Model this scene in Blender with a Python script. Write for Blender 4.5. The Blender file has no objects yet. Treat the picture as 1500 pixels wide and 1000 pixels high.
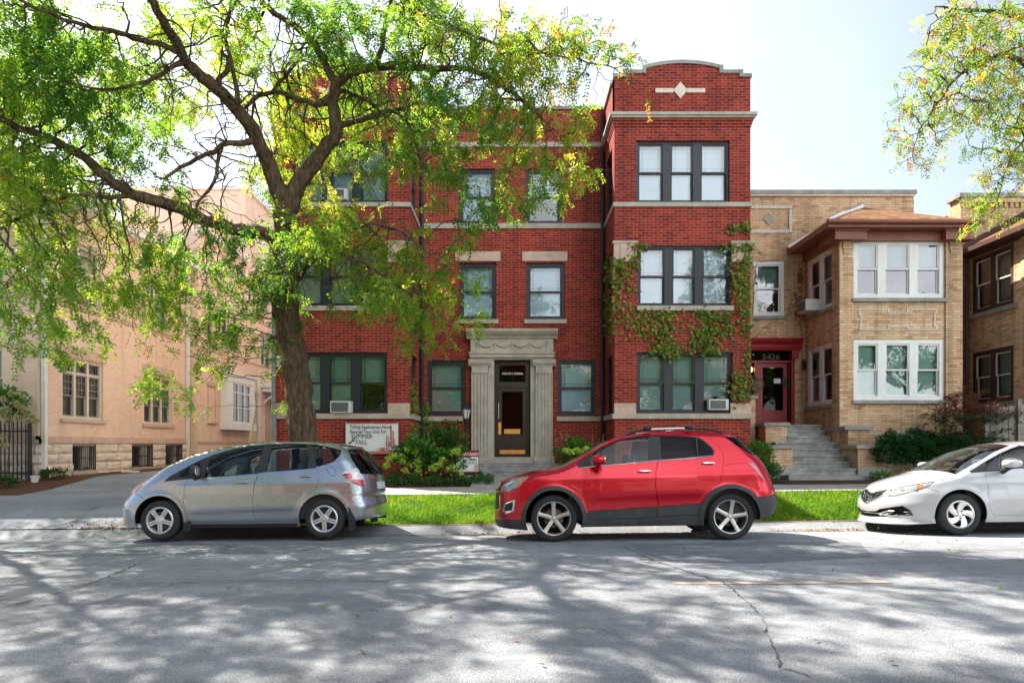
import bpy, bmesh, math, random
import numpy as np
from mathutils import Vector, Matrix
from mathutils.geometry import delaunay_2d_cdt
from mathutils.kdtree import KDTree

R = math.radians
random.seed(7)
RNG = np.random.default_rng(11)
COL = bpy.context.scene.collection
F = 960.0            # focal length in photo pixels
EYE = 1.42

def W(px, py, D):
    """photo pixel at depth D -> world point (used while laying out the place)"""
    return ((px - 750.0) * D / F, D, EYE + (650.0 - py) * D / F)
def WX(px, D): return (px - 750.0) * D / F
def WZ(py, D): return EYE + (650.0 - py) * D / F

# ------------------------------------------------------------------ objects
def tag(o, label=None, cat=None, group=None, kind=None):
    if label: o['label'] = label
    if cat: o['category'] = cat
    if group: o['group'] = group
    if kind: o['kind'] = kind
    return o

def thing(name, label, cat, loc=(0, 0, 0), group=None):
    o = bpy.data.objects.new(name, None)
    o.empty_display_size = 0.2
    o.location = loc
    COL.objects.link(o)
    return tag(o, label, cat, group)

def link(name, me, parent=None):
    o = bpy.data.objects.new(name, me)
    COL.objects.link(o)
    if parent is not None:
        o.parent = parent
        # meshes are written in world coordinates: cancel the ancestors' offsets
        off = Vector((0, 0, 0)); p = parent
        while p is not None:
            off += p.location; p = p.parent
        o.location = -off
    return o

class Fr:
    """facade frame: u to the right, v up, w outwards"""
    def __init__(s, O, Rv, N):
        s.O = Vector(O); s.R = Vector(Rv); s.N = Vector(N); s.Z = Vector((0, 0, 1))
    def __call__(s, u, v, w):
        p = s.O + s.R * u + s.Z * v + s.N * w
        return (p.x, p.y, p.z)
def front(y): return Fr((0, y, 0), (1, 0, 0), (0, -1, 0))      # faces the street, u = world x
def east(x): return Fr((x, 0, 0), (0, 1, 0), (1, 0, 0))        # faces +x, u = world y
def west(x): return Fr((x, 0, 0), (0, -1, 0), (-1, 0, 0))      # faces -x, u = -world y

class MB:
    def __init__(s, fr=None):
        s.v = []; s.f = []; s.m = []; s.fr = fr
    def P(s, a, b, c):
        return s.fr(a, b, c) if s.fr else (a, b, c)
    def add(s, vs, fs, mat=0, raw=False):
        n = len(s.v)
        s.v += [tuple(p) if raw else s.P(*p) for p in vs]
        for f in fs:
            s.f.append(tuple(i + n for i in f)); s.m.append(mat)
    def box(s, a0, a1, b0, b1, c0, c1, mat=0):
        vs = [(a0, b0, c0), (a1, b0, c0), (a1, b1, c0), (a0, b1, c0), (a0, b0, c1), (a1, b0, c1), (a1, b1, c1), (a0, b1, c1)]
        s.add(vs, [(3, 2, 1, 0), (4, 5, 6, 7), (0, 1, 5, 4), (1, 2, 6, 5), (2, 3, 7, 6), (3, 0, 4, 7)], mat)
    def quad(s, p0, p1, p2, p3, mat=0):
        s.add([p0, p1, p2, p3], [(0, 1, 2, 3)], mat)
    def poly(s, pts, mat=0):
        s.add(pts, [tuple(range(len(pts)))], mat)
    def prism(s, pts, c0, c1, mat=0):
        """polygon in (a, b) extruded along c"""
        n = len(pts)
        vs = [(p[0], p[1], c0) for p in pts] + [(p[0], p[1], c1) for p in pts]
        fs = [tuple(range(n - 1, -1, -1)), tuple(range(n, 2 * n))]
        fs += [(i, (i + 1) % n, n + (i + 1) % n, n + i) for i in range(n)]
        s.add(vs, fs, mat)
    def profile(s, a0, a1, prof, mat=0, ends=True):
        """moulding: profile [(b, c)...] swept along a"""
        n = len(prof)
        vs = [(a0, b, c) for b, c in prof] + [(a1, b, c) for b, c in prof]
        fs = [(i, i + 1, n + i + 1, n + i) for i in range(n - 1)]
        if ends: fs += [tuple(range(n - 1, -1, -1)), tuple(range(n, 2 * n))]
        s.add(vs, fs, mat)
    def tube(s, pts, rad, n=8, mat=0, cap=True):
        pts = [Vector(p) for p in pts]
        if not hasattr(rad, '__len__'): rad = [rad] * len(pts)
        rings = []; up = Vector((0.13, 0.31, 0.94))
        base = len(s.v)
        for i, p in enumerate(pts):
            d = (pts[min(i + 1, len(pts) - 1)] - pts[max(i - 1, 0)]).normalized()
            a = d.cross(up)
            if a.length < 1e-3: a = d.cross(Vector((1, 0, 0)))
            a.normalize(); b = d.cross(a)
            for k in range(n):
                t = 2 * math.pi * k / n
                q = p + a * (math.cos(t) * rad[i]) + b * (math.sin(t) * rad[i])
                s.v.append(s.P(*q))
        for i in range(len(pts) - 1):
            for k in range(n):
                k2 = (k + 1) % n
                s.f.append((base + i * n + k, base + i * n + k2, base + (i + 1) * n + k2, base + (i + 1) * n + k)); s.m.append(mat)
        if cap:
            s.f.append(tuple(base + k for k in range(n - 1, -1, -1))); s.m.append(mat)
            e = base + (len(pts) - 1) * n
            s.f.append(tuple(e + k for k in range(n))); s.m.append(mat)
    def lathe(s, prof, O, n=24, mat=0, axis='z'):
        """profile [(r, h)...] turned about an axis through O"""
        base = len(s.v)
        for r, h in prof:
            for k in range(n):
                t = 2 * math.pi * k / n
                c, d = r * math.cos(t), r * math.sin(t)
                q = {'z': (c, d, h), 'y': (c, h, d), 'x': (h, c, d)}[axis]
                s.v.append(s.P(O[0] + q[0], O[1] + q[1], O[2] + q[2]))
        for i in range(len(prof) - 1):
            for k in range(n):
                k2 = (k + 1) % n
                s.f.append((base + i * n + k, base + i * n + k2, base + (i + 1) * n + k2, base + (i + 1) * n + k)); s.m.append(mat)
    def blob(s, O, r, n=10, m=8, p=2.0, mat=0):
        """super-ellipsoid"""
        base = len(s.v)
        def sp(v, e): return math.copysign(abs(v) ** e, v)
        e = 2.0 / p
        for i in range(m + 1):
            a = -math.pi / 2 + math.pi * i / m
            for k in range(n):
                t = 2 * math.pi * k / n
                s.v.append(s.P(O[0] + r[0] * sp(math.cos(a), e) * sp(math.cos(t), e),
                               O[1] + r[1] * sp(math.cos(a), e) * sp(math.sin(t), e), O[2] + r[2] * sp(math.sin(a), e)))
        for i in range(m):
            for k in range(n):
                k2 = (k + 1) % n
                s.f.append((base + i * n + k, base + i * n + k2, base + (i + 1) * n + k2, base + (i + 1) * n + k)); s.m.append(mat)
    def clusters(s, tol=0.006):
        """groups of faces that touch: separate pieces become separate parts"""
        n = len(s.v); par = list(range(n))
        def find(i):
            while par[i] != i: par[i] = par[par[i]]; i = par[i]
            return i
        for f in s.f:
            a = find(f[0])
            for i in f[1:]: par[find(i)] = a
        comp = {}
        for fi, f in enumerate(s.f): comp.setdefault(find(f[0]), []).append(fi)
        items = list(comp.values()); bb = []
        V = np.array(s.v)
        for it in items:
            idx = [i for fi in it for i in s.f[fi]]; bb.append((V[idx].min(0) - tol, V[idx].max(0) + tol))
        p2 = list(range(len(items)))
        def f2(i):
            while p2[i] != i: p2[i] = p2[p2[i]]; i = p2[i]
            return i
        for i in range(len(items)):
            for j in range(i):
                if np.all(bb[i][0] <= bb[j][1]) and np.all(bb[j][0] <= bb[i][1]): p2[f2(i)] = f2(j)
        g = {}
        for i in range(len(items)): g.setdefault(f2(i), []).extend(items[i])
        return list(g.values())
    def split(s, name, mats, parent=None, smooth=None):
        for cl in s.clusters():
            m = MB(); mp = {}
            for fi in cl:
                f = []
                for i in s.f[fi]:
                    if i not in mp: mp[i] = len(m.v); m.v.append(s.v[i])
                    f.append(mp[i])
                m.f.append(tuple(f)); m.m.append(s.m[fi])
            o = m.build(name, mats, parent, smooth)
        return o
    def build(s, name, mats, parent=None, smooth=None, recalc=False):
        me = bpy.data.meshes.new(name)
        me.from_pydata(s.v, [], s.f)
        if not isinstance(mats, (list, tuple)): mats = [mats]
        for m in mats: me.materials.append(m)
        if len(mats) > 1: me.polygons.foreach_set('material_index', s.m)
        if recalc:
            bm = bmesh.new(); bm.from_mesh(me)
            bmesh.ops.remove_doubles(bm, verts=bm.verts, dist=1e-5)
            bmesh.ops.recalc_face_normals(bm, faces=bm.faces)
            bm.to_mesh(me); bm.free()
        if smooth is not None:
            me.polygons.foreach_set('use_smooth', [True] * len(me.polygons))
            me.set_sharp_from_angle(angle=R(smooth))
        me.update()
        return link(name, me, parent)

def np_mesh(name, verts, faces, mat, parent=None, rnd=None, smooth=False):
    """fast mesh from arrays; faces is (n, k)"""
    me = bpy.data.meshes.new(name)
    verts = np.ascontiguousarray(verts, dtype=np.float32); faces = np.ascontiguousarray(faces, dtype=np.int32)
    n, k = faces.shape
    me.vertices.add(len(verts)); me.vertices.foreach_set('co', verts.ravel())
    me.loops.add(n * k); me.loops.foreach_set('vertex_index', faces.ravel())
    me.polygons.add(n); me.polygons.foreach_set('loop_start', np.arange(0, n * k, k, dtype=np.int32))
    me.update(calc_edges=True)
    for m in (mat if isinstance(mat, (list, tuple)) else [mat]): me.materials.append(m)
    if rnd is not None:
        a = me.attributes.new('rnd', 'FLOAT', 'FACE'); a.data.foreach_set('value', np.ascontiguousarray(rnd, dtype=np.float32))
    if smooth: me.polygons.foreach_set('use_smooth', [True] * n)
    me.validate()
    return link(name, me, parent)

def text_mb(mb, body, size, u, v, w, mat=0, align='LEFT', sx=1.0, bold=0.0, gap=1.0):
    cu = bpy.data.curves.new('lettering', 'FONT'); cu.body = body; cu.size = size; cu.align_x = align; cu.offset = bold; cu.space_character = gap
    cu.resolution_u = 3
    ob = bpy.data.objects.new('lettering', cu); COL.objects.link(ob)
    dg = bpy.context.evaluated_depsgraph_get()
    me = bpy.data.meshes.new_from_object(ob.evaluated_get(dg))
    vs = [(u + p.co.x * sx, v + p.co.y, w) for p in me.vertices]
    mb.add(vs, [tuple(p.vertices) for p in me.polygons], mat)
    bpy.data.objects.remove(ob); bpy.data.curves.remove(cu); bpy.data.meshes.remove(me)

# ------------------------------------------------------------------ materials
def lin(r, g, b):
    f = lambda c: (c / 255 / 12.92) if c / 255 <= 0.04045 else ((c / 255 + 0.055) / 1.055) ** 2.4
    return (f(r), f(g), f(b), 1.0)
def c4(c): return (c[0], c[1], c[2], 1.0)

class NT:
    def __init__(s, name):
        s.mat = bpy.data.materials.new(name); s.mat.use_nodes = True
        s.t = s.mat.node_tree; s.t.nodes.clear()
        s.out = s.n('ShaderNodeOutputMaterial')
    def n(s, typ, **kw):
        nd = s.t.nodes.new(typ)
        for k, v in kw.items(): setattr(nd, k, v)
        return nd
    def l(s, a, b): s.t.links.new(a, b)
    def val(s, sock, v):
        if isinstance(v, bpy.types.NodeSocket): s.l(v, sock)
        else: sock.default_value = v
    def math(s, op, a, b=None, c=None, clamp=False):
        nd = s.n('ShaderNodeMath', operation=op, use_clamp=clamp)
        s.val(nd.inputs[0], a)
        if b is not None: s.val(nd.inputs[1], b)
        if c is not None: s.val(nd.inputs[2], c)
        return nd.outputs[0]
    def noise(s, vec, scale, detail=4, rough=0.55):
        nd = s.n('ShaderNodeTexNoise'); nd.inputs['Scale'].default_value = scale
        nd.inputs['Detail'].default_value = detail; nd.inputs['Roughness'].default_value = rough
        s.l(vec, nd.inputs['Vector']); return nd
    def ramp(s, fac, stops):
        nd = s.n('ShaderNodeValToRGB'); cr = nd.color_ramp
        while len(cr.elements) < len(stops): cr.elements.new(0.5)
        for e, (p, c) in zip(cr.elements, stops): e.position = p; e.color = c4(c)
        s.l(fac, nd.inputs[0]); return nd.outputs[0]
    def mix(s, fac, a, b, mode='MIX'):
        nd = s.n('ShaderNodeMix', data_type='RGBA', blend_type=mode)
        s.val(nd.inputs['Factor'], fac); s.val(nd.inputs['A'] if False else nd.inputs[6], a); s.val(nd.inputs[7], b)
        return nd.outputs[2]
    def bump(s, h, strength=0.5, dist=0.01):
        nd = s.n('ShaderNodeBump'); nd.inputs['Strength'].default_value = strength; nd.inputs['Distance'].default_value = dist
        s.l(h, nd.inputs['Height']); return nd.outputs[0]
    def bsdf(s, color, rough=0.6, metal=0.0, normal=None, spec=0.5, **kw):
        nd = s.n('ShaderNodeBsdfPrincipled')
        s.val(nd.inputs['Base Color'], color); s.val(nd.inputs['Roughness'], rough); s.val(nd.inputs['Metallic'], metal)
        s.val(nd.inputs['Specular IOR Level'], spec)
        for k, v in kw.items(): s.val(nd.inputs[k.replace('_', ' ')], v)
        if normal is not None: s.l(normal, nd.inputs['Normal'])
        return nd.outputs[0]
    def finish(s, shader):
        s.l(shader, s.out.inputs['Surface']); return s.mat

def plain(name, color, rough=0.6, metal=0.0, spec=0.5, var=0.12, nscale=6.0, bump=0.0, bscale=60.0, dirt=0.0, obj=False, **kw):
    """painted / stone / plastic surface with uneven tone and a little relief"""
    t = NT(name)
    if obj: vec = t.n('ShaderNodeTexCoord').outputs['Object']
    else: vec = t.n('ShaderNodeNewGeometry').outputs['Position']
    col = c4(color)
    n1 = t.noise(vec, nscale, 5, 0.6)
    lo = tuple(c * (1 - var) for c in color[:3]); hi = tuple(min(1, c * (1 + var)) for c in color[:3])
    col = t.ramp(n1.outputs[0], [(0.3, lo), (0.7, hi)])
    if dirt:
        n2 = t.noise(vec, 1.7, 6, 0.7)
        f = t.ramp(n2.outputs[0], [(0.42, (0, 0, 0)), (0.75, (dirt, dirt, dirt))])
        col = t.mix(f, col, c4(tuple(c * 0.45 for c in color[:3])))
    nrm = None
    if bump:
        nb = t.noise(vec, bscale, 3, 0.6); nrm = t.bump(nb.outputs[0], bump, 0.01)
    return t.finish(t.bsdf(col, rough, metal, nrm, spec, **kw))

def brick(name, cols, mortar, bw=0.215, rh=0.072, ms=0.0065, stain=0.25, dark=None, rough=0.85, bumpd=0.012):
    t = NT(name)
    geo = t.n('ShaderNodeNewGeometry')
    sp = t.n('ShaderNodeSeparateXYZ'); t.l(geo.outputs['Position'], sp.inputs[0])
    sn = t.n('ShaderNodeSeparateXYZ'); t.l(geo.outputs['True Normal'], sn.inputs[0])
    side = t.math('GREATER_THAN', t.math('ABSOLUTE', sn.outputs[0]), 0.6)
    u = t.math('ADD', t.math('MULTIPLY', sp.outputs[0], t.math('SUBTRACT', 1.0, side)), t.math('MULTIPLY', sp.outputs[1], side))
    cv = t.n('ShaderNodeCombineXYZ'); t.l(u, cv.inputs[0]); t.l(sp.outputs[2], cv.inputs[1])
    # slightly wandering courses
    wob = t.noise(geo.outputs['Position'], 2.3, 2)
    bt = t.n('ShaderNodeTexBrick'); bt.offset = 0.5; bt.squash = 1.0
    va = t.n('ShaderNodeVectorMath', operation='MULTIPLY_ADD'); t.l(wob.outputs['Color'], va.inputs[0])
    va.inputs[1].default_value = (0.008, 0.008, 0); t.l(cv.outputs[0], va.inputs[2])
    t.l(va.outputs[0], bt.inputs['Vector'])
    bt.inputs['Scale'].default_value = 1.0; bt.inputs['Brick Width'].default_value = bw; bt.inputs['Row Height'].default_value = rh
    bt.inputs['Mortar Size'].default_value = ms; bt.inputs['Mortar Smooth'].default_value = 0.15; bt.inputs['Bias'].default_value = 0.0
    bt.inputs['Color1'].default_value = (0, 0, 0, 1); bt.inputs['Color2'].default_value = (1, 1, 1, 1); bt.inputs['Mortar'].default_value = (0.5, 0.5, 0.5, 1)
    n = len(cols)
    bc = t.ramp(bt.outputs['Color'], [(0.02 + 0.96 * i / (n - 1), c) for i, c in enumerate(cols)])
    fine = t.noise(geo.outputs['Position'], 45, 4, 0.65)
    bc = t.mix(1.0, bc, t.ramp(fine.outputs[0], [(0.25, (0.72, 0.70, 0.70)), (0.75, (1.0, 1.0, 1.0))]), 'MULTIPLY')
    mc = t.mix(0.5, c4(mortar), t.ramp(fine.outputs[0], [(0.3, tuple(m * 0.6 for m in mortar)), (0.7, mortar)]))
    col = t.mix(bt.outputs['Fac'], bc, mc)
    st = t.noise(geo.outputs['Position'], 0.55, 6, 0.65)
    col = t.mix(1.0, col, t.ramp(st.outputs[0], [(0.3, (1 - stain, 1 - stain, 1 - stain)), (0.7, (1.0, 1.0, 1.0))]), 'MULTIPLY')
    mpz = t.n('ShaderNodeMapping'); mpz.inputs['Scale'].default_value = (3.2, 3.2, 0.22); t.l(geo.outputs['Position'], mpz.inputs['Vector'])
    sk = t.noise(mpz.outputs[0], 1.0, 5, 0.6)
    col = t.mix(1.0, col, t.ramp(sk.outputs[0], [(0.32, (1 - stain * .9, 1 - stain * .95, 1 - stain)), (0.52, (1.0, 1.0, 1.0))]), 'MULTIPLY')
    h = t.math('ADD', t.math('MULTIPLY', t.math('SUBTRACT', 1.0, bt.outputs['Fac']), 1.0), t.math('MULTIPLY', fine.outputs[0], 0.35))
    return t.finish(t.bsdf(col, rough, 0, t.bump(h, 0.75, bumpd), 0.25))

def glass(name, tint=(0.75, 0.85, 0.85), refl=0.25, wav=0.35, scale=1.6, rough=0.0, ior=1.5):
    """window glass: see-through plus a sky / street reflection that wobbles a little"""
    t = NT(name)
    geo = t.n('ShaderNodeNewGeometry')
    nz = t.noise(geo.outputs['Position'], scale, 2, 0.5)
    nrm = t.bump(nz.outputs[0], wav, 0.02) if wav else None
    gl = t.n('ShaderNodeBsdfGlossy'); gl.inputs['Roughness'].default_value = rough; gl.inputs['Color'].default_value = (1, 1, 1, 1)
    if nrm: t.l(nrm, gl.inputs['Normal'])
    tr = t.n('ShaderNodeBsdfTransparent'); tr.inputs['Color'].default_value = c4(tint)
    fr = t.n('ShaderNodeFresnel'); fr.inputs['IOR'].default_value = ior
    f = t.math('ADD', t.math('MULTIPLY', fr.outputs[0], 1.0 - refl), refl, clamp=True)
    mx = t.n('ShaderNodeMixShader'); t.l(f, mx.inputs[0]); t.l(tr.outputs[0], mx.inputs[1]); t.l(gl.outputs[0], mx.inputs[2])
    return t.finish(mx.outputs[0])

def leaf_mat(name, stops, trans=0.55, rough=0.45, tcol=None, spec=0.3):
    t = NT(name)
    at = t.n('ShaderNodeAttribute', attribute_name='rnd')
    col = t.ramp(at.outputs['Fac'], stops)
    d = t.n('ShaderNodeBsdfPrincipled'); t.l(col, d.inputs['Base Color']); d.inputs['Roughness'].default_value = rough
    d.inputs['Specular IOR Level'].default_value = spec
    tr = t.n('ShaderNodeBsdfTranslucent')
    if tcol: t.l(t.ramp(at.outputs['Fac'], tcol), tr.inputs['Color'])
    else: t.l(col, tr.inputs['Color'])
    mx = t.n('ShaderNodeMixShader'); mx.inputs[0].default_value = trans
    t.l(d.outputs[0], mx.inputs[1]); t.l(tr.outputs[0], mx.inputs[2])
    return t.finish(mx.outputs[0])

def leaf_cloud(P, D, N, L, Wd, fold=0.15):
    """diamond leaves: base P, direction D, face normal N, length L, width Wd -> verts, quads"""
    n = len(P)
    D = D / np.linalg.norm(D, axis=1, keepdims=True)
    S = np.cross(D, N); S /= (np.linalg.norm(S, axis=1, keepdims=True) + 1e-9)
    Nn = np.cross(S, D)
    L = np.broadcast_to(np.asarray(L, dtype=float).reshape(-1, 1), (n, 1)); Wd = np.broadcast_to(np.asarray(Wd, dtype=float).reshape(-1, 1), (n, 1))
    v = np.empty((n, 4, 3))
    v[:, 0] = P; v[:, 2] = P + D * L
    m = P + D * L * 0.45
    v[:, 1] = m + S * Wd * 0.5 + Nn * L * fold; v[:, 3] = m - S * Wd * 0.5 + Nn * L * fold
    f = np.arange(n * 4).reshape(n, 4)
    return v.reshape(-1, 3), f
def rand_dirs(n, rng=RNG):
    a = rng.normal(size=(n, 3)); return a / np.linalg.norm(a, axis=1, keepdims=True)
# ================================================================== materials of the setting
def asphalt_mat(name, base=(0.37, 0.39, 0.42), patchy=0.22):
    t = NT(name)
    pos = t.n('ShaderNodeNewGeometry').outputs['Position']
    big = t.noise(pos, 0.45, 5, 0.6); mid = t.noise(pos, 3.5, 5, 0.65); fine = t.noise(pos, 95, 3, 0.7)
    vor = t.n('ShaderNodeTexVoronoi'); vor.inputs['Scale'].default_value = 120; t.l(pos, vor.inputs['Vector'])
    c = t.ramp(big.outputs[0], [(0.3, tuple(b * (1 - patchy) for b in base)), (0.7, tuple(b * (1 + patchy * 0.6) for b in base))])
    c = t.mix(0.35, c, t.ramp(mid.outputs[0], [(0.3, (0.3, 0.3, 0.3)), (0.7, (0.72, 0.72, 0.72))]), 'OVERLAY')
    c = t.mix(0.5, c, t.ramp(fine.outputs[0], [(0.3, (0.16, 0.16, 0.17)), (0.72, (0.86, 0.85, 0.83))]), 'OVERLAY')
    c = t.mix(0.45, c, t.ramp(vor.outputs['Color'], [(0.1, (0.3, 0.3, 0.31)), (0.9, (0.75, 0.74, 0.72))]), 'OVERLAY')
    mp = t.n('ShaderNodeMapping'); mp.inputs['Scale'].default_value = (0.10, 1.5, 1.0); t.l(pos, mp.inputs['Vector'])
    trk = t.noise(mp.outputs[0], 1.0, 4, 0.6)
    c = t.mix(1.0, c, t.ramp(trk.outputs[0], [(0.35, (0.74, 0.74, 0.75)), (0.6, (1.0, 1.0, 1.0))]), 'MULTIPLY')
    oil = t.noise(pos, 1.3, 5, 0.7)
    c = t.mix(1.0, c, t.ramp(oil.outputs[0], [(0.27, (0.55, 0.55, 0.56)), (0.36, (1.0, 1.0, 1.0))]), 'MULTIPLY')
    h = t.math('ADD', fine.outputs[0], t.math('MULTIPLY', vor.outputs['Distance'], 0.8))
    return t.finish(t.bsdf(c, 0.9, 0, t.bump(h, 0.9, 0.012), 0.12))
M_ROAD = asphalt_mat('asphalt')
M_PATCH = asphalt_mat('asphalt patch', (0.25, 0.275, 0.305), 0.1)
M_DRIVE = asphalt_mat('driveway asphalt', (0.33, 0.355, 0.40), 0.15)
M_CONC = plain('concrete', (0.38, 0.365, 0.34), 0.9, var=0.18, nscale=2.5, bump=0.35, bscale=70, dirt=0.6, spec=0.2)
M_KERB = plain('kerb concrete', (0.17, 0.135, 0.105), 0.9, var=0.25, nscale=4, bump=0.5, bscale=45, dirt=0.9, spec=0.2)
M_STEP = plain('weathered step concrete', (0.34, 0.34, 0.32), 0.92, var=0.3, nscale=5, bump=0.6, bscale=30, dirt=1.0, spec=0.2)
M_SOIL = plain('soil', (0.075, 0.05, 0.035), 0.95, var=0.45, nscale=14, bump=0.8, bscale=40, spec=0.1)
M_MULCH = plain('mulch', (0.12, 0.06, 0.04), 0.95, var=0.6, nscale=30, bump=1.0, bscale=45, spec=0.1)
M_TURF = plain('turf', (0.06, 0.12, 0.02), 0.9, var=0.4, nscale=9, bump=0.6, bscale=60, spec=0.1)
M_CRACK = plain('crack', (0.11, 0.108, 0.105), 0.95, var=0.3, nscale=30, spec=0.05)
M_PAINT = plain('worn yellow paint', (0.46, 0.36, 0.26), 0.85, var=0.35, nscale=8, bump=0.4, bscale=90, dirt=0.5)

# ================================================================== ground
ZP_Y = [-60, -3, -1, 1.2, 1.38, 1.4, 4, 6.3, 8, 9.5, 10.6, 11.3, 11.31, 11.46, 13.2, 14.8, 17, 24, 60, 300]
ZP_Z = [0.5, 0.45, 0.42, 0.10, 0.08, -0.08, 0.03, 0.06, 0.04, 0.0, -0.06, -0.12, 0.02, 0.02, 0.40, 0.44, 0.56, 0.62, 0.7, 0.9]
def zg(x, y):
    x = np.asarray(x, dtype=float); y = np.asarray(y, dtype=float)
    return np.interp(y, ZP_Y, ZP_Z) + 0.010 * np.clip(x, -40, 40) * np.clip((17 - y) / 3, 0, 1)
def sheet(name, xs, ys, mat, dz=0.0, kind='structure', zf=None, parent=None):
    X, Y = np.meshgrid(xs, ys); Z = (zf or zg)(X, Y) + dz
    v = np.stack([X, Y, Z], -1).reshape(-1, 3)
    nx = len(xs); i, j = np.meshgrid(np.arange(nx - 1), np.arange(len(ys) - 1))
    a = (j * nx + i).ravel()
    f = np.stack([a, a + 1, a + nx + 1, a + nx], -1)
    o = np_mesh(name, v, f, mat, parent, smooth=True)
    if kind: o['kind'] = kind
    return o
def strip_poly(name, pts, mat, dz, kind='structure', sub=0.25):
    """flat polygon draped over the ground (triangulated, follows the slope)"""
    P = []
    for (x0, y0), (x1, y1) in zip(pts, pts[1:] + pts[:1]):
        n = max(1, int(math.hypot(x1 - x0, y1 - y0) / sub))
        P += [(x0 + (x1 - x0) * k / n, y0 + (y1 - y0) * k / n) for k in range(n)]
    xs = [p[0] for p in pts]; ys = [p[1] for p in pts]
    inner = [(x, y) for x in np.arange(min(xs), max(xs), sub * 2) for y in np.arange(min(ys), max(ys), sub)]
    n = len(P)
    r = delaunay_2d_cdt([Vector(p) for p in P + inner], [], [list(range(n))], 1, 1e-4)
    co = np.array([(v.x, v.y) for v in r[0]])
    z = zg(co[:, 0], co[:, 1]) + dz
    mb = MB(); mb.add([(co[i, 0], co[i, 1], z[i]) for i in range(len(co))], [tuple(f) for f in r[2]])
    o = mb.build(name, mat, smooth=60)
    if kind: o['kind'] = kind
    return o

far = [-220, -120, -60, -40, -28, -20]
xs_all = far + list(np.arange(-16, 17, 1.0)) + [20, 28, 40, 60, 120, 220]
GY = sorted(set(ZP_Y + [3, 5, 7.2, 9, 10, 10.9, 12, 12.6, 13.8, 15.5, 16.2, 18, 20, 30, 40, 100, 200]))
def zground(X, Y):
    z = zg(X, Y)
    return np.where((Y > 1.3) & (Y < 11.4), z - 0.06, np.where((Y > 11.4), z - 0.03, z - 0.02))
sheet('ground', xs_all, GY, M_SOIL, 0, zf=zground)
sheet('road', xs_all, [1.4, 2, 3, 4, 5, 6.3, 7.2, 8, 8.8, 9.5, 10, 10.6, 11, 11.32], M_ROAD, 0.0)
# near pavement behind the camera side
sheet('near_verge', xs_all, [-3.4, -1.6, 0, 1.2], M_TURF, 0.0)
sheet('near_pavement', xs_all, [-5.2, -3.4], M_CONC, 0.01)
def kerb(name, x0, x1, ya, yb, ztop, step=1.0, joints=3.05):
    xs = list(np.arange(x0, x1, step)) + [x1]
    mb = MB(); n = len(xs)
    prof = [(ya, -0.25), (ya + 0.015, ztop - 0.02), (ya + 0.04, ztop), (yb, ztop + 0.004), (yb, -0.25)]
    vs = []
    for x in xs:
        for y, z in prof:
            vs.append((x, y, z + (0.010 * max(-40, min(40, x)))))
    k = len(prof); fs = []
    for i in range(n - 1):
        for j in range(k - 1): fs.append((i * k + j, (i + 1) * k + j, (i + 1) * k + j + 1, i * k + j + 1))
    fs.append(tuple(range(k))); fs.append(tuple((n - 1) * k + j for j in range(k - 1, -1, -1)))
    mb.add(vs, fs)
    # joints between the cast lengths
    j0 = x0 + 1.4
    while j0 < x1 and x1 < 60:
        z = 0.010 * j0
        mb.box(j0 - 0.006, j0 + 0.006, ya - 0.002, ya + 0.06, -0.1 + z, ztop + 0.0045 + z, 1); j0 += joints
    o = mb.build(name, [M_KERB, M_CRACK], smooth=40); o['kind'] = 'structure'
KX0 = -5.0
kerb('kerb', KX0, 40, 11.3, 11.46, 0.035)
kerb('kerb', -40, -15.5, 11.3, 11.46, 0.035)
kerb('kerb', -40, 40, 1.24, 1.4, 0.09)
M_GUTTER = plain('gutter concrete', (0.165, 0.15, 0.135), 0.92, var=0.3, nscale=3, bump=0.5, bscale=60, dirt=0.9, spec=0.15)  # dirt, and darkened further to tone down the sunlit kerb edge
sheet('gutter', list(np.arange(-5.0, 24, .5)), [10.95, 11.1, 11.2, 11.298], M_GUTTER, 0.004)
# parkway lawn, pavement, yard
sheet('lawn', list(np.arange(-4.9, 24, 0.5)), [11.46, 11.7, 12, 12.3, 12.6, 12.9, 13.2], M_TURF, 0.0)
def slab_walk(name, x0, x1, y0, y1, mat, size=1.52):
    """cast slabs with open joints between them"""
    x = x0; mb = MB()
    while x < x1 - 0.01:
        xe = min(x + size, x1)
        g = 0.006; k = []
        for (a, b) in ((x + g, y0), (xe - g, y0), (xe - g, y1), (x + g, y1)):
            k.append((a, b, float(zg(a, b)) + 0.022 + RNG.uniform(-.003, .003)))
        mb.add(k + [(p[0], p[1], p[2] - 0.12) for p in k], [(0, 1, 2, 3), (0, 4, 5, 1), (1, 5, 6, 2), (2, 6, 7, 3), (3, 7, 4, 0)])
        x = xe
    o = mb.build(name, mat); o['kind'] = 'structure'
slab_walk('pavement', -6.0, 24, 13.2, 14.75, M_CONC)
strip_poly('driveway', [(-15.5, 11.33), (-5.0, 11.33), (-5.6, 12.3), (-6.02, 13.2), (-6.02, 14.8), (-6.75, 15.4), (-6.75, 60), (-10.85, 60), (-10.85, 17.5), (-10.5, 14.9), (-10.5, 13.9), (-16, 13.8)], M_DRIVE, 0.015, sub=0.35)
strip_poly('mulch_bed', [(-10.52, 13.92), (-10.52, 14.9), (-10.87, 17.5), (-10.87, 40), (-12.2, 40), (-12.2, 16.4), (-18, 16.4), (-18, 13.85)], M_MULCH, 0.01, sub=0.3)
# front walks
slab_walk('entrance_walk', -0.95, 1.15, 14.77, 16.95, M_CONC, 1.05)
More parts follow.
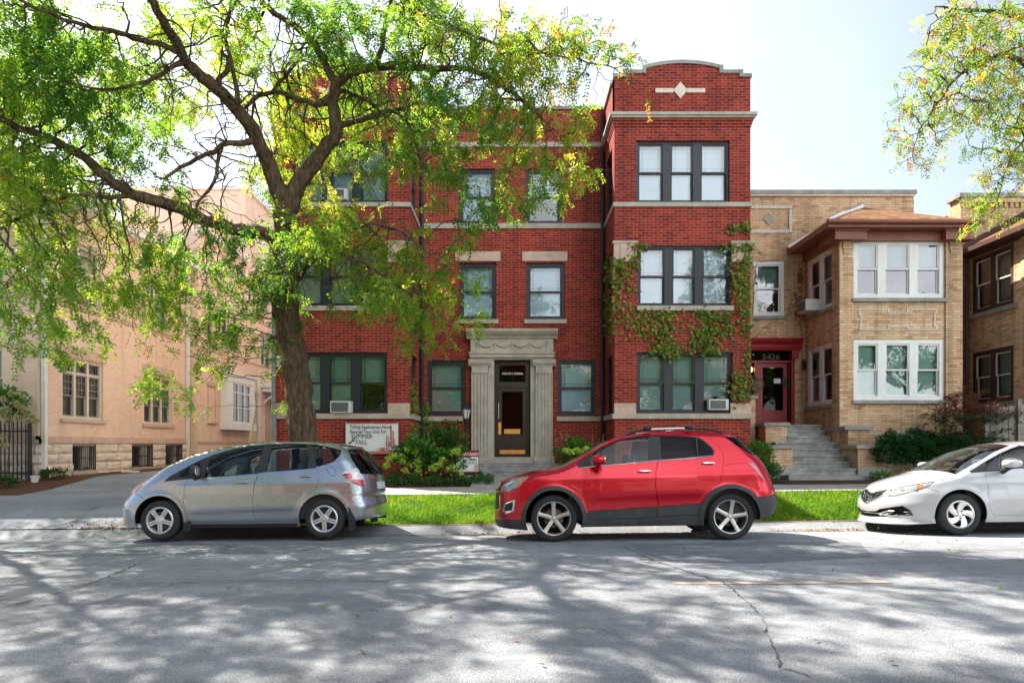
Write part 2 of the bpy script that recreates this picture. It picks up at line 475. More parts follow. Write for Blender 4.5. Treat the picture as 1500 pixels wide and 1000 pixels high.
# road repairs, cracks, worn dash
strip_poly('road_patch', [(WX(925, 9.0), 9.1), (WX(1145, 9.0), 9.25), (WX(1262, 9.0), 9.05), (WX(1290, 7.6), 7.75), (WX(1105, 7.5), 7.42), (WX(985, 7.6), 7.5), (WX(940, 8.3), 8.3)], M_PATCH, 0.004, sub=0.2)
strip_poly('road_marking', [(1.55, 6.36), (3.0, 6.34), (3.62, 6.34), (3.62, 6.24), (2.6, 6.235), (1.56, 6.27)], M_PAINT, 0.005, sub=0.15)
strip_poly('road_patch', [(-9.5, 10.3), (-7.0, 10.35), (-5.3, 10.1), (-3.6, 9.2), (-3.2, 8.6), (-5, 8.5), (-9.0, 8.6)], M_PATCH, 0.0035, sub=0.25)
def crack(pts, w0=0.012):
    P = []
    for (x0, y0), (x1, y1) in zip(pts, pts[1:]):
        n = max(2, int(math.hypot(x1 - x0, y1 - y0) / 0.05))
        for k in range(n): P.append((x0 + (x1 - x0) * k / n, y0 + (y1 - y0) * k / n))
    P = np.array(P); P += RNG.normal(size=P.shape) * 0.009
    d = np.gradient(P, axis=0); nn = np.stack([-d[:, 1], d[:, 0]], -1); nn /= np.linalg.norm(nn, axis=1, keepdims=True) + 1e-9
    w0 *= .6; w = np.abs(RNG.normal(w0, w0 * 0.7, len(P)))[:, None]; w[0] = w[-1] = 0.001
    A = P + nn * w * 0.5; B = P - nn * w * 0.5
    mb = MB()
    vs = [(p[0], p[1], float(zg(p[0], p[1])) + 0.008) for p in np.concatenate([A, B])]
    m = len(P)
    mb.add(vs, [(i, i + 1, m + i + 1, m + i) for i in range(m - 1)])
    o = mb.build('road_crack', M_CRACK); o['kind'] = 'structure'
def road_pt(px, py):
    """where the sight line through a pixel meets the road"""
    D = 6.0
    for _ in range(30): D = (EYE - float(zg(WX(px, D), D))) * F / (py - 650.0)
    return (WX(px, D), D)
def rp(*pts): return [road_pt(a, b) for a, b in pts]
crack(rp((1078, 869), (1100, 886), (1122, 913), (1120, 923), (1135, 950), (1142, 978), (1180, 988), (1210, 1006)), 0.016)
crack(rp((912, 800), (955, 820), (1010, 838), (1066, 857), (1082, 872)), 0.02)
crack(rp((20, 886), (120, 860), (165, 842), (215, 820), (245, 813), (300, 806)), 0.022)
crack(rp((-40, 858), (120, 857), (260, 854), (420, 850), (610, 852)), 0.012)
crack(rp((400, 813), (430, 808), (470, 802), (500, 800)), 0.03)
crack(rp((1090, 830), (1180, 828), (1270, 825), (1400, 823)), 0.012)
crack(rp((300, 776), (180, 780), (60, 783), (-40, 786)), 0.02)

# fallen leaves in the gutter and on the road
M_LITTER = leaf_mat('fallen leaves', [(0.0, (0.16, 0.07, 0.03)), (0.4, (0.35, 0.17, 0.06)), (0.7, (0.45, 0.30, 0.10)), (1.0, (0.25, 0.28, 0.06))], 0.2)
def litter(name, n, fx, fy, size=(0.03, 0.07)):
    x = fx(n); y = fy(n); z = zg(x, y) + 0.012 + RNG.uniform(0, 0.02, n)
    P = np.stack([x, y, z], -1); D = rand_dirs(n); D[:, 2] *= 0.25
    N = rand_dirs(n) * 0.5 + np.array([0, 0, 1.0])
    L = RNG.uniform(*size, n)
    v, f = leaf_cloud(P, D, N, L, L * RNG.uniform(.4, .8, n), 0.12)
    o = np_mesh(name, v, f, M_LITTER, rnd=RNG.uniform(0, 1, n)); o['kind'] = 'stuff'
    tag(o, 'dry brown fallen leaves gathered in the gutter and on the road', 'fallen leaves')
U = RNG.uniform
def gut(n):
    return 11.28 - np.abs(RNG.normal(0, 0.18, n))
xg = np.concatenate([U(-5.2, 14, 700), RNG.normal(5.2, .5, 250), RNG.normal(-0.1, .5, 120), RNG.normal(-7.0, 0.45, 600), U(-14, -6, 250), U(-10, 12, 200), U(-4.8, 13, 260)])
yg = np.concatenate([gut(700), 11.2 - np.abs(RNG.normal(0, .2, 250)), 11.2 - np.abs(RNG.normal(0, .25, 120)), 11.35 + RNG.normal(0, 0.18, 600), 11.3 - np.abs(RNG.normal(0, .12, 250)), U(4, 10.5, 200), U(11.5, 13.1, 260)])
litter('fallen_leaves', len(xg), lambda n: xg, lambda n: yg)

# ---------------------------------------------------------------- grass on the parkway
M_GRASS = leaf_mat('grass', [(0.0, (0.07, 0.18, 0.012)), (0.5, (0.22, 0.48, 0.008)), (0.93, (0.62, 0.68, 0.03)), (1.0, (0.33, 0.27, 0.11))], 0.45)
def grass(n, x0, x1, y0, y1, h=(0.045, 0.10)):
    x = U(x0, x1, n); y = U(y0, y1, n)
    y = np.where(U(0, 1, n) < 0.08, y0 - 0.03 + U(0, .05, n), y)
    P = np.stack([x, y, zg(x, y) - 0.01], -1)
    D = RNG.normal(size=(n, 3)) * 0.42; D[:, 2] = 1
    N = rand_dirs(n); L = U(h[0], h[1], n) * (0.7 + 0.5 * (np.sin(x * 2.1) * np.cos(y * 3.7 + x) * .5 + .5))
    v, f = leaf_cloud(P, D, N, L, np.full(n, 0.011), 0.05)
    pt = np.sin(x * 1.7 + 2 * np.sin(y * 2.3)) + .8 * np.sin(x * 4.3 - y * 5.1 + 1.3) + .6 * np.sin(x * 9.1 + y * 7.7)
    cl = (pt * .13 + .38 + RNG.normal(0, .2, n)).clip(0, .95)
    cl = np.where(U(0, 1, n) < 0.05 + .16 * (pt > 1.1), 1.0, cl)
    thin = (np.sin(x * 2.9 + 1) * np.sin(y * 3.3 + x) > .62) & (U(0, 1, n) < .6)
    P = P[~thin]; D = D[~thin]; N = N[~thin]; L = L[~thin]; cl = cl[~thin]; n = len(P)
    v, f = leaf_cloud(P, D, N, L, np.full(n, 0.011), 0.05)
    o = np_mesh('grass', v, f, M_GRASS, rnd=cl); o['kind'] = 'stuff'
    tag(o, 'short green lawn grass on the strip between kerb and pavement', 'grass')
grass(75000, -4.9, 13.5, 11.47, 13.19)
# ================================================================== building materials
M_RED = brick('red brick', [(0.21, 0.025, 0.016), (0.31, 0.032, 0.018), (0.38, 0.039, 0.020), (0.48, 0.060, 0.026), (0.28, 0.031, 0.019)], (0.56, 0.225, 0.18), stain=0.3)
M_TAN = brick('tan brick', [(0.64, 0.38, 0.20), (0.87, 0.57, 0.33), (0.95, 0.66, 0.40), (0.89, 0.56, 0.32), (0.97, 0.75, 0.49)], (0.50, 0.36, 0.26), stain=0.35)
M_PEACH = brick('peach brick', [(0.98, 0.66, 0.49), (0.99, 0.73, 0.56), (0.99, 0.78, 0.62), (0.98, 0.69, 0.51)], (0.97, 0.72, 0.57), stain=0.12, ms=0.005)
M_COMMON = brick('common brick', [(0.90, 0.72, 0.55), (0.95, 0.79, 0.62), (0.97, 0.84, 0.68), (0.92, 0.74, 0.57)], (0.5, 0.42, 0.34), stain=0.2)  # unseen side wall, pale tone raised to bounce sun onto the peach wall
M_CREAMB = brick('cream trim brick', [(0.84, 0.74, 0.60), (0.90, 0.80, 0.66)], (0.5, 0.42, 0.33), bw=0.075, rh=0.24, stain=0.2)
M_LIME = plain('limestone', (0.47, 0.42, 0.35), 0.85, var=0.16, nscale=3.5, bump=0.3, bscale=50, dirt=0.55, spec=0.2)
M_LIMEP = plain('pink limestone', (0.58, 0.42, 0.33), 0.85, var=0.14, nscale=5, bump=0.3, bscale=50, dirt=0.3, spec=0.2)
M_COPE = plain('coping stone', (0.33, 0.32, 0.29), 0.9, var=0.2, nscale=4, bump=0.3, bscale=40, dirt=0.7, spec=0.2)
M_BRONZE = plain('dark bronze frame', (0.012, 0.016, 0.021), 0.5, var=0.15, spec=0.5)
M_BROWN = plain('dark brown paint', (0.075, 0.032, 0.025), 0.5, var=0.2)
M_WHITE = plain('white paint', (0.76, 0.76, 0.74), 0.5, var=0.05, dirt=0.18)
M_WSTONE = plain('pale cut stone', (0.70, 0.60, 0.50), 0.85, var=0.12, nscale=5, bump=0.5, bscale=25, dirt=0.3, spec=0.2)
M_BLACK = plain('black painted iron', (0.016, 0.017, 0.019), 0.45, var=0.2)
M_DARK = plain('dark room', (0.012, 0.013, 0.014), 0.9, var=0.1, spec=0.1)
M_DOORW = plain('dark stained wood', (0.026, 0.013, 0.008), 0.35, var=0.4, nscale=12)
M_BRASS = plain('brass', (0.75, 0.42, 0.13), 0.32, metal=1.0, var=0.15)
M_REDP = plain('dark red paint', (0.28, 0.012, 0.018), 0.42, var=0.12)
M_ROOFR = plain('brown painted eave', (0.24, 0.075, 0.045), 0.55, var=0.2, dirt=0.4)
M_GREYM = plain('grey pipe', (0.22, 0.23, 0.23), 0.5, var=0.2)
M_ACW = plain('air conditioner casing', (0.62, 0.61, 0.57), 0.5, var=0.06)
M_ACG = plain('air conditioner grille', (0.10, 0.10, 0.10), 0.6, var=0.2)
M_GLASS = glass('window glass', (0.80, 0.91, 0.96), 0.06, 0.4, 1.1)
M_GLASSD = glass('dark window glass', (0.6, 0.68, 0.7), 0.08, 0.4, 1.5)
M_GLASSDOOR = glass('door glass', (0.4, 0.4, 0.4), 0.0, 0.12, 2.0, ior=1.28)
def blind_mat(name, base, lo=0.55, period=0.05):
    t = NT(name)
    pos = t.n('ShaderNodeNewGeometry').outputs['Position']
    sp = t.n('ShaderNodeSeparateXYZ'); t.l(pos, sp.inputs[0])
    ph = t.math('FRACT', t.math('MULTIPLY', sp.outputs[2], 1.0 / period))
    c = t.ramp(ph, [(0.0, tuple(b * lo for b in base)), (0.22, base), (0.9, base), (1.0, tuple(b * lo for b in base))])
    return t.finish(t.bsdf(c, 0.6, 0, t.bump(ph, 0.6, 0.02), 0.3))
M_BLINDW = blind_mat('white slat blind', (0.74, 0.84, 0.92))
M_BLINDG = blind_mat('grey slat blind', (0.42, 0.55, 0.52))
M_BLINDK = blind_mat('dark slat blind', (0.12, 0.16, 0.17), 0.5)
M_SHADE = plain('roller shade', (0.62, 0.64, 0.60), 0.8, var=0.06)
M_SHADEG = plain('reflection-green roller shade', (0.36, 0.52, 0.44), 0.8, var=0.1)  # green of trees reflected in the panes is put into this colour
M_CURT = plain('pale curtain', (0.50, 0.46, 0.38), 0.9, var=0.3, nscale=14)

# ------------------------------------------------------------------ builders
def wall_open(mb, u0, u1, v0, v1, ops, w=0.0, reveal=0.13, mat=0):
    us = sorted({u0, u1} | {o[0] for o in ops} | {o[1] for o in ops}); vs = sorted({v0, v1} | {o[2] for o in ops} | {o[3] for o in ops})
    us = [u for u in us if u0 <= u <= u1]; vs = [v for v in vs if v0 <= v <= v1]
    for a, b in zip(us, us[1:]):
        for c, d in zip(vs, vs[1:]):
            m, n = (a + b) / 2, (c + d) / 2
            if any(o[0] < m < o[1] and o[2] < n < o[3] for o in ops): continue
            mb.quad((a, c, w), (b, c, w), (b, d, w), (a, d, w), mat)
    for a, b, c, d in [o[:4] for o in ops]:
        k = w - reveal
        mb.quad((a, c, w), (a, c, k), (a, d, k), (a, d, w), mat); mb.quad((b, c, k), (b, c, w), (b, d, w), (b, d, k), mat)
        mb.quad((a, d, w), (a, d, k), (b, d, k), (b, d, w), mat); mb.quad((a, c, k), (a, c, w), (b, c, w), (b, c, k), mat)

def frame_rect(mb, a, b, c, d, t, w0, w1, mat=0):
    mb.box(a, a + t, c, d, w0, w1, mat); mb.box(b - t, b, c, d, w0, w1, mat)
    mb.box(a + t, b - t, c, c + t, w0, w1, mat); mb.box(a + t, b - t, d - t, d, w0, w1, mat)

def window(fr, parent, u0, u1, v0, v1, n=1, fm=None, gl=None, mull=0.2, edge=0.06, w=-0.07, blinds=None, muntin=None,
           sash=0.045, split=0.5, widths=None, sashm=None, transom=0.0, label=None, curtain=False, deep=0.5):
    """double-hung window: frame with sashes (part), its glass and its blinds (sub-parts)"""
    fm = fm or M_BRONZE; gl = gl or M_GLASS; sashm = sashm or fm
    mb = MB(fr); pb = MB(fr); bb = MB(fr)
    frame_rect(mb, u0, u1, v0, v1, edge, w - 0.13, w)
    ui0, ui1, vi0, vi1 = u0 + edge, u1 - edge, v0 + edge, v1 - edge
    if transom:
        vt = vi1 - transom; mb.box(ui0, ui1, vt - 0.05, vt + 0.0, w - 0.13, w - 0.01); 
    tot = ui1 - ui0 - mull * (n - 1); ws = widths or [1.0 / n] * n
    x = ui0
    for i in range(n):
        a, b = x, x + tot * ws[i]; x = b + mull
        if i < n - 1: mb.box(b, b + mull, vi0, vi1, w - 0.13, w - 0.006)
        top = vi1
        if transom:
            frame_rect(mb, a, b, vi1 - transom, vi1, sash * .8, w - 0.08, w - 0.03, 2)
            pb.quad((a, vi1 - transom, w - .055), (b, vi1 - transom, w - .055), (b, vi1, w - .055), (a, vi1, w - .055)); top = vi1 - transom - 0.05
        vm = vi0 + (top - vi0) * split
        frame_rect(mb, a, b, vm - sash * .5, top, sash, w - 0.06, w - 0.025, 2)
        frame_rect(mb, a, b, vi0, vm + sash * .5, sash, w - 0.10, w - 0.064, 2)
        pb.quad((a + .02, vm, w - .045), (b - .02, vm, w - .045), (b - .02, top - .02, w - .045), (a + .02, top - .02, w - .045))
        pb.quad((a + .02, vi0 + .02, w - .083), (b - .02, vi0 + .02, w - .083), (b - .02, vm, w - .083), (a + .02, vm, w - .083))
        ia, ib, ic, idd = a + sash, b - sash, vm + sash * .5, top - sash
        if muntin == 'prairie':
            q = 0.085; t = 0.012
            for xx in (ia + q, ib - q): mb.box(xx - t / 2, xx + t / 2, ic, idd, w - 0.052, w - 0.047, 2)
            for zz in (ic + q, idd - q): mb.box(ia, ib, zz - t / 2, zz + t / 2, w - 0.0525, w - 0.0475, 2)
        if muntin == 'grid':
            t = 0.02
            for k in (1, 2): xx = ia + (ib - ia) * k / 3; mb.box(xx - t / 2, xx + t / 2, ic, idd, w - 0.052, w - 0.04, 2)
            for k in (1, 2): zz = ic + (idd - ic) * k / 3; mb.box(ia, ib, zz - t / 2, zz + t / 2, w - 0.0525, w - 0.0405, 2)
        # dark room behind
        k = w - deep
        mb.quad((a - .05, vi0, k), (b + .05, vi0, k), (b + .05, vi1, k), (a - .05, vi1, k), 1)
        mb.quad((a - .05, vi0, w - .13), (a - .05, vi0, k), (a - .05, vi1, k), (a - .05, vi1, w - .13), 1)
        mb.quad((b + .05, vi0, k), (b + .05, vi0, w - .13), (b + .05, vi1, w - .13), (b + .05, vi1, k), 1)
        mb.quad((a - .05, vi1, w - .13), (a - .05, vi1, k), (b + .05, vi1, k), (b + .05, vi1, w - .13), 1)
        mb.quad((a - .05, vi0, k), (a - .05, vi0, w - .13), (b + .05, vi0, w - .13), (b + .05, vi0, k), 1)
        bl = (blinds or [None])[i % len(blinds or [None])]
        if bl:
            drop = bl; zb = vi1 - (vi1 - vi0) * drop; q = w - 0.17
            if curtain:
                m = 14; pts = [(a + (b - a) * j / m, q - 0.03 * (j % 2)) for j in range(m + 1)]
                for (p0, q0), (p1, q1) in zip(pts, pts[1:]): bb.quad((p0, zb, q0), (p1, zb, q1), (p1, vi1, q1), (p0, vi1, q0))
            else:
                bb.quad((a - .03, zb, q), (b + .03, zb, q), (b + .03, vi1, q), (a - .03, vi1, q))
                bb.box(a - .02, b + .02, zb - .025, zb, q - .015, q + .015)
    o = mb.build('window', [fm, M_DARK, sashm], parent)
    if label: o['label'] = label
    pb.build('pane', gl, o)
    if bb.v: bb.build('blind', window.blindmat, o)
    return o
window.blindmat = M_BLINDW

def frieze_tube(mb, a, b, v, w, sag, r, n=14):
    pts = []
    for k in range(n + 1):
        t = k / n; pts.append((a + (b - a) * t, v - sag * (1 - (2 * t - 1) ** 2), w))
    rad = [r * (0.55 + 0.75 * math.sin(math.pi * k / n) + 0.18 * (k % 2)) for k in range(n + 1)]
    mb.tube(pts, rad, 7)
def extr_v(mb, pts, v0, v1, mat=0):
    """polygon in (u, w) extruded upwards"""
    n = len(pts)
    vs = [(p[0], v0, p[1]) for p in pts] + [(p[0], v1, p[1]) for p in pts]
    mb.add(vs, [tuple(range(n)), tuple(range(2 * n - 1, n - 1, -1))] + [(i, n + i, n + (i + 1) % n, (i + 1) % n) for i in range(n)], mat)

def ac_unit(fr, u0, u1, v0, v1, w0, w1, label, group='window air conditioners', side=None):
    t = thing('air_conditioner', label, 'air conditioner', fr(0.5 * (u0 + u1), v0, w0), group)
    mb = MB(fr); mb.box(u0, u1, v0, v1, w0, w1); mb.build('casing', M_ACW, t)
    mb = MB(fr); g = 0.035; n = 9
    mb.quad((u0 + g, v0 + g, w1 + .004), (u1 - g * 2.2, v0 + g, w1 + .004), (u1 - g * 2.2, v1 - g, w1 + .004), (u0 + g, v1 - g, w1 + .004), 1)
    for k in range(n + 1):
        v = v0 + g + (v1 - v0 - 2 * g) * k / n
        mb.box(u0 + g, u1 - g * 2.2, v - .004, v + .004, w1, w1 + .014, 0)
    mb.build('grille', [M_GREYM, M_ACG], t)
    return t

# ================================================================== the red apartment building
RB = thing('apartment_building', 'three-storey red brick apartment building with two projecting bays and a limestone doorway', 'apartment building', (0, 17.4, 0.5))
YB, YC = 17.4, 19.2; XO, XI = 6.33, 2.72; GZ = 0.45
BW = {3: (3.30, 5.78, 7.83, 9.47), 2: (3.335, 5.836, 5.08, 6.69), 1: (3.317, 5.854, 2.236, 3.85)}
SW = {3: (17.80, 18.90, 7.86, 9.47), 2: (17.80, 18.90, 5.08, 6.69), 1: (17.80, 18.90, 2.236, 3.85)}
CW = {'3L': (-1.56, -0.50, 7.87, 9.48), '3R': (0.40, 1.46, 7.87, 9.48), '2L': (-1.54, -0.46, 5.06, 6.72), '2R': (0.42, 1.54, 5.06, 6.72),
      '1L': (-2.48, -1.36, 2.26, 3.88), '1R': (1.34, 2.46, 2.26, 3.88)}
PROF = [(-1.79, 11.23), (-1.55, 11.23), (-1.55, 11.33), (-1.02, 11.33), (-1.02, 11.45)] + \
       [(x, 11.45 + 0.14 * (1 - (x / 1.02) ** 2)) for x in (-.8, -.6, -.4, -.2, 0, .2, .4, .6, .8)] + [(1.02, 11.45), (1.02, 11.33), (1.55, 11.33), (1.55, 11.23), (1.79, 11.23)]
brk = MB(); cmn = MB()
def sub(fr, fn):
    m = MB(fr); fn(m); brk.add(m.v, m.f, 0, raw=True)
for s in (1, -1):
    mirror = lambda o: (o[0], o[1], o[2], o[3]) if s > 0 else (-o[1], -o[0], o[2], o[3])
    x0, x1 = (XI, XO) if s > 0 else (-XO, -XI)
    sub(front(YB), lambda m: wall_open(m, x0, x1, GZ, 10.17, [mirror(o) for o in BW.values()]))
    # face of the bay towards the entrance court, with a window on each floor
    fs = west(XI) if s > 0 else east(-XI)
    so = [(-o[1], -o[0], o[2], o[3]) for o in SW.values()] if s > 0 else list(SW.values())
    sub(fs, lambda m: wall_open(m, -YC if s > 0 else YB, -YB if s > 0 else YC, GZ, 11.14, so))
    # long outer wall
    fo = east(XO) if s > 0 else west(-XO)
    a, b = (YB, 34.0) if s > 0 else (-34.0, -YB)
    ow = []
    m = MB(fo); wall_open(m, a, b, GZ, 11.14, ow); (cmn if s < 0 else brk).add(m.v, m.f, 0, raw=True)
    cx = (x0 + x1) / 2
    pts = [(cx - 1.79 if p[0] == -1.79 else cx + p[0], p[1] - 0.09) for p in PROF]
    pts[0] = (x0, pts[0][1]); pts[-1] = (x1, pts[-1][1])
    m = MB(front(YB)); m.prism([(x0, 10.17), (x1, 10.17)] + pts[::-1], -0.33, 0.0); brk.add(m.v, m.f, 0, raw=True)
    # corbelled courses under the cornice
    m = MB()
    for k, (z0, z1) in enumerate(((9.83, 9.90), (9.90, 9.97), (9.97, 10.04))):
        p = 0.02 * (k + 1)
        m.box(x0 - p, x1 + p, YB - p, YB + 1.8 - 0.002 * k, z0, z1)
    brk.add(m.v, m.f, 0)
    # bits of roof and inner parapets
    m = MB(); m.box(x0 + .01, x1 - .01, YB + .33, 33.9, 10.2, 10.3); brk.add(m.v, m.f, 0)
sub(front(YC), lambda m: wall_open(m, -XI, XI, GZ, 11.2, list(CW.values()) + [(-0.52, 0.54, 1.04, 3.88)], reveal=0.13))
m = MB(); m.box(-XI, XI, YC + 0.02, 33.9, 10.2, 10.3); m.box(-XO, XO, 33.9, 34.0, GZ, 11.14)
m.box(-XI - .3, XI + .3, YC + .28, YC + .3, 10.2, 11.14); brk.add(m.v, m.f, 0)
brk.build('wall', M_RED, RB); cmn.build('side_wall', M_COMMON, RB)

# limestone bands, sills, blocks, copings
st = MB()
lp = MB()
for s in (1, -1):
    x0, x1 = (XI, XO) if s > 0 else (-XO, -XI)
    mx = lambda a, b: (a, b) if s > 0 else (-b, -a)
    p = 0.05
    def ring(z0, z1, p, mat=0):
        # round the bay: front strip plus the return towards the court
        st.box(x0 - p, x1 + p, YB - p, YB + 0.02, z0, z1, mat)
        xi = XI if s > 0 else -XI
        st.box(min(xi, xi - s * p), max(xi, xi - s * p), YB + 0.02, YC - 0.005, z0, z1, mat)
        xo = s * XO
        st.box(min(xo, xo + s * p), max(xo, xo + s * p), YB + 0.02, YB + 1.2, z0, z1, mat)
    ring(10.04, 10.09, 0.10); ring(10.09, 10.17, 0.14)
    ring(7.71, 7.825, 0.035); ring(2.09, 2.225, 0.06)
    a, b = mx(3.31, 5.87); st.box(a, b, YB - 0.07, YB + 0.1, 4.95, 5.075)
    for (a, b) in (mx(2.715, 3.29), mx(5.79 if False else 5.80, 6.34)):
        lp.box(a, b, YB - 0.025, YB + 0.05, 2.2255, 2.50)
    for (a, b) in (mx(2.70, 3.31), mx(5.83, 6.355)):
        st.box(a - .03, b + .03, YB - 0.07, YB + 0.05, 6.73, 6.79)
        lp.box(a, b, YB - 0.04, YB + 0.05, 6.24, 6.73)
        c = (a + b) / 2
        lp.prism([(c - .12, 6.27), (c + .12, 6.27), (c + .12, 6.70), (c - .12, 6.70)], YB - 0.058, YB - 0.03) if False else None
        lp.add([(c - .13, YB - .062, 6.26), (c + .13, YB - .062, 6.26), (c + .13, YB - .062, 6.71), (c - .13, YB - .062, 6.71), (c - .16, YB - .039, 6.25), (c + .16, YB - .039, 6.25), (c + .16, YB - .039, 6.72), (c - .16, YB - .039, 6.72)],
               [(0, 1, 2, 3), (4, 5, 1, 0), (5, 6, 2, 1), (6, 7, 3, 2), (7, 4, 0, 3)])
    # ornament and coping of the bay parapet
    cx = (x0 + x1) / 2 - 0.06 * s
    f = front(YB); m = MB(f)
    m.prism([(cx, 10.57), (cx + .185, 10.79), (cx, 11.01), (cx - .185, 10.79)], 0, 0.035)
    for a, b in ((cx - .66, cx - .17), (cx + .17, cx + .66)): m.box(a, b, 10.735, 10.845, 0, 0.02)
    m.build('parapet_ornament', M_WSTONE, RB)
    cx = (x0 + x1) / 2; m = MB(f)
    P = [(cx + q[0], q[1]) for q in PROF]; P[0] = (x0 - .03, P[0][1]); P[-1] = (x1 + .03, P[-1][1])
    for (a0, b0), (a1, b1) in zip(P, P[1:]):
        if abs(a1 - a0) < 1e-6:
            m.box(a0 - .05, a0 + .05, min(b0, b1) - .09, max(b0, b1) + .002, -.37, .052)
        else: m.prism([(a0, b0 - .09), (a1, b1 - .09), (a1, b1), (a0, b0)], -.37, .045)
    st.add(m.v, m.f, 1, raw=True)
    xi = s * XI
    st.box(xi - .06, xi + .28 if s > 0 else xi + .06, YB + .38, YC + .3, 11.14, 11.23, 1) if s > 0 else st.box(xi - .28, xi + .06, YB + .38, YC + .3, 11.14, 11.23, 1)
    xo = s * XO
    st.box(xo - .3, xo + .05, YB + .38, 34, 11.14, 11.23, 1) if s > 0 else st.box(xo - .05, xo + .3, YB + .38, 34, 11.14, 11.23, 1)
XIr = XI - 0.064
st.box(-XIr, XIr, YC - 0.05, YC + 0.02, 10.10, 10.235)
st.box(-XIr, XIr, YC - 0.05, YC + 0.02, 7.72, 7.865)
for a, b in ((-XIr, -1.305), (1.305, XIr)): st.box(a, b, YC - 0.06, YC + 0.02, 2.09, 2.225)
st.box(-XIr, XIr, YC - 0.05, YC + 0.3, 11.2, 11.29, 1)
for a, b in ((-1.62, -0.40), (0.36, 1.60)): st.box(a, b, YC - 0.07, YC + 0.1, 4.94, 5.058)
for a, b in ((-1.66, -0.34), (0.30, 1.62)): lp.box(a, b, YC - 0.03, YC + 0.1, 6.77, 7.05)
m = MB(front(YC)); m.prism([(0, 10.5), (.18, 10.7), (0, 10.9), (-.18, 10.7)], 0, .035)
for a, b in ((-.9, -.2), (.2, .9)): m.box(a, b, 10.65, 10.75, 0, .02)
st.add(m.v, m.f, 0, raw=True)
st.split('stone_trim', [M_LIME, M_COPE], RB); lp.split('stone_block', M_LIMEP, RB)

# windows of the red building
f = front(YB)
ws = [0.34, 0.305, 0.355]
def bwin(s, fl, blinds, bm, **k):
    window.blindmat = bm
    o = BW[fl]; o = o if s > 0 else (-o[1], -o[0], o[2], o[3])
    return window(f, RB, *o, n=3, widths=ws if s > 0 else ws[::-1], mull=0.21, blinds=blinds, muntin='prairie', **k)
bwin(1, 3, [1.0], M_BLINDW); bwin(1, 2, [1.0], M_BLINDW); bwin(1, 1, [1.0, 1.0, .72], M_BLINDG)
bwin(-1, 3, [1.0, .98, 1.0], M_BLINDG); bwin(-1, 2, [1.0, 0.98, 0.45], M_SHADE); bwin(-1, 1, [.98, .8, .5], M_SHADEG)
for fl in (3, 2, 1):
    window.blindmat = M_BLINDG
    o = SW[fl]
    window(west(XI), RB, -o[1], -o[0], o[2], o[3], blinds=[0.6], muntin='prairie')
    window(east(-XI), RB, *o, blinds=[0.6], muntin='prairie')
fc = front(YC)
for key, bl, bm in (('3L', 0.96, M_BLINDW), ('3R', .52, M_BLINDW), ('2L', .97, M_BLINDW), ('2R', 1.0, M_BLINDW), ('1L', .98, M_SHADEG), ('1R', 1.0, M_BLINDW)):
    window.blindmat = bm
    window(fc, RB, *CW[key], blinds=[bl], muntin='prairie', edge=0.08)

# entrance: limestone surround
e = MB(fc)
G0 = 0.62
def pilaster(c):
    hw = 0.25; n = 5; fw = 0.052; gap = (2 * hw - 0.06 - n * fw) / (n - 1) if n > 1 else 0
    pts = [(c - hw, 0.02), (c - hw, 0.20)]
    x = c - hw + 0.03
    for k in range(n):
        for j in range(5):
            a = math.pi * j / 4; pts.append((x + fw / 2 - fw / 2 * math.cos(a), 0.20 - 0.026 * math.sin(a)))
        x += fw + gap
    pts += [(c + hw, 0.20), (c + hw, 0.02)]
    extr_v(e, pts[::-1], 1.06, 3.47)
    e.box(c - hw - .004, c + hw + .004, 3.47, 3.50, 0.0, 0.225); e.box(c - hw + .01, c + hw - .01, 3.50, 3.68, 0.0, 0.205)
    e.profile(c - hw - 0.08, c + hw + 0.08, [(3.68, 0), (3.68, 0.215), (3.74, 0.245), (3.745, 0.275), (3.87, 0.30), (3.87, 0)])
    e.profile(c - hw - 0.05, c + hw + 0.05, [(0.80, 0), (0.80, 0.27), (0.95, 0.265), (0.99, 0.235), (1.06, 0.22), (1.06, 0)])
for c in (-0.93, 0.93): pilaster(c)
for a, b in ((-0.68, -0.52), (0.54, 0.68)): e.box(a, b, 1.04, 3.88, -0.16, 0.12)
e.box(-1.20, 1.20, 3.872, 3.93, -0.16, 0.16); e.box(-1.23, 1.23, 3.93, 4.03, 0, 0.235); e.box(-1.25, 1.25, 4.03, 4.075, 0, 0.27)
e.box(-1.20, 1.20, 4.075, 4.46, 0, 0.20)
e.profile(-1.32, 1.32, [(4.46, 0), (4.46, 0.22), (4.50, 0.26), (4.53, 0.27), (4.56, 0.33), (4.64, 0.42), (4.68, 0.44), (4.71, 0.44), (4.73, 0.40), (4.74, 0)])
e.box(-0.68, 0.70, 0.86, 1.038, -0.3, 0.16)
es = e.build('entrance_surround', M_LIME, RB)
g = MB(fc)
kn = [-1.0, -.5, 0.0, .5, 1.0]
for a, b in zip(kn, kn[1:]): frieze_tube(g, a + .03, b - .03, 4.34, 0.215, 0.10, 0.028)
for k in kn:
    for j in range(5):
        t = 2 * math.pi * j / 5; g.blob((k + .028 * math.cos(t), 4.345 + .028 * math.sin(t), .21), (.024, .024, .022), 6, 5)
    g.tube([(k, 4.32, .21), (k - .01, 4.25, .215), (k + .005, 4.19, .205)], [.024, .02, .008], 6)
g.split('garland', M_LIME, es, smooth=50)
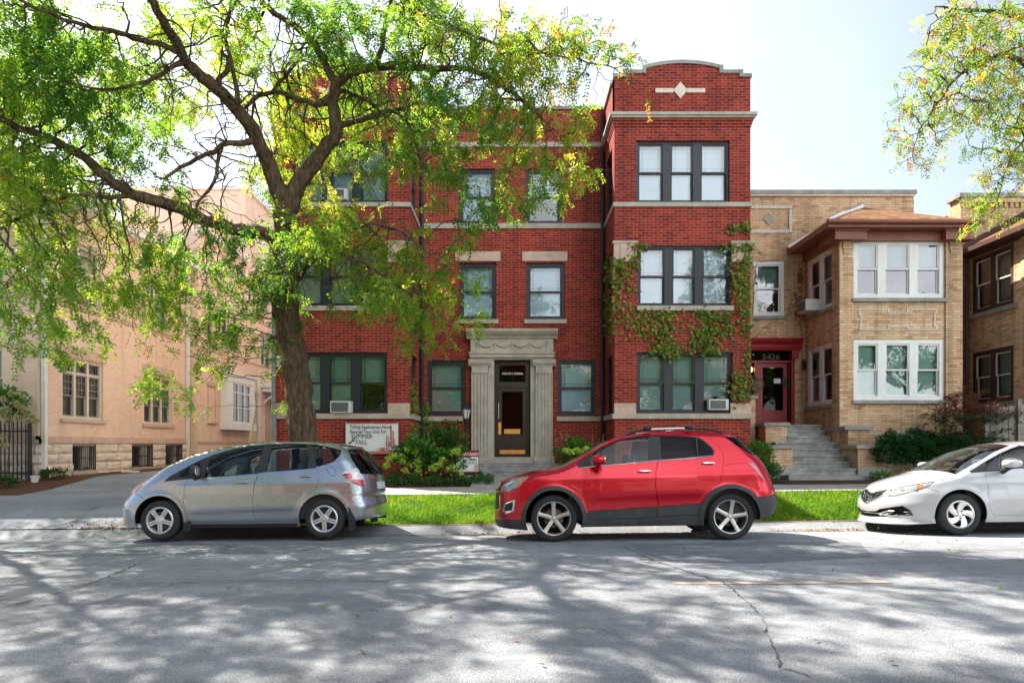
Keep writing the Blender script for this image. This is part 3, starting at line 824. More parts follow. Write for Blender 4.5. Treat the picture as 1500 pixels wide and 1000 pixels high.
# door
d = MB(fc)
wq = -0.10
frame_rect(d, -0.52, 0.54, 1.04, 3.88, 0.09, wq - .12, wq)
d.box(-0.43, 0.45, 3.09, 3.20, wq - .12, wq - .01)
frame_rect(d, -0.43, 0.45, 3.20, 3.79, 0.05, wq - .1, wq - .03)
dframe = d.build('door_frame', M_DOORW, RB)
tp = MB(fc); tp.quad((-.4, 3.22, wq - .06), (.42, 3.22, wq - .06), (.42, 3.77, wq - .06), (-.4, 3.77, wq - .06)); tp.build('pane', M_GLASSDOOR, dframe)
tl = MB(fc); text_mb(tl, '5420-32 S. DREXEL', 0.078, 0.02, 3.47, wq - .052, align='CENTER', bold=0.002); tl.build('lettering', M_WHITE, dframe)
d = MB(fc)
wd_ = wq - .035
a, b, c0, c1 = -0.425, 0.445, 1.045, 3.085
d.box(a, a + .13, c0, c1, wd_ - .05, wd_); d.box(b - .13, b, c0, c1, wd_ - .05, wd_)
d.box(a + .13, b - .13, c1 - .12, c1, wd_ - .05, wd_); d.box(a + .13, b - .13, 1.62, 1.70, wd_ - .05, wd_); d.box(a + .13, b - .13, c0, 1.30, wd_ - .05, wd_)
d.box(a + .13, b - .13, 1.30, 1.62, wd_ - .045, wd_ - .02); d.box(a + .18, b - .18, 1.35, 1.57, wd_ - .02, wd_ - .008)
d.quad((a, c0, wd_ - .8), (b, c0, wd_ - .8), (b, 3.8, wd_ - .8), (a, 3.8, wd_ - .8), 1)
door = d.build('door', [M_DOORW, M_DARK], RB)
d = MB(fc); d.quad((a + .12, 1.69, wd_ - .03), (b - .12, 1.69, wd_ - .03), (b - .12, c1 - .11, wd_ - .03), (a + .12, c1 - .11, wd_ - .03)); d.build('pane', M_GLASSDOOR, door)
d = MB(fc); d.box(a + .06, b - .06, 1.065, 1.245, wd_, wd_ + .004); d.build('kick_plate', M_BRASS, door)
d = MB(fc); d.box(a + .02, a + .105, 1.70, 2.06, wd_, wd_ + .006); d.box(a + .045, a + .075, 1.86, 1.90, wd_ + .006, wd_ + .02); d.build('lock_plate', M_BRASS, door)
d = MB(fc); d.tube([(a + .03, 2.16, wd_ + .05), (a + .03, 2.62, wd_ + .05)], .018, 8); d.tube([(a + .03, 2.2, wd_), (a + .03, 2.2, wd_ + .05)], .01, 6); d.tube([(a + .03, 2.58, wd_), (a + .03, 2.58, wd_ + .05)], .01, 6); d.build('handle', plain('door pull', (.55, .47, .33), .35, metal=1.0), door, smooth=50)
d = MB(fc); d.box(a + .19, b - .2, 1.72, 1.86, wd_ - .025, wd_ - .018); d.build('letter_plate', M_BRASS, door)
# steps up to the door
s_ = MB()
for k, (z0, z1) in enumerate(((0.44, 0.585), (0.585, 0.72), (0.72, 0.86))):
    y0 = 18.0 - 0.30 * (2 - k)
    s_.box(-1.42, 1.42, y0, YC - 0.16 + (0.0), z0 if k == 0 else z0, z1 - .004)
    s_.box(-1.43, 1.43, y0 - .02, y0 + .3, z1 - .05, z1, 0)
s_.build('front_step', M_STEP, RB)
# downpipes in the corners and at the left end
for x in (-2.62, 2.64):
    d = MB(); d.tube([(x, YC - .08, 11.0), (x, YC - .08, 4.5), (x, YC - .08, .6)], .05, 8)
    for z in (2.6, 5.5, 8.4, 10.4): d.tube([(x, YC - .08, z), (x, YC - .08, z + .06)], .062, 8)
    d.build('downpipe', M_BRONZE, RB, smooth=40)
d = MB(); d.tube([(-6.30, YB - .09, 5.6), (-6.30, YB - .09, 3.0), (-6.30, YB - .09, .55)], .055, 8); d.tube([(-6.30, YB - .09, 2.3), (-6.30, YB - .09, .55)], .075, 8)
d.build('downpipe', M_GREYM, RB, smooth=40)

# things set in or hung on its front
fb = front(YB)
ac_unit(fb, 5.20, 5.72, 2.32, 2.60, -0.10, 0.10, 'white air conditioner in the ground-floor window of the right red bay, below the ivy')
ac_unit(fb, -4.79, -4.24, 2.24, 2.55, -0.10, 0.14, 'beige air conditioner in the ground-floor bay window above the leasing banner')
ac_unit(fb, -3.92, -3.42, 5.13, 5.40, -0.10, 0.10, 'white air conditioner in the second-floor window behind the tree leaves')
ac_unit(fb, -4.88, -4.36, 7.88, 8.16, -0.10, 0.10, 'white air conditioner in the third-floor window of the left red bay')
# ================================================================== peach building on the left
LB = thing('apartment_building', 'long peach brick building along the driveway with a rusticated stone base and white downpipes', 'apartment building', (-12, 16.6, 0.5))
XA, XB, YA, YJ = -12.0, -11.64, 16.6, 24.3
fa, fb2, ff = east(XA), east(XB), front(YA)
yl = lambda px, x=12.0: x * 960.0 / (750 - px)
A1 = [(17.5, 19.23, 2.11, 3.76), (21.37, 23.13, 2.08, 3.72)]
A2 = [(17.37, 19.1, 5.30, 6.95), (21.25, 22.95, 5.30, 6.95)]
AB = [(17.9, 18.9, 0.66, 1.40), (20.7, 21.9, 0.66, 1.40), (22.7, 23.85, 0.66, 1.40)]
B2 = [(25.05, 25.6, 5.25, 6.9), (26.3, 26.9, 5.25, 6.9), (27.3, 27.9, 5.25, 6.9), (30.4, 31.7, 5.07, 6.55)]
B3 = [(28.95, 30.1, 7.75, 9.1), (30.5, 31.5, 7.75, 9.1)]
BD = [(30.9, 31.8, 1.5, 3.7)]
brk = MB()
def sub(fr, fn):
    m = MB(fr); fn(m); brk.add(m.v, m.f, 0, raw=True)
sub(fa, lambda m: wall_open(m, YA, YJ, 1.62, 7.9, A1 + A2))
sub(fb2, lambda m: (wall_open(m, YJ, 28.6, 0.4, 9.3, B2[:3]), wall_open(m, 28.6, 44.0, 0.4, 12.5, B2[3:] + B3 + BD)))
sub(front(28.6), lambda m: wall_open(m, -17.0, XB, 9.3, 12.5, []))
sub(front(YJ), lambda m: wall_open(m, XA, XB, 0.4, 9.3, []))
sub(ff, lambda m: wall_open(m, -24.0, XA, 1.62, 7.9, [(-14.6, -12.9, 2.3, 3.9), (-14.6, -12.9, 5.3, 6.9)]))
m = MB(); m.box(-24, XB - .02, 43.9, 44, .4, 12.4); m.box(-24, XB - .02, YJ + .01, YJ + .02, 7.9, 9.3); m.box(-24, XB - .03, YJ + .03, 28.58, 9.2, 9.28); m.box(-17, XB - .03, 28.63, 43.9, 12.3, 12.4); brk.add(m.v, m.f, 0)
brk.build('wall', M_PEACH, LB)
# rusticated base: each block a bulged, chipped face
sb = MB()
def rustic(fr, u0, u1, ops, courses):
    for (v0, v1) in courses:
        u = u0 - RNG.uniform(0, .3)
        while u < u1:
            L = RNG.uniform(.5, .95); a, b = max(u, u0), min(u + L, u1); u += L
            if b - a < .04: continue
            segs = [(a, b)]
            for o in ops:
                if o[3] > v0 + .02 and o[2] < v1 - .02:
                    ns = []
                    for p, q in segs:
                        if q <= o[0] or p >= o[1]: ns.append((p, q)); continue
                        if p < o[0]: ns.append((p, o[0]))
                        if q > o[1]: ns.append((o[1], q))
                    segs = ns
            for p, q in segs:
                if q - p < .05: continue
                n, k = max(3, int((q - p) / .09)), 5; g = .012
                base = RNG.uniform(.02, .05); vs = []
                for j in range(k + 1):
                    for i in range(n + 1):
                        e = min(i, n - i, 1) * min(j, k - j, 1)
                        vs.append((p + g + (q - p - 2 * g) * i / n, v0 + g + (v1 - v0 - 2 * g) * j / k, (base + RNG.uniform(-.022, .028)) if e else 0.0))
                fs = [(j * (n + 1) + i, j * (n + 1) + i + 1, (j + 1) * (n + 1) + i + 1, (j + 1) * (n + 1) + i) for j in range(k) for i in range(n)]
                mm = MB(fr); mm.add(vs, fs); sb.add(mm.v, mm.f, 0, raw=True)
crs = [(0.38, 0.64), (0.64, 0.90), (0.90, 1.16), (1.16, 1.44)]
rustic(fa, YA, YJ, AB, crs); rustic(ff, -24, XA, [], crs)
mm = MB(fa); wall_open(mm, YA, YJ, .3, 1.44, AB, w=-.004, reveal=.2); sb.add(mm.v, mm.f, 1, raw=True)
mm = MB(ff); wall_open(mm, -24, XA, .3, 1.44, [], w=-.004); sb.add(mm.v, mm.f, 1, raw=True)
sb.build('stone_base', [M_WSTONE, M_LIME], LB, smooth=35)
tr = MB()
mm = MB(fa)
mm.box(YA - .05, YJ - .001, 1.44, 1.535, -.05, .05); mm.box(YA - .03, YJ - .001, 1.535, 1.62, -.05, .03)
mm.box(YA, YJ - .001, 5.12, 5.26, 0, .03)
for a, b, c, d in A1 + A2:
    mm.box(a - .1, b + .1, c - .10, c, -.05, .07); 
    if d < 5: mm.box(a - .1, b + .12, d + .03, d + .30, 0, .03)
tr.add(mm.v, mm.f, 0, raw=True)
mm = MB(fb2); mm.box(YJ + .001, 44, 1.44, 1.53, 0, .03); mm.box(YJ + .001, 44, 5.0, 5.07 , 0, .03); mm.box(YJ + .001, 44, 7.0, 7.12, 0, .03)
for a, b, c, d in B2 + B3: mm.box(a - .06, b + .06, c - .1 if c > 5.1 else c - .0, c if c > 5.1 else c + .002, 0, .05)
tr.add(mm.v, mm.f, 0, raw=True)
mm = MB(ff); mm.box(-24, XA + .05, 1.44, 1.535, -.05, .05); mm.box(-24, XA + .03, 1.535, 1.62, -.05, .03); mm.box(-24, XA - .001, 5.12, 5.26, 0, .03); tr.add(mm.v, mm.f, 0, raw=True)
tr.split('stone_trim', M_LIMEP, LB)
M_CREAM = plain('cream painted frame', (0.66, 0.56, 0.46), 0.5, var=0.06)
window.blindmat = M_CURT
for o in A1: window(fa, LB, *o, n=3, fm=M_CREAM, gl=M_GLASSD, mull=.09, edge=.07, w=-.06, transom=.3, muntin='grid', split=.48, blinds=[.98], curtain=True, sash=.04, sashm=M_GREYM)
for o in A2: window(fa, LB, *o, n=2, fm=M_CREAM, gl=M_GLASSD, mull=.1, edge=.06, w=-.06, muntin='grid', blinds=[.7], sash=.04, sashm=M_GREYM)
for o in B2 + B3: window(fb2, LB, *o, n=1 if o[1] - o[0] < .8 else 2, fm=M_CREAM, gl=M_GLASSD, mull=.09, edge=.06, w=-.06, blinds=[.5], sash=.04, sashm=M_GREYM)
for o in ((-14.6, -12.9, 2.3, 3.9), (-14.6, -12.9, 5.3, 6.9)): window(ff, LB, *o, n=2, fm=M_CREAM, gl=M_GLASSD, mull=.1, blinds=[.6])
# basement lights with bars
for o in AB:
    mb = MB(fa); frame_rect(mb, *o, .05, -.15, -.05); c = (o[0] + o[1]) / 2; mb.box(c - .03, c + .03, o[2] + .05, o[3] - .05, -.15, -.055)
    k = -.4
    mb.quad((o[0], o[2], k), (o[1], o[2], k), (o[1], o[3], k), (o[0], o[3], k), 1)
    w_ = mb.build('basement_window', [M_CREAM, M_DARK], LB)
    mb = MB(fa); mb.quad((o[0] + .05, o[2] + .05, -.12), (o[1] - .05, o[2] + .05, -.12), (o[1] - .05, o[3] - .05, -.12), (o[0] + .05, o[3] - .05, -.12)); mb.build('pane', M_GLASSD, w_)
    mb = MB(fa); n = int((o[1] - o[0]) / .085)
    for i in range(n + 1):
        u = o[0] + .04 + (o[1] - o[0] - .08) * i / n; mb.box(u - .008, u + .008, o[2] + .02, o[3] - .02, .0, .018)
    for v in (o[2] + .06, (o[2] + o[3]) / 2, o[3] - .06): mb.box(o[0] + .02, o[1] - .02, v - .01, v + .01, -.014, .0)
    mb.build('window_bars', M_BLACK, w_)
    mb = MB(fa); mb.box(o[0] - .05, o[1] + .05, o[2] - .09, o[2] - .001, -.1, .06); mb.split('sill', M_LIME, w_)
# oriel, niches, side door, canopy, railing on the rear part
mb = MB(fb2); a, b = 26.15, 29.0
mb.box(a, b, 2.0, 2.28, 0, .34); mb.box(a + .06, b - .06, 3.95, 4.25, 0, .30); mb.box(a - .05, b + .05, 4.25, 4.32, 0, .38)
mb.box(a + .06, a + .5, 2.28, 3.95, 0, .28); mb.box(b - .5, b - .06, 2.28, 3.95, 0, .28)
oriel = mb.build('oriel_window', M_WHITE, LB)
mb = MB(fb2); frame_rect(mb, a + .5, b - .5, 2.28, 3.95, .07, .18, .27)
for k in (1, 2): u = a + .5 + (b - a - 1) * k / 3; mb.box(u - .04, u + .04, 2.35, 3.88, .18, .265)
mb.box(a + .57, b - .57, 3.5, 3.56, .18, .262); mb.box(a + .57, b - .57, 2.9, 2.94, .18, .255)
mb.quad((a + .5, 2.28, .02), (b - .5, 2.28, .02), (b - .5, 3.95, .02), (a + .5, 3.95, .02), 1); mb.build('frame', [M_WHITE, M_DARK], oriel)
mb = MB(fb2); mb.quad((a + .5, 2.28, .22), (b - .5, 2.28, .22), (b - .5, 3.95, .22), (a + .5, 3.95, .22)); mb.build('pane', M_GLASSD, oriel)
mb = MB(fb2)
for a, b in ((25.05, 25.7), (29.4, 29.8)): mb.box(a - .05, b + .05, 3.65, 3.8, 0, .06); mb.box(a - .05, b + .05, 2.2, 2.28, 0, .08); mb.box(a, a + .06, 2.28, 3.65, 0, .02); mb.box(b - .06, b, 2.28, 3.65, 0, .02)
mb.split('niche', M_LIMEP, LB)
mb = MB(fb2); mb.box(30.9, 31.8, 1.5, 3.7, -.12, -.06); mb.build('side_door', plain('tan door', (.45, .22, .09), .5), LB)
mb = MB(fb2); mb.box(30.4, 32.6, 4.05, 4.2, 0, .95); mb.box(30.5, 32.5, 3.85, 4.05, 0, .85)
for u in (30.55, 32.35): mb.tube([(u, 3.3, .03), (u, 3.5, .25), (u, 3.75, .6), (u, 3.86, .8)], .05, 6)
mb.build('canopy', M_WHITE, LB)
mb = MB(fb2); mb.box(30.3, 33, .5, 1.45, 0.03, .95); mb.build('landing', M_CONC, LB)
mb = MB(fb2)
for i in range(12):
    u = 30.35 + i * .22; mb.box(u - .012, u + .012, 1.45, 2.3, .9, .925)
mb.box(30.3, 33, 2.3, 2.34, .89, .935); mb.box(30.3, 33, 1.52, 1.55, .895, .93)
mb.build('railing', M_WHITE, LB)
for (x, y, z0, z1) in ((XA + .07, 16.72, .75, 7.8), (XA + .07, 24.12, .6, 7.8), (XB + .07, 29.95, .6, 4.4)):
    mb = MB(); mb.box(x - .05, x + .05, y - .05, y + .05, z0, z1)
    for z in (z0 + .8, (z0 + z1) / 2, z1 - .4): mb.box(x - .058, x + .056, y - .062, y + .062, z, z + .04)
    if y == 16.72: mb.box(x - .065, x + .065, y - .065, y + .065, .45, .78, 1)
    mb.build('downpipe', [M_WHITE, M_BROWN], LB)
# roof: shingled slopes over the front part, white gutter
M_SHING = brick('grey shingles', [(.10, .11, .12), (.15, .16, .18), (.20, .21, .23)], (.07, .07, .08), bw=.3, rh=.14, ms=.01, stain=.2)
mb = MB(); ex = XA + .35; ey = YA - .35
mb.add([(ex, ey, 7.95), (ex, YJ + .2, 7.95), (-17.5, YJ + .2, 9.9), (-17.5, 22.1, 9.9), (-24, ey, 7.95), (-24, 22.1, 9.9)], [(0, 1, 2, 3), (4, 0, 3, 5)])
mb.build('roof', M_SHING, LB)
mb = MB(); mb.box(XA, ex, YA, YJ - .005, 7.80, 7.9); mb.box(-24, ex, ey, YA, 7.80, 7.9); mb.box(ex - .02, ex + .1, ey, YJ - .005, 7.85, 8.0); mb.box(-24, ex + .1, ey - .1, ey, 7.85, 8.0)
mb.box(XB - .1, XB + .2, YJ, 28.55, 9.3, 9.42); mb.box(-17, XB + .12, 28.5, 44, 12.5, 12.65); mb.split('gutter', M_WHITE, LB)
# white dormer that shows through the leaves
mb = MB(); mb.box(-15.2, -13.4, 20.0, 21.6, 8.0, 9.0); mb.prism([(-15.3, 10.1), (-13.2, 10.1), (-14.2, 10.9)], 19.9, 21.7) if False else None
mb.add([(-13.25, 19.9, 9.0), (-13.25, 21.7, 9.0), (-13.25, 20.8, 9.6), (-16.5, 20.8, 9.6), (-16.5, 19.9, 9.0), (-16.5, 21.7, 9.0)], [(0, 1, 2), (0, 2, 3, 4), (1, 5, 3, 2)])
mb.build('dormer', M_WHITE, LB)

# ================================================================== neighbours on the right
TH = thing('house', 'two-storey tan brick house with white windows, red front door and a hipped brown eave', 'house', (9.05, 18.1, 0.6))
YT, YTB, XL, XR = 18.1, 20.2, 9.04, 12.39
tx = lambda px: WX(px, YT); tz = lambda py: WZ(py, YT); bx = lambda px: WX(px, YTB); bz = lambda py: WZ(py, YTB)
F2 = (tx(1250), tx(1383), tz(437), tz(350)); F1 = (tx(1250), tx(1383), tz(586), tz(497))
S2 = (18.45, 20.02, 5.30, 6.98); S1 = (18.45, 20.02, 2.55, 4.30)
C2 = (bx(1104), bx(1149), bz(463), bz(382))
DO = (bx(1098), bx(1158), 2.0, bz(510))
brk = MB(); f = front(YT); g_ = front(YTB); h = west(XL)
def sub(fr, fn):
    m = MB(fr); fn(m); brk.add(m.v, m.f, 0, raw=True)
sub(f, lambda m: wall_open(m, XL, XR, .4, 7.42, [F1, F2]))
sub(h, lambda m: wall_open(m, -YTB, -YT, .4, 7.42, [(-S1[1], -S1[0], S1[2], S1[3]), (-S2[1], -S2[0], S2[2], S2[3])]))
sub(g_, lambda m: wall_open(m, XO + .01, XR, .4, 9.1, [C2, DO]))
m = MB(); m.box(XR - .02, XR - .001, YT + .01, 36, .4, 7.40); m.box(XR - .3, XR - .001, YTB + .01, 36, 7.4, 9.09); m.box(XO + .02, XR - .31, YTB + .02, 36, 8.7, 8.8); m.box(XO + .02, XR - .31, 35.9, 36, .4, 8.69)
brk.add(m.v, m.f, 0)
# brick piers at the bay's front corners
m = MB(f)
for a, b in ((XL - .02, tx(1249)), (tx(1384), XR + .02)): m.box(a, b, .4, 7.0, 0, .05); m.box(a + .08, b - .05, 6.78, 6.98, .05, .10); m.box(a + .11, b - .08, 6.66, 6.78, .05, .08)
m2 = MB(h); m2.box(-YT - .38, -YT - .0, .4, 7.0, 0, .022)
brk.add(m.v, m.f, 0, raw=True); brk.add(m2.v, m2.f, 0, raw=True)
brk.build('wall', M_TAN, TH)
tb = MB()
m = MB(f)
def outline(pts, t=.055, w=.018):
    for (a0, b0), (a1, b1) in zip(pts, pts[1:]):
        if abs(a1 - a0) > abs(b1 - b0): m.box(min(a0, a1) - t / 2, max(a0, a1) + t / 2, b0 - t / 2, b0 + t / 2, 0, w)
        else: m.box(a0 - t / 2, a0 + t / 2, min(b0, b1) - t / 2, max(b0, b1) + t / 2, 0, w - .003)
def o_(pts): outline([(tx(1080 + a / 2.857), tz(250 + b / 2.857)) for a, b in pts])
o_([(510, 579), (634, 579), (634, 596), (712, 596), (712, 579), (832, 579), (832, 595), (826, 595), (826, 650), (832, 650), (832, 666), (714, 666), (714, 650), (634, 650), (634, 666), (514, 666), (514, 650), (518, 650), (518, 600), (510, 600), (510, 579)])
o_([(490, 1180), (490, 1120), (484, 1120), (484, 1090), (535, 1090), (535, 1102), (835, 1102)])
o_([(880, 1180), (880, 1120), (890, 1120), (890, 1090)])
tb.add(m.v, m.f, 0, raw=True)
m = MB(g_)
x0, x1 = XO + .02, bx(1160)
m.box(x0, x1, bz(306), bz(301), 0, .03); m.box(x0, x1 - .1, bz(342), bz(337), 0, .03); m.box(x1 - .1, x1, bz(341), bz(307), 0, .029)
m.box(XO + .02, XR, bz(288), bz(283), 0, .06)
tb.add(m.v, m.f, 0, raw=True)
tb.split('trim_brick', M_CREAMB, TH)
st = MB()
m = MB(f)
for F_ in (F1, F2): m.box(F_[0] - .06, F_[1] + .06, F_[2] - .1, F_[2] - .003, -.1, .09)
st.add(m.v, m.f, 0, raw=True)
m = MB(h)
for S_ in (S1, S2): m.box(-S_[1] - .1, -S_[0] + .1, S_[2] - .1, S_[2] - .003, -.1, .08)
st.add(m.v, m.f, 0, raw=True)
m = MB(g_); m.box(C2[0] - .06, C2[1] + .06, C2[2] - .1, C2[2] - .003, -.1, .07)
m.box(XO + .02, XR + .05, 9.1, 9.22, -.35, .08)
c = (bx(1126), bz(321)); m.prism([(c[0], c[1] - .19), (c[0] + .18, c[1]), (c[0], c[1] + .19), (c[0] - .18, c[1])], 0, .03)
st.add(m.v, m.f, 0, raw=True)
st.split('stone_trim', M_COPE, TH)
window.blindmat = M_SHADE
window(f, TH, *F2, n=3, fm=M_WHITE, gl=M_GLASSD, mull=.22, edge=.12, w=-.02, blinds=[.42], widths=[.31, .36, .33], sash=.04)
window.blindmat = M_SHADEG
window(f, TH, *F1, n=3, fm=M_WHITE, gl=M_GLASS, mull=.22, edge=.12, w=-.02, blinds=[.98], widths=[.31, .36, .33], sash=.04)
window.blindmat = M_SHADEG
window(h, TH, -S2[1], -S2[0], S2[2], S2[3], n=2, fm=M_WHITE, gl=M_GLASSD, mull=.2, edge=.11, w=-.02, blinds=[.4], sash=.04)
window(h, TH, -S1[1], -S1[0], S1[2], S1[3], n=2, fm=M_WHITE, gl=M_GLASSD, mull=.2, edge=.11, w=-.02, blinds=[.45], sash=.04)
window(g_, TH, *C2, n=1, fm=M_WHITE, gl=M_GLASSD, edge=.11, w=-.03, blinds=[.55], sash=.04)
# hipped roof with deep painted eave
ex0, ex1, ey, ez = 8.50, 12.55, 17.62, 7.42
M_SHR = brick('weathered red shingles', [(.24, .10, .05), (.36, .16, .07), (.42, .22, .10), (.28, .17, .07)], (.1, .06, .04), bw=.28, rh=.12, ms=.008, stain=.3)
m = MB(); ap = (10.80, YTB - .01, 8.70)
m.add([(ex0, ey, ez), (ex1, ey, ez), (ex1, YTB - .01, ez), ap, (ex0, YTB - .01, ez)], [(0, 1, 3), (1, 2, 3), (4, 0, 3)])
roof = m.build('roof', M_SHR, TH)
m = MB(); m.tube([(ex0, ey, ez + .02), (9.6, ey + 1.29, ez + .66), ap], .05, 6); m.tube([(ex0 - .02, YTB - .06, ez + .03), (9.6, YTB - .06, ez + .67), (10.80, YTB - .06, 8.74)], .06, 6); m.split('ridge_flashing', M_WHITE, roof, smooth=50)
m = MB()
m.box(ex0, ex1, ey, ey + .06, ez - .17, ez - .004); m.box(ex0 - .005, ex0 + .06, ey + .06, YTB - .02, ez - .17, ez - .004); m.box(ex1 - .06, ex1 + .004, ey + .06, YTB - .02, ez - .17, ez - .004)
m.box(ex0 + .06, ex1 - .06, ey + .06, YTB - .02, ez - .16, ez - .12)
m.box(XL - .03, XR + .03, YT - .10, YT + .02, 7.0, 7.25); m.box(XL - .10, XL + .02, YT + .02, YTB - .02, 7.0, 7.25)
for a, b in ((XL - .26, XL + .60), (XR - .60, XR + .16)): m.box(a, b, YT - .3, YT + .02, 6.98, 7.26); m.box(a - .04, b + .04, YT - .34, YT + .021, 7.20, 7.2605)
m.box(XL - .262, XL - .02, YT + .02, YT + .62, 6.98, 7.26)
m.split('eave', M_ROOFR, TH)
m = MB(); m.tube([(ex0 - .05, ey - .06, ez - .03), (ex1 + .1, ey - .06, ez - .05)], .06, 8); m.split('gutter', M_ROOFR, TH, smooth=50)
# red entrance
m = MB(g_)
q = bx(1163)
m.profile(XO + .02, q + .16, [(bz(514), 0), (bz(514), .16), (bz(510), .20), (bz(506), .22), (bz(502), .30), (bz(499), .34), (bz(497), .35), (bz(497), 0)])
m.box(DO[1], q, 2.0, bz(510) - .002, -.08, .06); m.box(DO[0], DO[1], bz(531), bz(528), -.12, -.0); m.box(DO[0], DO[0] + .05, 2.0, bz(510), -.12, 0)
m.box(bx(1106), bx(1109), 2.0, bz(531), -.12, -.01)
m.box(DO[0], DO[1], bz(514), bz(510) - .001, -.12, -.005)
# bracket
m.prism([(q - .14, bz(527)), (q + .03, bz(527)), (q + .10, bz(514)), (q - .14, bz(514))], .06, .20)
ent = m.build('door_surround', M_REDP, TH)
m = MB(g_); k = -.09
m.quad((DO[0], bz(528), k), (DO[1], bz(528), k), (DO[1], bz(514), k), (DO[0], bz(514), k)); m.quad((DO[0], 2.0, k), (bx(1106), 2.0, k), (bx(1106), bz(531), k), (DO[0], bz(531), k)); m.build('pane', M_GLASSDOOR, ent)
m = MB(g_); text_mb(m, '5426', .24, bx(1131), bz(526), -.08, align='CENTER', sx=1.15, bold=.004); m.build('house_number', plain('gilt', (.10, .07, .025), .6), ent)
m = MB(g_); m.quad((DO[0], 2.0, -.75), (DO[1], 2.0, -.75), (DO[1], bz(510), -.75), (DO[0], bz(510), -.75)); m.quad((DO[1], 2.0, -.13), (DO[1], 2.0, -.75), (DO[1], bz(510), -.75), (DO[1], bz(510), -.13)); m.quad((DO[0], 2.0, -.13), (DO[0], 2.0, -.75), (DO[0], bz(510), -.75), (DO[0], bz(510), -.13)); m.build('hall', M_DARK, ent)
m = MB(g_); a, b = bx(1110), bx(1154); t0, t1 = 2.02, bz(532)
m.box(a, a + .17, t0, t1, -.1, -.05); m.box(b - .12, b, t0, t1, -.1, -.05); m.box(a + .17, b - .12, t1 - .12, t1, -.1, -.05); m.box(a + .17, b - .12, t0, t0 + .44, -.1, -.05)
m.box(a + .2, b - .15, t0 + .1, t0 + .36, -.05, -.035)
dr = m.build('front_door', M_REDP, TH)
m = MB(g_); m.quad((a + .16, t0 + .43, -.08), (b - .11, t0 + .43, -.08), (b - .11, t1 - .11, -.08), (a + .16, t1 - .11, -.08)); m.build('pane', M_GLASSDOOR, dr)
m = MB(g_); m.box(bx(1135), bx(1145), bz(561), bz(554), -.078, -.074); m.box(bx(1129), bx(1135), bz(539), bz(537), -.078, -.074); m.split('notice', M_WHITE, dr)
m = MB(g_); m.box(bx(1148) - .04, bx(1152) + .02, bz(564), bz(553), -.05, .0); m.tube([(bx(1151), bz(567), .0), (bx(1151), bz(567), .05)], .03, 8); m.build('handle', M_BLACK, dr)
# lit lamp in the hall beside the door
M_LAMP = NT('lit lamp'); em = M_LAMP.n('ShaderNodeEmission'); em.inputs[0].default_value = (1, .62, .25, 1); em.inputs[1].default_value = 6; M_LAMP = M_LAMP.finish(em.outputs[0])
m = MB(); m.blob((bx(1103.5), YTB + .2, bz(540)), (.05, .05, .08), 10, 8); m.build('hall_lamp', M_LAMP, ent, smooth=60)
# wall lantern
wl = thing('wall_lantern', 'small black lantern on the tan brick wall beside the red door', 'wall lamp', (bx(1175), YTB - .12, bz(538)))
m = MB(); x, z = bx(1175), bz(536); y = YTB - .16
m.lathe([(0, .17), (.03, .15), (.075, .09), (.07, .07), (.055, -.10), (.03, -.13), (0, -.15)], (x, y, z), 8); m.tube([(x, y, z + .14), (x, y + .07, z + .2), (x, YTB, z + .12)], .013, 6); m.build('housing', M_BLACK, wl, smooth=40)
m = MB(); m.lathe([(.058, .06), (.05, -.08)], (x, y - .012, z), 8); m.build('lamp_glass', M_GLASSDOOR, wl)
# stone steps with brick cheek walls
sp_ = MB()
ZT = [0.62 + .17 * k for k in range(9)]
for k in range(8):
    y0 = 17.0 + .27 * k; xl = 7.28 if k < 5 else 7.72; z0 = ZT[k]
    sp_.box(xl, 8.93, y0, 19.3, z0, z0 + .166 ); sp_.box(xl - .015, 8.935, y0 - .025, y0 + .26, z0 + .12, z0 + .17)
sp_.box(6.9, 9.03, 19.15, YTB - .12, 1.2, 1.99)
sp_.build('steps', M_STEP, TH)
sp_ = MB(); sp_.box(6.95, 9.75, 16.45, 17.4, .42, .622); sp_.build('step_platform', M_CONC, TH)
ck = MB(); cap = MB(); bs = MB()
def cheek(x0, x1, y0, y1, z0, z1, t=.09):
    ck.box(x0, x1, y0, y1, z0, z1); cap.box(x0 - .06, x1 + .06, y0 - .06, y1 + .02, z1, z1 + t)
cheek(8.945, 9.75, 16.95, 18.03, .80, 1.30); bs.box(8.943, 9.78, 16.93, 18.04, .5, .80)
cheek(8.95, 9.03, 18.05, 19.9, 1.39, 1.78)
ck.box(9.041, 9.62, 17.62, 18.04, 1.39, 1.80); cap.box(8.92, 9.68, 17.56, 18.045, 1.801, 1.90)
cheek(6.68, 7.26, 16.95, 18.05, .80, 1.30); bs.box(6.66, 7.265, 16.93, 18.06, .5, .80)
cheek(7.10, 7.70, 18.35, 19.14, 1.0, 1.93)
cheek(6.45, 7.02, 18.9, 19.75, 1.0, 2.73)
ck.split('cheek_wall', M_TAN, TH); cap.split('wall_cap', M_COPE, TH); bs.split('wall_plinth', M_CONC, TH)
# little bracket dark passage between the houses is left open
ac_unit(west(XL), -19.75, -19.15, 5.33, 5.66, -.05, .45, 'white air conditioner sticking out of the tan house side window by the dead vine')

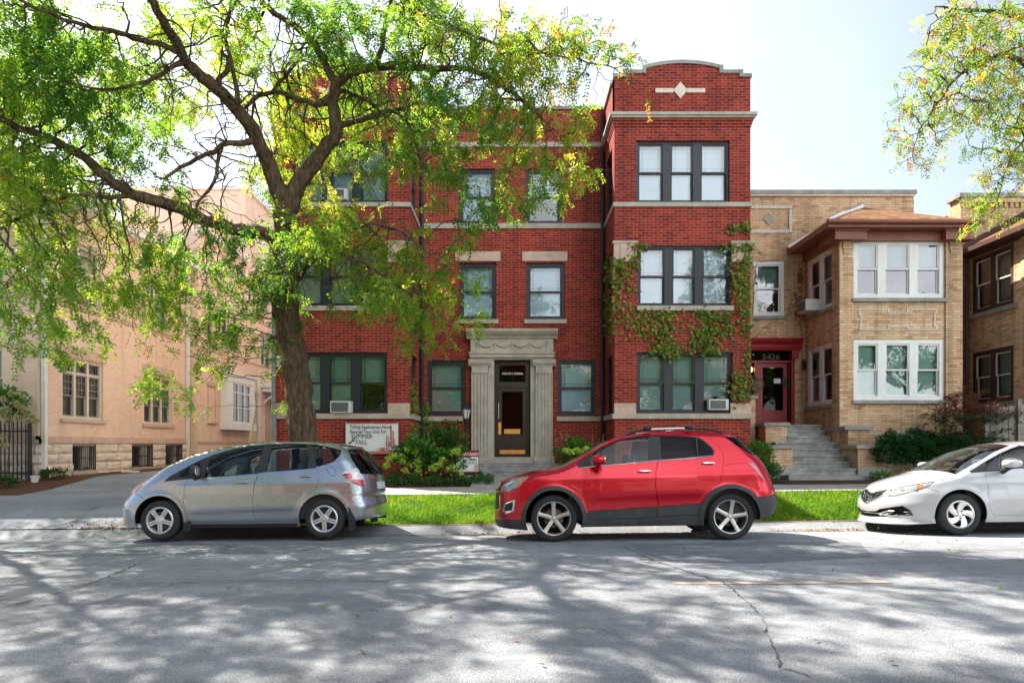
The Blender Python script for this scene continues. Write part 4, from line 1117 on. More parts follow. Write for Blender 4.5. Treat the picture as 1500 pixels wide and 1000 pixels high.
H3 = thing('house', 'tan brick house with dark brown window frames and eave at the right edge', 'house', (13.7, 17.9, 0.6))
Y3, Y3B, X3 = 17.25, 19.7, 13.70
brk = MB(); f3, g3, h3 = front(Y3), front(Y3B), west(X3)
W3 = [(-19.52, -17.90, 5.25, 6.90), (-19.52, -17.90, 2.60, 4.12)]
sub(h3, lambda m: wall_open(m, -Y3B, -Y3, .4, 7.0, W3)); sub(f3, lambda m: wall_open(m, X3, 18.5, .4, 7.0, [(14.5, 17.6, 4.9, 6.9), (14.5, 17.6, 2.3, 4.1)]))
sub(g3, lambda m: wall_open(m, 13.48, 19, .4, 8.80, []))
sub(west(13.48), lambda m: m.poly([(-30, .4, 0), (-Y3B, .4, 0), (-Y3B, 8.80, 0), (-20.25, 8.80, 0), (-20.25, 8.45, 0), (-21.8, 8.1, 0), (-30, 7.3, 0)]))
m = MB(); m.box(13.5, 19, 29.9, 30, .4, 7.2); m.box(13.5, 19, Y3B + .2, 30, 7.1, 7.2); m.box(18.98, 19, Y3B + .01, 30, .4, 8.79); m.box(13.5, 19, 20.2, 20.25, 7.1, 8.8); m.box(18.48, 18.5, Y3 + .01, Y3B, .4, 6.99)
brk.add(m.v, m.f, 0)
m = MB(f3); m.box(X3 - .02, X3 + .62, .4, 6.7, 0, .04); m.box(X3 + .08, X3 + .5, 6.4, 6.55, .04, .08); brk.add(m.v, m.f, 0, raw=True)
m = MB(h3); m.box(-Y3 - .35, -Y3 + .04, .4, 6.7, 0, .03); brk.add(m.v, m.f, 0, raw=True)
m = MB(g3)
for i in range(34): u = 13.5 + i * .16; m.box(u, u + .09, 8.52, 8.66, 0, .05)
m.box(13.46, 19, 8.66, 8.80, 0, .07); brk.add(m.v, m.f, 0, raw=True)
brk.build('wall', M_TAN, H3)
m = MB(); m.box(13.38, 19.1, Y3B - .12, Y3B + .5, 8.80, 8.92); m.box(13.7 - .05, 14.4, Y3 - .1, Y3 + .1, 6.7, 6.86)
for i, (y, z) in enumerate(((20.25, 8.45), (21.8, 8.1), (24, 7.88), (26.5, 7.64))): pass
m.add([(13.40, 20.26, 8.46), (13.6, 20.26, 8.46), (13.6, 21.8, 8.11), (13.40, 21.8, 8.11), (13.40, 30, 7.31), (13.6, 30, 7.31)], [(0, 1, 2, 3), (3, 2, 5, 4)])
m.split('coping', M_COPE, H3)
for o in W3:
    window.blindmat = M_CURT if o[2] > 4 else M_BLINDG
    window(h3, H3, *o, n=2, fm=M_BROWN, gl=M_GLASS, mull=.18, edge=.13, w=-.02, blinds=[.9], sashm=M_WHITE, sash=.035)
for o in [(14.5, 17.6, 4.9, 6.9), (14.5, 17.6, 2.3, 4.1)]: window(f3, H3, *o, n=3, fm=M_BROWN, mull=.2, blinds=[.8], sashm=M_WHITE)
m = MB(h3)
for o in W3: m.box(o[0] - .15, o[1] + .15, o[2] - .13, o[2] - .003, -.1, .08)
m.split('sill', M_COPE, H3)
e0, ey3, z3 = 13.28, 16.75, 7.02
m = MB(); ap = (16.1, Y3B - .01, 8.6)
m.add([(e0, ey3, z3 + .1), (18.9, ey3, z3 + .1), ap, (e0, Y3B - .01, z3 + .1), (18.9, Y3B - .01, z3 + .1)], [(0, 1, 2), (3, 0, 2), (1, 4, 2)])
roof = m.build('roof', M_SHR, H3)
m = MB(); m.tube([(e0, ey3, z3 + .12), ap], .07, 6); m.tube([(e0, Y3B - .1, z3 + .14), (16.1, Y3B - .1, 8.68)], .10, 6); m.split('ridge_flashing', M_BROWN, roof)
m = MB(); m.box(e0 - .08, 18.9, ey3 - .08, ey3 + .05, z3 - .04, z3 + .09); m.box(e0 - .08, e0 + .05, ey3 + .05, Y3B - .02, z3 - .04, z3 + .09); m.box(e0 + .05, 18.8, ey3 + .05, Y3B - .02, z3 - .03, z3 + .0)
m.box(X3 - .13, X3 + .0, Y3 + .4, Y3B - .02, 6.93, z3 - .031); m.box(X3 - .16, X3 - .0, Y3 + .38, Y3B - .02, 2.2, 2.3) if False else None
m.split('eave', M_BROWN, H3)
m = MB(); m.tube([(13.58, Y3B - .12, 6.95), (13.58, Y3B - .12, .6)], .055, 8); m.build('downpipe', M_BROWN, H3, smooth=50)
# ================================================================== cars
def paint(name, base, metal, rough=0.32, coat=1.0, flake=0.0, dirt=0.25):
    t = NT(name)
    oc = t.n('ShaderNodeTexCoord').outputs['Object']
    sp = t.n('ShaderNodeSeparateXYZ'); t.l(oc, sp.inputs[0])
    col = c4(base)
    if flake:
        v = t.n('ShaderNodeTexVoronoi'); v.inputs['Scale'].default_value = 900; t.l(oc, v.inputs['Vector'])
        col = t.mix(flake, col, t.ramp(v.outputs['Color'], [(0.2, tuple(b * .6 for b in base)), (0.8, tuple(min(1, b * 1.35) for b in base))]))
    # road dust that thickens towards the sills
    nz = t.noise(oc, 5, 5, .65)
    low = t.math('MULTIPLY', t.math('SUBTRACT', 0.62, sp.outputs[2]), 1.6, clamp=True)
    f = t.math('MULTIPLY', t.math('ADD', t.math('MULTIPLY', low, 1.0), 0.06), t.math('MULTIPLY', nz.outputs[0], dirt * 2), clamp=True)
    col = t.mix(f, col, (0.33, 0.28, 0.23, 1))
    r = t.math('ADD', rough, t.math('MULTIPLY', f, 0.5))
    return t.finish(t.bsdf(col, r, metal, None, 0.5, Coat_Weight=coat, Coat_Roughness=t.math('ADD', 0.03, t.math('MULTIPLY', f, .6))))
M_SILV = paint('silver metallic paint', (0.43, 0.47, 0.53), 0.88, 0.25, flake=.3)
M_CRED = paint('red paint', (0.56, 0.0, 0.016), 0.5, 0.24, coat=.35, flake=.2)
M_CWHT = paint('white pearl paint', (0.47, 0.48, 0.50), 0.0, 0.35, dirt=.15)
M_PLAS = plain('black plastic trim', (0.020, 0.021, 0.023), 0.55, var=0.25, bump=.15, bscale=200, obj=True)
M_CLAD = plain('dusty black cladding', (0.045, 0.046, 0.048), 0.62, var=0.35, nscale=5, bump=.2, bscale=220, dirt=.3, obj=True)
M_TYRE = plain('tyre rubber', (0.022, 0.022, 0.023), 0.8, var=0.3, nscale=18, bump=.25, bscale=120, obj=True)
M_ALLOY = plain('alloy', (0.62, 0.62, 0.61), 0.30, metal=0.85, var=0.08, nscale=30, obj=True)
M_HUBC = plain('hubcap silver', (0.60, 0.61, 0.62), 0.34, metal=0.55, var=0.08, nscale=20, obj=True)
M_BRAKE = plain('brake disc', (0.16, 0.12, 0.10), 0.6, metal=.5, var=.4, nscale=20, obj=True)
M_WELL = plain('wheel well', (0.012, 0.012, 0.012), .9, var=.2, spec=.1, obj=True)
M_CHROME = plain('chrome', (0.80, 0.80, 0.81), 0.10, metal=1.0, var=.03, obj=True)
M_INT = plain('car interior', (0.035, 0.035, 0.037), .8, var=.2, obj=True)
M_SEAT = plain('seat cloth', (0.10, 0.10, 0.105), .85, var=.2, nscale=20, obj=True)
M_CGLASS = glass('car side glass', (0.62, 0.76, 0.74), 0.0, 0.0, ior=1.42)
M_CGLASST = glass('tinted car glass', (0.12, 0.15, 0.19), 0.0, 0.0, ior=1.24)
M_WSCR = glass('windscreen glass', (0.72, 0.84, 0.78), 0.03, 0.0)
def lens(name, col, rough=.12, tr=0.0, em=0):
    t = NT(name); oc = t.n('ShaderNodeTexCoord').outputs['Object']
    v = t.n('ShaderNodeTexVoronoi'); v.inputs['Scale'].default_value = 45; t.l(oc, v.inputs['Vector'])
    c = t.mix(.6, c4(col), t.ramp(v.outputs['Color'], [(.1, tuple(x * .45 for x in col)), (.9, tuple(min(1, x * 1.25) for x in col))]))
    return t.finish(t.bsdf(c, rough, 0, t.bump(v.outputs['Distance'], .25, .01), .6, Coat_Weight=1.0, Coat_Roughness=.02))
M_HEADL = lens('headlight reflector', (.30, .32, .34)); M_AMBER = lens('amber lens', (.75, .18, .02)); M_REDL = lens('red lens', (.55, .008, .012)); M_CLEARL = lens('clear lens', (.72, .68, .68))

def tab(pts, sm=0.03):
    xs = np.array([p[0] for p in pts], float); ys = np.array([p[1] for p in pts], float)
    lo, hi = xs[0] - .3, xs[-1] + .3; n = int((hi - lo) / .004) + 1
    X = np.linspace(lo, hi, n); Y = np.interp(X, xs, ys)
    # linear run-out so the smoothing keeps the end slopes
    k = max(1, int(sm / .004)); w = np.hanning(2 * k + 3); w /= w.sum()
    Yp = np.pad(Y, k + 1, mode='edge'); Y = np.convolve(Yp, w, mode='valid')
    return lambda x: np.interp(x, X, Y)

class Car:
    def __init__(s, **k):
        s.__dict__.update(k)
        s.fW = tab(s.Wp, .05); s.fXf = tab(s.Xfp, .05); s.fXr = tab(s.Xrp, .05); s.fZc = tab(s.Zcp, .08); s.fZb = tab(s.Zbp, .05); s.fcr = tab(s.crown, .12)
        s.a = .9; s.b = s.a + (s.L - s.Lf - s.Lr); s.c = s.b + .9; s.Xm = s.L / 2
        s.root = thing(s.name, s.label, 'car', (s.xo + s.L / 2, s.yc, s.zg), 'cars parked along the kerb')
        s.root.rotation_euler = (-0.045, -0.01, 0); s.root.location.z -= 0.038   # settled on the cross-fall of the road
    def fZe(s, X): return s.fZc(X) - s.fcr(X)
    def surf(s, U, Z):
        U = np.asarray(U, float); Z = np.asarray(Z, float)
        th1 = np.clip(U / s.a, 0, 1) * np.pi / 2; th2 = np.clip((s.c - U) / (s.c - s.b), 0, 1) * np.pi / 2
        xs = s.fXf(Z) + s.Lf; xe = s.fXr(Z) - s.Lr
        c1 = np.clip(np.cos(th1), 0, 1); s1 = np.clip(np.sin(th1), 0, 1); c2 = np.clip(np.cos(th2), 0, 1); s2 = np.clip(np.sin(th2), 0, 1)
        X = np.where(U < s.a, s.fXf(Z) + s.Lf * (1 - c1 ** (2 / s.nf)), np.where(U < s.b, xs + (xe - xs) * (U - s.a) / (s.b - s.a), s.fXr(Z) - s.Lr * (1 - c2 ** (2 / s.nr))))
        k = np.where(U < s.a, s1 ** (2 / s.nf), np.where(U < s.b, 1.0, s2 ** (2 / s.nr)))
        P = 1 - s.bow * ((X - s.Xm) / (s.L / 2)) ** 2
        Y = s.fW(Z) * P * k
        for xw in (s.xfw, s.xrw):            # swelling round the wheel arches
            r = np.hypot(X - xw, (Z - s.rt)); Y = Y + s.flare * np.exp(-((r - s.ra) / .07) ** 2) * np.clip((Z - .1) * 5, 0, 1) * k
        for (z0, x0, x1, h, wd) in s.creases: # pressed feature lines
            Y = Y + h * np.tanh((Z - (z0[0] + (z0[1] - z0[0]) * (X - x0) / (x1 - x0))) / wd) * np.clip((X - x0) * 4, 0, 1) * np.clip((x1 - X) * 4, 0, 1) * k
        q = np.clip((Z - (s.fZe(X) - s.rr)) / s.rr, 0, .93); d = s.rr * (1 - np.sqrt(1 - q * q))
        Y = Y - d * k
        X = X + np.where(U < s.a, d * (1 - k), np.where(U > s.b, -d * (1 - k), 0))
        return X, np.maximum(Y, 0), Z
    def local(s, X, Y, Z): return np.stack([np.asarray(X) - s.L / 2, -np.asarray(Y), np.asarray(Z) + 0 * np.asarray(X)], -1)
    def normal(s, U, Z):
        e = .004
        U0 = np.clip(U - e, .0005, s.c - .0005); U1 = np.clip(U + e, .0005, s.c - .0005)
        du = s.local(*s.surf(U1, Z)) - s.local(*s.surf(U0, Z)); dz = s.local(*s.surf(U, Z + e)) - s.local(*s.surf(U, Z - e))
        n = np.cross(du, dz); return n / (np.linalg.norm(n, axis=-1, keepdims=True) + 1e-12)
    def proj(s, X, Y, Z):
        D = s.yc - Y; x = s.xo + X; z = s.zg + Z + .01 * (X - s.L / 2)
        return 750 + F * x / D, 650 - F * (z - EYE) / D, D
    def prep(s):
        us = np.linspace(0.001, s.c - .001, 700); zs = np.linspace(.12, 1.65, 190)
        s.gU, s.gZ = np.meshgrid(us, zs); X, Y, Z = s.surf(s.gU, s.gZ)
        px, py, D = s.proj(X, Y, Z); bad = (Z > s.fZe(X) + .015)
        s.gp = np.where(bad, 1e9, px); s.gq = py; s.gD = D
    def inv(s, px, py):
        d = np.hypot(s.gp - px, s.gq - py); m = d < 3
        i = np.argmin(np.where(m, s.gD, 99)) if m.any() else np.argmin(d)
        u, z = s.gU.ravel()[i], s.gZ.ravel()[i]
        for _ in range(5):
            f = lambda a, b: np.array(s.proj(*s.surf(a, b))[:2])
            p0 = f(u, z); e = 1e-3; J = np.stack([(f(u + e, z) - p0) / e, (f(u, z + e) - p0) / e], -1)
            try: st = np.linalg.solve(J, np.array([px, py]) - p0)
            except Exception: break
            st = np.clip(st, -.03, .03)
            if np.hypot(*(f(u + st[0], z + st[1]) - [px, py])) > np.hypot(*(p0 - [px, py])): break
            u = min(max(u + st[0], 0), s.c); z += st[1]
        return (float(u), float(z))
    def U_of(s, X, Z):
        xf, xr = s.fXf(Z), s.fXr(Z); xs, xe = xf + s.Lf, xr - s.Lr
        c1 = np.clip(1 - (X - xf) / s.Lf, 0, 1) ** (s.nf / 2); c2 = np.clip(1 - (xr - X) / s.Lr, 0, 1) ** (s.nr / 2)
        return np.where(X < xs, np.arccos(c1) / (np.pi / 2) * s.a, np.where(X < xe, s.a + (s.b - s.a) * (X - xs) / (xe - xs), s.c - np.arccos(c2) / (np.pi / 2) * (s.c - s.b)))
    def Z(s, zoom, pts):
        x0, y0, sc_ = zoom
        return [s.inv(x0 + a / sc_, y0 + b / sc_) for a, b in pts]
    def arch(s, xw, r, n=40, full=False, zc=None):
        zc = s.rt if zc is None else zc
        out = []
        for k in range(n + 1):
            t = math.pi * (1.18 - 1.36 * k / n); X = xw + r * math.cos(t); Z = zc + r * math.sin(t)
            out.append((float(s.U_of(X, Z)), Z))
        out.append((out[-1][0], .0)); out.append((out[0][0], .0))
        return out
    # ------------------------------------------------------------- panels
    def top_edge(s):
        U = np.arange(0, s.c + .001, .03); U[-1] = s.c; Zs = np.full(len(U), .9)
        for _ in range(60):
            X, _, _ = s.surf(U, Zs); Zs = Zs + .5 * (s.fZe(X) - Zs)
        return U, Zs
    def build_side(s, regions, arches, res=.036):
        U, Zt = s.top_edge(); s.eU, s.eZ = U, Zt
        Xb, _, _ = s.surf(U, np.full(len(U), .3)); Zb = s.fZb(Xb)
        outline = list(zip(U, Zb)) + list(zip(U[::-1], Zt[::-1]))
        polys = [outline] + [r['poly'] for r in regions] + arches
        V = []; E = []
        def addpoly(p):
            n0 = len(V); pts = []
            for (a, b), (c, d) in zip(p, p[1:] + p[:1]):
                n = max(1, int(math.hypot(c - a, d - b) / res))
                pts += [(a + (c - a) * k / n, b + (d - b) * k / n) for k in range(n)]
            V.extend(pts); m = len(pts); E.extend([(n0 + i, n0 + (i + 1) % m) for i in range(m)])
        for p in polys: addpoly(p)
        gu = np.arange(.02, s.c, res)
        for j, z in enumerate(np.arange(.13, 1.62, res * .86)):
            for u in gu + (res / 2 if j % 2 else 0): V.append((u, z))
        for u in (.004, .01): 
            for z in np.arange(.13, 1.0, res): V.append((u, z))
        r = delaunay_2d_cdt([Vector(v) for v in V], E, [], 0, 1e-4)
        co = np.array([(v.x, v.y) for v in r[0]]); tri = np.array([f for f in r[2] if len(f) == 3])
        cen = co[tri].mean(1)
        def pip(poly):
            P = np.array(poly); x, y = cen[:, 0], cen[:, 1]; ins = np.zeros(len(cen), bool); j = len(P) - 1
            for i in range(len(P)):
                yi, yj = P[i, 1], P[j, 1]
                if yi != yj:
                    c = ((yi > y) != (yj > y)) & (x < (P[j, 0] - P[i, 0]) * (y - yi) / (yj - yi) + P[i, 0]); ins ^= c
                j = i
            return ins
        cls = np.where(pip(outline), 0, -1)
        for k, rg in enumerate(regions): cls[pip(rg['poly']) & (cls >= 0)] = k + 1
        for ar in arches: cls[pip(ar)] = -1
        s.parts = {}
        allr = [dict(name='body', mat=s.paintm, merge=True, gap=.0018)] + regions
        for k, rg in enumerate(allr):
            t = tri[cls == k]
            if not len(t): print('EMPTY region', s.name, rg['name']); continue
            par = s.root
            if rg.get('parent'): par = s.parts[rg['parent']]
            if rg.get('merge'):
                o = s.panel(rg, co, t, (1, -1), par)
            else:
                o = s.panel(rg, co, t, (1,), par)
                p2 = par
                if rg.get('parent'): p2 = s.parts[rg['parent'] + '*'] 
                s.parts[rg.get('key', rg['name']) + '*'] = s.panel(rg, co, t, (-1,), p2)
            s.parts[rg.get('key', rg['name'])] = o
    def panel(s, rg, co, t, sides, parent):
        ids, inv_ = np.unique(t, return_inverse=True); t = inv_.reshape(t.shape); uz = co[ids].copy()
        # consistent winding
        a = uz[t]; ar = (a[:, 1, 0] - a[:, 0, 0]) * (a[:, 2, 1] - a[:, 0, 1]) - (a[:, 2, 0] - a[:, 0, 0]) * (a[:, 1, 1] - a[:, 0, 1])
        t = np.where((ar < 0)[:, None], t[:, ::-1], t)
        ed = {}
        for f in t:
            for i in range(3):
                e = (f[i], f[(i + 1) % 3])
                if (e[1], e[0]) in ed: del ed[(e[1], e[0])]
                else: ed[e] = 1
        inw = np.zeros((len(uz), 2))
        for (i, j) in ed:
            d = uz[j] - uz[i]; nn = np.array([-d[1], d[0]]); nn /= np.linalg.norm(nn) + 1e-9; inw[i] += nn; inw[j] += nn
        mid = (uz[:, 0] < .002) | (uz[:, 0] > s.c - .002)
        L = np.linalg.norm(inw, axis=1, keepdims=True); inw = np.where(L > 1e-6, inw / np.maximum(L, 1e-6), 0); inw[mid, 0] = 0
        uz = uz + inw * rg.get('gap', .0025)
        N = s.normal(uz[:, 0], uz[:, 1]); P = s.local(*s.surf(uz[:, 0], uz[:, 1])) + N * rg.get('off', 0.0)
        be = [e for e in ed if not (mid[e[0]] and mid[e[1]])]
        bi = np.array(be) if be else np.zeros((0, 2), int)
        depth = rg.get('lip', .014)
        T = np.zeros_like(P)
        if len(bi):
            du = s.local(*s.surf(uz[:, 0] + inw[:, 0] * .01, uz[:, 1] + inw[:, 1] * .01)) - s.local(*s.surf(uz[:, 0], uz[:, 1])); T = -du / (np.linalg.norm(du, axis=1, keepdims=True) + 1e-9)
        V = []; Fc = []; Nn = []
        base = 0
        for sd_ in sides:
            m = np.array([1, sd_, 1])
            A0 = P * m
            V.append(A0); Nn.append(N * m)
            Fc.append((t if sd_ > 0 else t[:, ::-1]) + base)
            n0 = base + len(P)
            if len(bi) and depth:
                # rounded fold at the panel edge, then the return flange
                top = P[bi] ; bot = P[bi] - N[bi] * depth
                q = np.stack([top[:, 0], top[:, 1], bot[:, 1], bot[:, 0]], 1).reshape(-1, 3) * m
                nt = T[bi]; nq = np.stack([nt[:, 0], nt[:, 1], nt[:, 1], nt[:, 0]], 1).reshape(-1, 3) * m
                V.append(q); Nn.append(nq)
                k = np.arange(len(bi)) * 4
                q4 = np.stack([k, k + 1, k + 2, k + 3], -1) + n0
                tt = np.concatenate([q4[:, [0, 2, 1]], q4[:, [0, 3, 2]]])
                Fc.append(tt if sd_ > 0 else tt[:, ::-1])
                n0 += len(q)
            base = n0
        V = np.concatenate(V); Nn = np.concatenate(Nn); Fc = np.concatenate(Fc)
        o = np_mesh(rg['name'], V, Fc, rg['mat'], None, smooth=True)
        try: o.data.normals_split_custom_set_from_vertices([tuple(n) for n in Nn])
        except Exception as ex: print('normals', ex)
        o.parent = parent
        if rg.get('label'): o['label'] = rg['label']
        return o
    def cap(s, name, mat, X0, X1, t0=-1.0, t1=1.0, nt=32, off=0.0, parent=None, skipmid=None, extend=0.0):
        """skin over the top between the two upper edges, from X0 to X1"""
        U = np.concatenate([np.linspace(0.0005, s.a, 26), np.linspace(s.a, s.b, 110)[1:], np.linspace(s.b, s.c - .0005, 22)[1:]]); Zs = np.full(len(U), .9)
        for _ in range(80):
            X, _, _ = s.surf(U, Zs); Zs = Zs + .5 * (s.fZe(X) - Zs)
        X, Y, Zs = s.surf(U, Zs)
        def at(x):
            return np.array([np.interp(x, X, U), x, np.interp(x, X, Y), np.interp(x, X, Zs)])
        keep = (X > X0) & (X < X1)
        rows = [at(X0)] if X0 > X[0] else []
        rows += [np.array([U[i], X[i], Y[i], Zs[i]]) for i in np.where(keep)[0]]
        rows += [at(X1)] if X1 < X[-1] else []
        rows = np.array(rows)
        tt = np.linspace(t0, t1, nt + 1)
        x = rows[:, 1][:, None] + 0 * tt[None]; y = rows[:, 2][:, None] * tt[None]
        h = np.minimum(s.fcr(rows[:, 1]), rows[:, 2] * .35)[:, None]
        z = rows[:, 3][:, None] + h * (1 - np.abs(tt[None]) ** 2.2) + off
        V = np.stack([x - s.L / 2, y, z], -1).reshape(-1, 3); n = nt + 1
        f = []
        for i in range(len(rows) - 1):
            for j in range(nt):
                a = i * n + j
                f.append((a, a + n, a + n + 1, a + 1))
        o = np_mesh(name, V, np.array(f), mat, None, smooth=True); o.parent = parent or s.root
        return o
    def add(s, mb, name, mat, parent=None, smooth=45):
        o = mb.build(name, mat, None, smooth); o.parent = parent or s.root; return o
    def trim(s, name, uz, r, mat, off=.004, n=6, parent=None, sides=(1,), closed=False, res=.04):
        P = []
        if closed: uz = uz + uz[:1]
        for (a, b), (c, d) in zip(uz, uz[1:]):
            m = max(1, int(math.hypot(c - a, d - b) / res)); P += [(a + (c - a) * k / m, b + (d - b) * k / m) for k in range(m)]
        P.append(uz[-1]); P = np.array(P)
        N = s.normal(P[:, 0], P[:, 1]); Q = s.local(*s.surf(P[:, 0], P[:, 1])) + N * off
        for sd_ in sides:
            mb = MB(); mb.tube([tuple(q * np.array([1, sd_, 1])) for q in Q], r, n)
            o = s.add(mb, name, mat, parent)
        return o
    def at(s, uz, off=0.0):
        U, Z = np.array([uz[0]]), np.array([uz[1]])
        return (s.local(*s.surf(U, Z)) + s.normal(U, Z) * off)[0]
    def handle(s, uz, w, h, mat, parent, off=.02, sides=(1, -1)):
        for sd_ in sides:
            p = s.at(uz, off); mb = MB(); mb.blob((p[0], p[1] * sd_, p[2]), (w / 2, .014, h / 2), 16, 8, 3.2)
            q = s.at(uz, 0)
            for e in (-.42, .42): mb.box(p[0] + e * w - .008, p[0] + e * w + .008, min(p[1], q[1] + .01) * sd_ if sd_ > 0 else -max(abs(p[1]), 0), (q[1] + .01) * sd_, p[2] - h * .25, p[2] + h * .25)
            s.add(mb, 'handle', mat, s.parts[parent if sd_ > 0 else parent + '*'])
    def underbody(s):
        mb = MB(); h = s.L / 2
        w = .70
        mb.box(s.xfw + s.ra - h, s.xrw - s.ra - h, -w, w, .22, .34); mb.box(.42 - h, s.xfw + s.ra - h, -.38, .38, .24, .6); mb.box(s.xrw - s.ra - h, s.L - .4 - h, -.40, .40, .30, .6)
        s.add(mb, 'chassis', M_WELL)
        for xw in (s.xfw, s.xrw):
            for sd_ in (-1, 1):
                mb = MB(); n = 24; r = s.ra + .012
                pts = [(xw - h + r * math.cos(math.pi * (1.04 - 1.08 * k / n)), s.rt + r * math.sin(math.pi * (1.04 - 1.08 * k / n))) for k in range(n + 1)]
                y0, y1 = sd_ * (s.fW(.6) * (1 - s.bow * ((xw - s.Xm) / (s.L / 2)) ** 2) - .035), sd_ * .45
                vs = [(p[0], y0, p[1]) for p in pts] + [(p[0], y1, p[1]) for p in pts]; m = n + 1
                mb.add(vs, [(i, i + 1, m + i + 1, m + i) for i in range(n)]); mb.add([(p[0], y1, p[1]) for p in pts], [tuple(range(m))])
                s.add(mb, 'wheel_well', M_WELL, smooth=60)
    def cabin(s, belt, x0, x1, dash, seatx, roofz, seatm=None):
        h = s.L / 2; mb = MB(); w = s.fW(belt) - .09
        mb.box(x0 - h, x1 - h, -w, w, .30, .36)
        for sd_ in (-1, 1): mb.box(x0 - h, x1 - h, sd_ * w - .012, sd_ * w + .012, .34, belt - .03)
        mb.box(dash[0] - h, dash[1] - h, -w, w, .4, dash[2]); mb.box(x1 - h - .02, x1 - h, -w, w, .34, belt - .02)
        s.add(mb, 'cabin_lining', M_INT)
        for i, (sx, ys) in enumerate(seatx):
            for y in ys:
                mb = MB(); mb.blob((sx - h, y, .52), (.26, .23, .11), 14, 8, 3.2)
                # backrest leans to the rear, head rest above it
                for k in range(7):
                    t = k / 6; mb.blob((sx + .22 + .16 * t - h, y, .58 + .5 * t), (.07, .22 - .03 * t, .09), 12, 6, 2.8)
                mb.blob((sx + .42 - h, y, 1.19), (.05, .12, .085), 12, 6, 2.6)
                for e in (-.05, .05): mb.tube([(sx + .40 - h, y + e, 1.08), (sx + .42 - h, y + e, 1.14)], .008, 5)
                s.add(mb, 'seat', seatm or M_SEAT, smooth=60)
        mb = MB(); c = (dash[1] + .13 - h, -.36, dash[2] - .02); n = 24
        pts = []
        for k in range(n + 1):
            t = 2 * math.pi * k / n; pts.append((c[0] - .19 * math.sin(t) * .42 , c[1] + .185 * math.cos(t), c[2] + .19 * math.sin(t) * .9))
        mb.tube(pts, .015, 7, cap=False)
        mb.tube([(c[0] - .0, c[1] - .17, c[2]), c, (c[0], c[1] + .17, c[2])], .018, 6); mb.tube([c, (c[0] - .2, c[1], c[2] - .1)], .03, 6)
        s.add(mb, 'steering_wheel', M_PLAS, smooth=60)
    def wheel(s, style, spin=(0, 0)):
        h = s.L / 2; rt, rr_, wd = s.rt, s.rrim, s.tw
        for wi, xw in enumerate((s.xfw, s.xrw)):
            for sd_ in (-1, 1):
                yf = s.fW(.5) * (1 - s.bow * ((xw - s.Xm) / (s.L / 2)) ** 2) - .015     # outer face of the tyre
                O = (xw - h, 0, rt)
                Y = lambda d: sd_ * (yf - d)                                            # d = depth behind the face
                a0 = spin[wi] + (0 if sd_ < 0 else .3)
                # rim barrel + spokes
                mb = MB()
                mb.lathe([(rr_ + .004, Y(.012)), (rr_ - .004, Y(.004)), (rr_ - .012, Y(.006)), (rr_ - .018, Y(.03)), (rr_ - .03, Y(.09)), (rr_ - .035, Y(.2))], O, 48, axis='y')
                def spoke(poly, d0, d1, flare=1.25):
                    """poly [(r, half width)...] along the radius; front narrower than the back"""
                    return
                def pl(pts_front, pts_back):
                    n = len(pts_front); vs = [(O[0] + x, y, O[2] + z) for x, y, z in pts_front + pts_back]
                    mb.add(vs, [tuple(range(n))] + [(i, n + i, n + (i + 1) % n, (i + 1) % n) for i in range(n)])
                def arm(ang, prof, d_of, back=.035, swirl=0.0, wf=.72, hp=1.0):
                    """spoke built as strips: flat crown plus sloping flanks"""
                    rows = []
                    for r, w in prof:
                        a = ang + swirl * (r / rr_) ** 1.6
                        er = (math.cos(a), math.sin(a)); et = (-math.sin(a), math.cos(a)); d = d_of(r)
                        row = []
                        for (q, dd) in ((-1.0, back), (-wf, 0.0), (0, -.004), (wf, 0.0), (1.0, back)):
                            row.append((O[0] + er[0] * r + et[0] * w * q, Y(d + dd), O[2] + er[1] * r + et[1] * w * q))
                        rows.append(row)
                    n = 5; vs = [p for r in rows for p in r]
                    mb.add(vs, [(i * n + j, i * n + j + 1, (i + 1) * n + j + 1, (i + 1) * n + j) for i in range(len(rows) - 1) for j in range(n - 1)])
                if style == 'five':
                    d_of = lambda r: .018 - .012 * (r / rr_) ** 2 + .012 * (1 - r / rr_)
                    for k in range(5):
                        a = a0 + math.pi / 2 + 2 * math.pi * k / 5
                        arm(a, [(.035, .038), (.08, .040), (.13, .035), (.18, .036), (rr_ - .025, .043), (rr_ - .010, .052)], d_of, .045)
                    mb.lathe([(0, Y(.020)), (.030, Y(.022)), (.034, Y(.03)), (.07, Y(.032)), (.078, Y(.06))], O, 24, axis='y')
                    lug = .062; ld = .026; lm = M_PLAS
                elif style == 'hubcap':
                    d_of = lambda r: .016 - .012 * math.sin(math.pi * min(1, r / rr_) * .8)
                    for k in range(5):
                        a = a0 + math.pi / 2 + math.pi / 5 + 2 * math.pi * k / 5
                        for e in (-.018, .018):
                            rows = [(.045, .017), (.08, .0165), (.12, .0165), (.155, .0165), (rr_ - .008, .018)]
                            b_ = []
                            for r, w in rows: b_.append((r, w))
                            # two parallel ribs with a slot between them
                            et = (-math.sin(a), math.cos(a)); O2 = (O[0] + et[0] * e, 0, O[2] + et[1] * e); Os = O; O = O2
                            arm(a, b_, d_of, .014, wf=.8); O = Os
                    for k in range(5):   # webs that close the outer ends of the openings
                        a = a0 + math.pi / 2 + 2 * math.pi * k / 5
                        pass
                    mb.lathe([(rr_ + .006, Y(.006)), (rr_ - .006, Y(-.002)), (rr_ - .022, Y(.004)), (rr_ - .027, Y(.016))], O, 48, axis='y')
                    mb.lathe([(0, Y(.000)), (.03, Y(.001)), (.033, Y(.004)), (.055, Y(.006)), (.068, Y(.016)), (.070, Y(.04))], O, 24, axis='y')
                    lug = None
                else:
                    d_of = lambda r: .020 - .014 * (r / rr_) ** 2
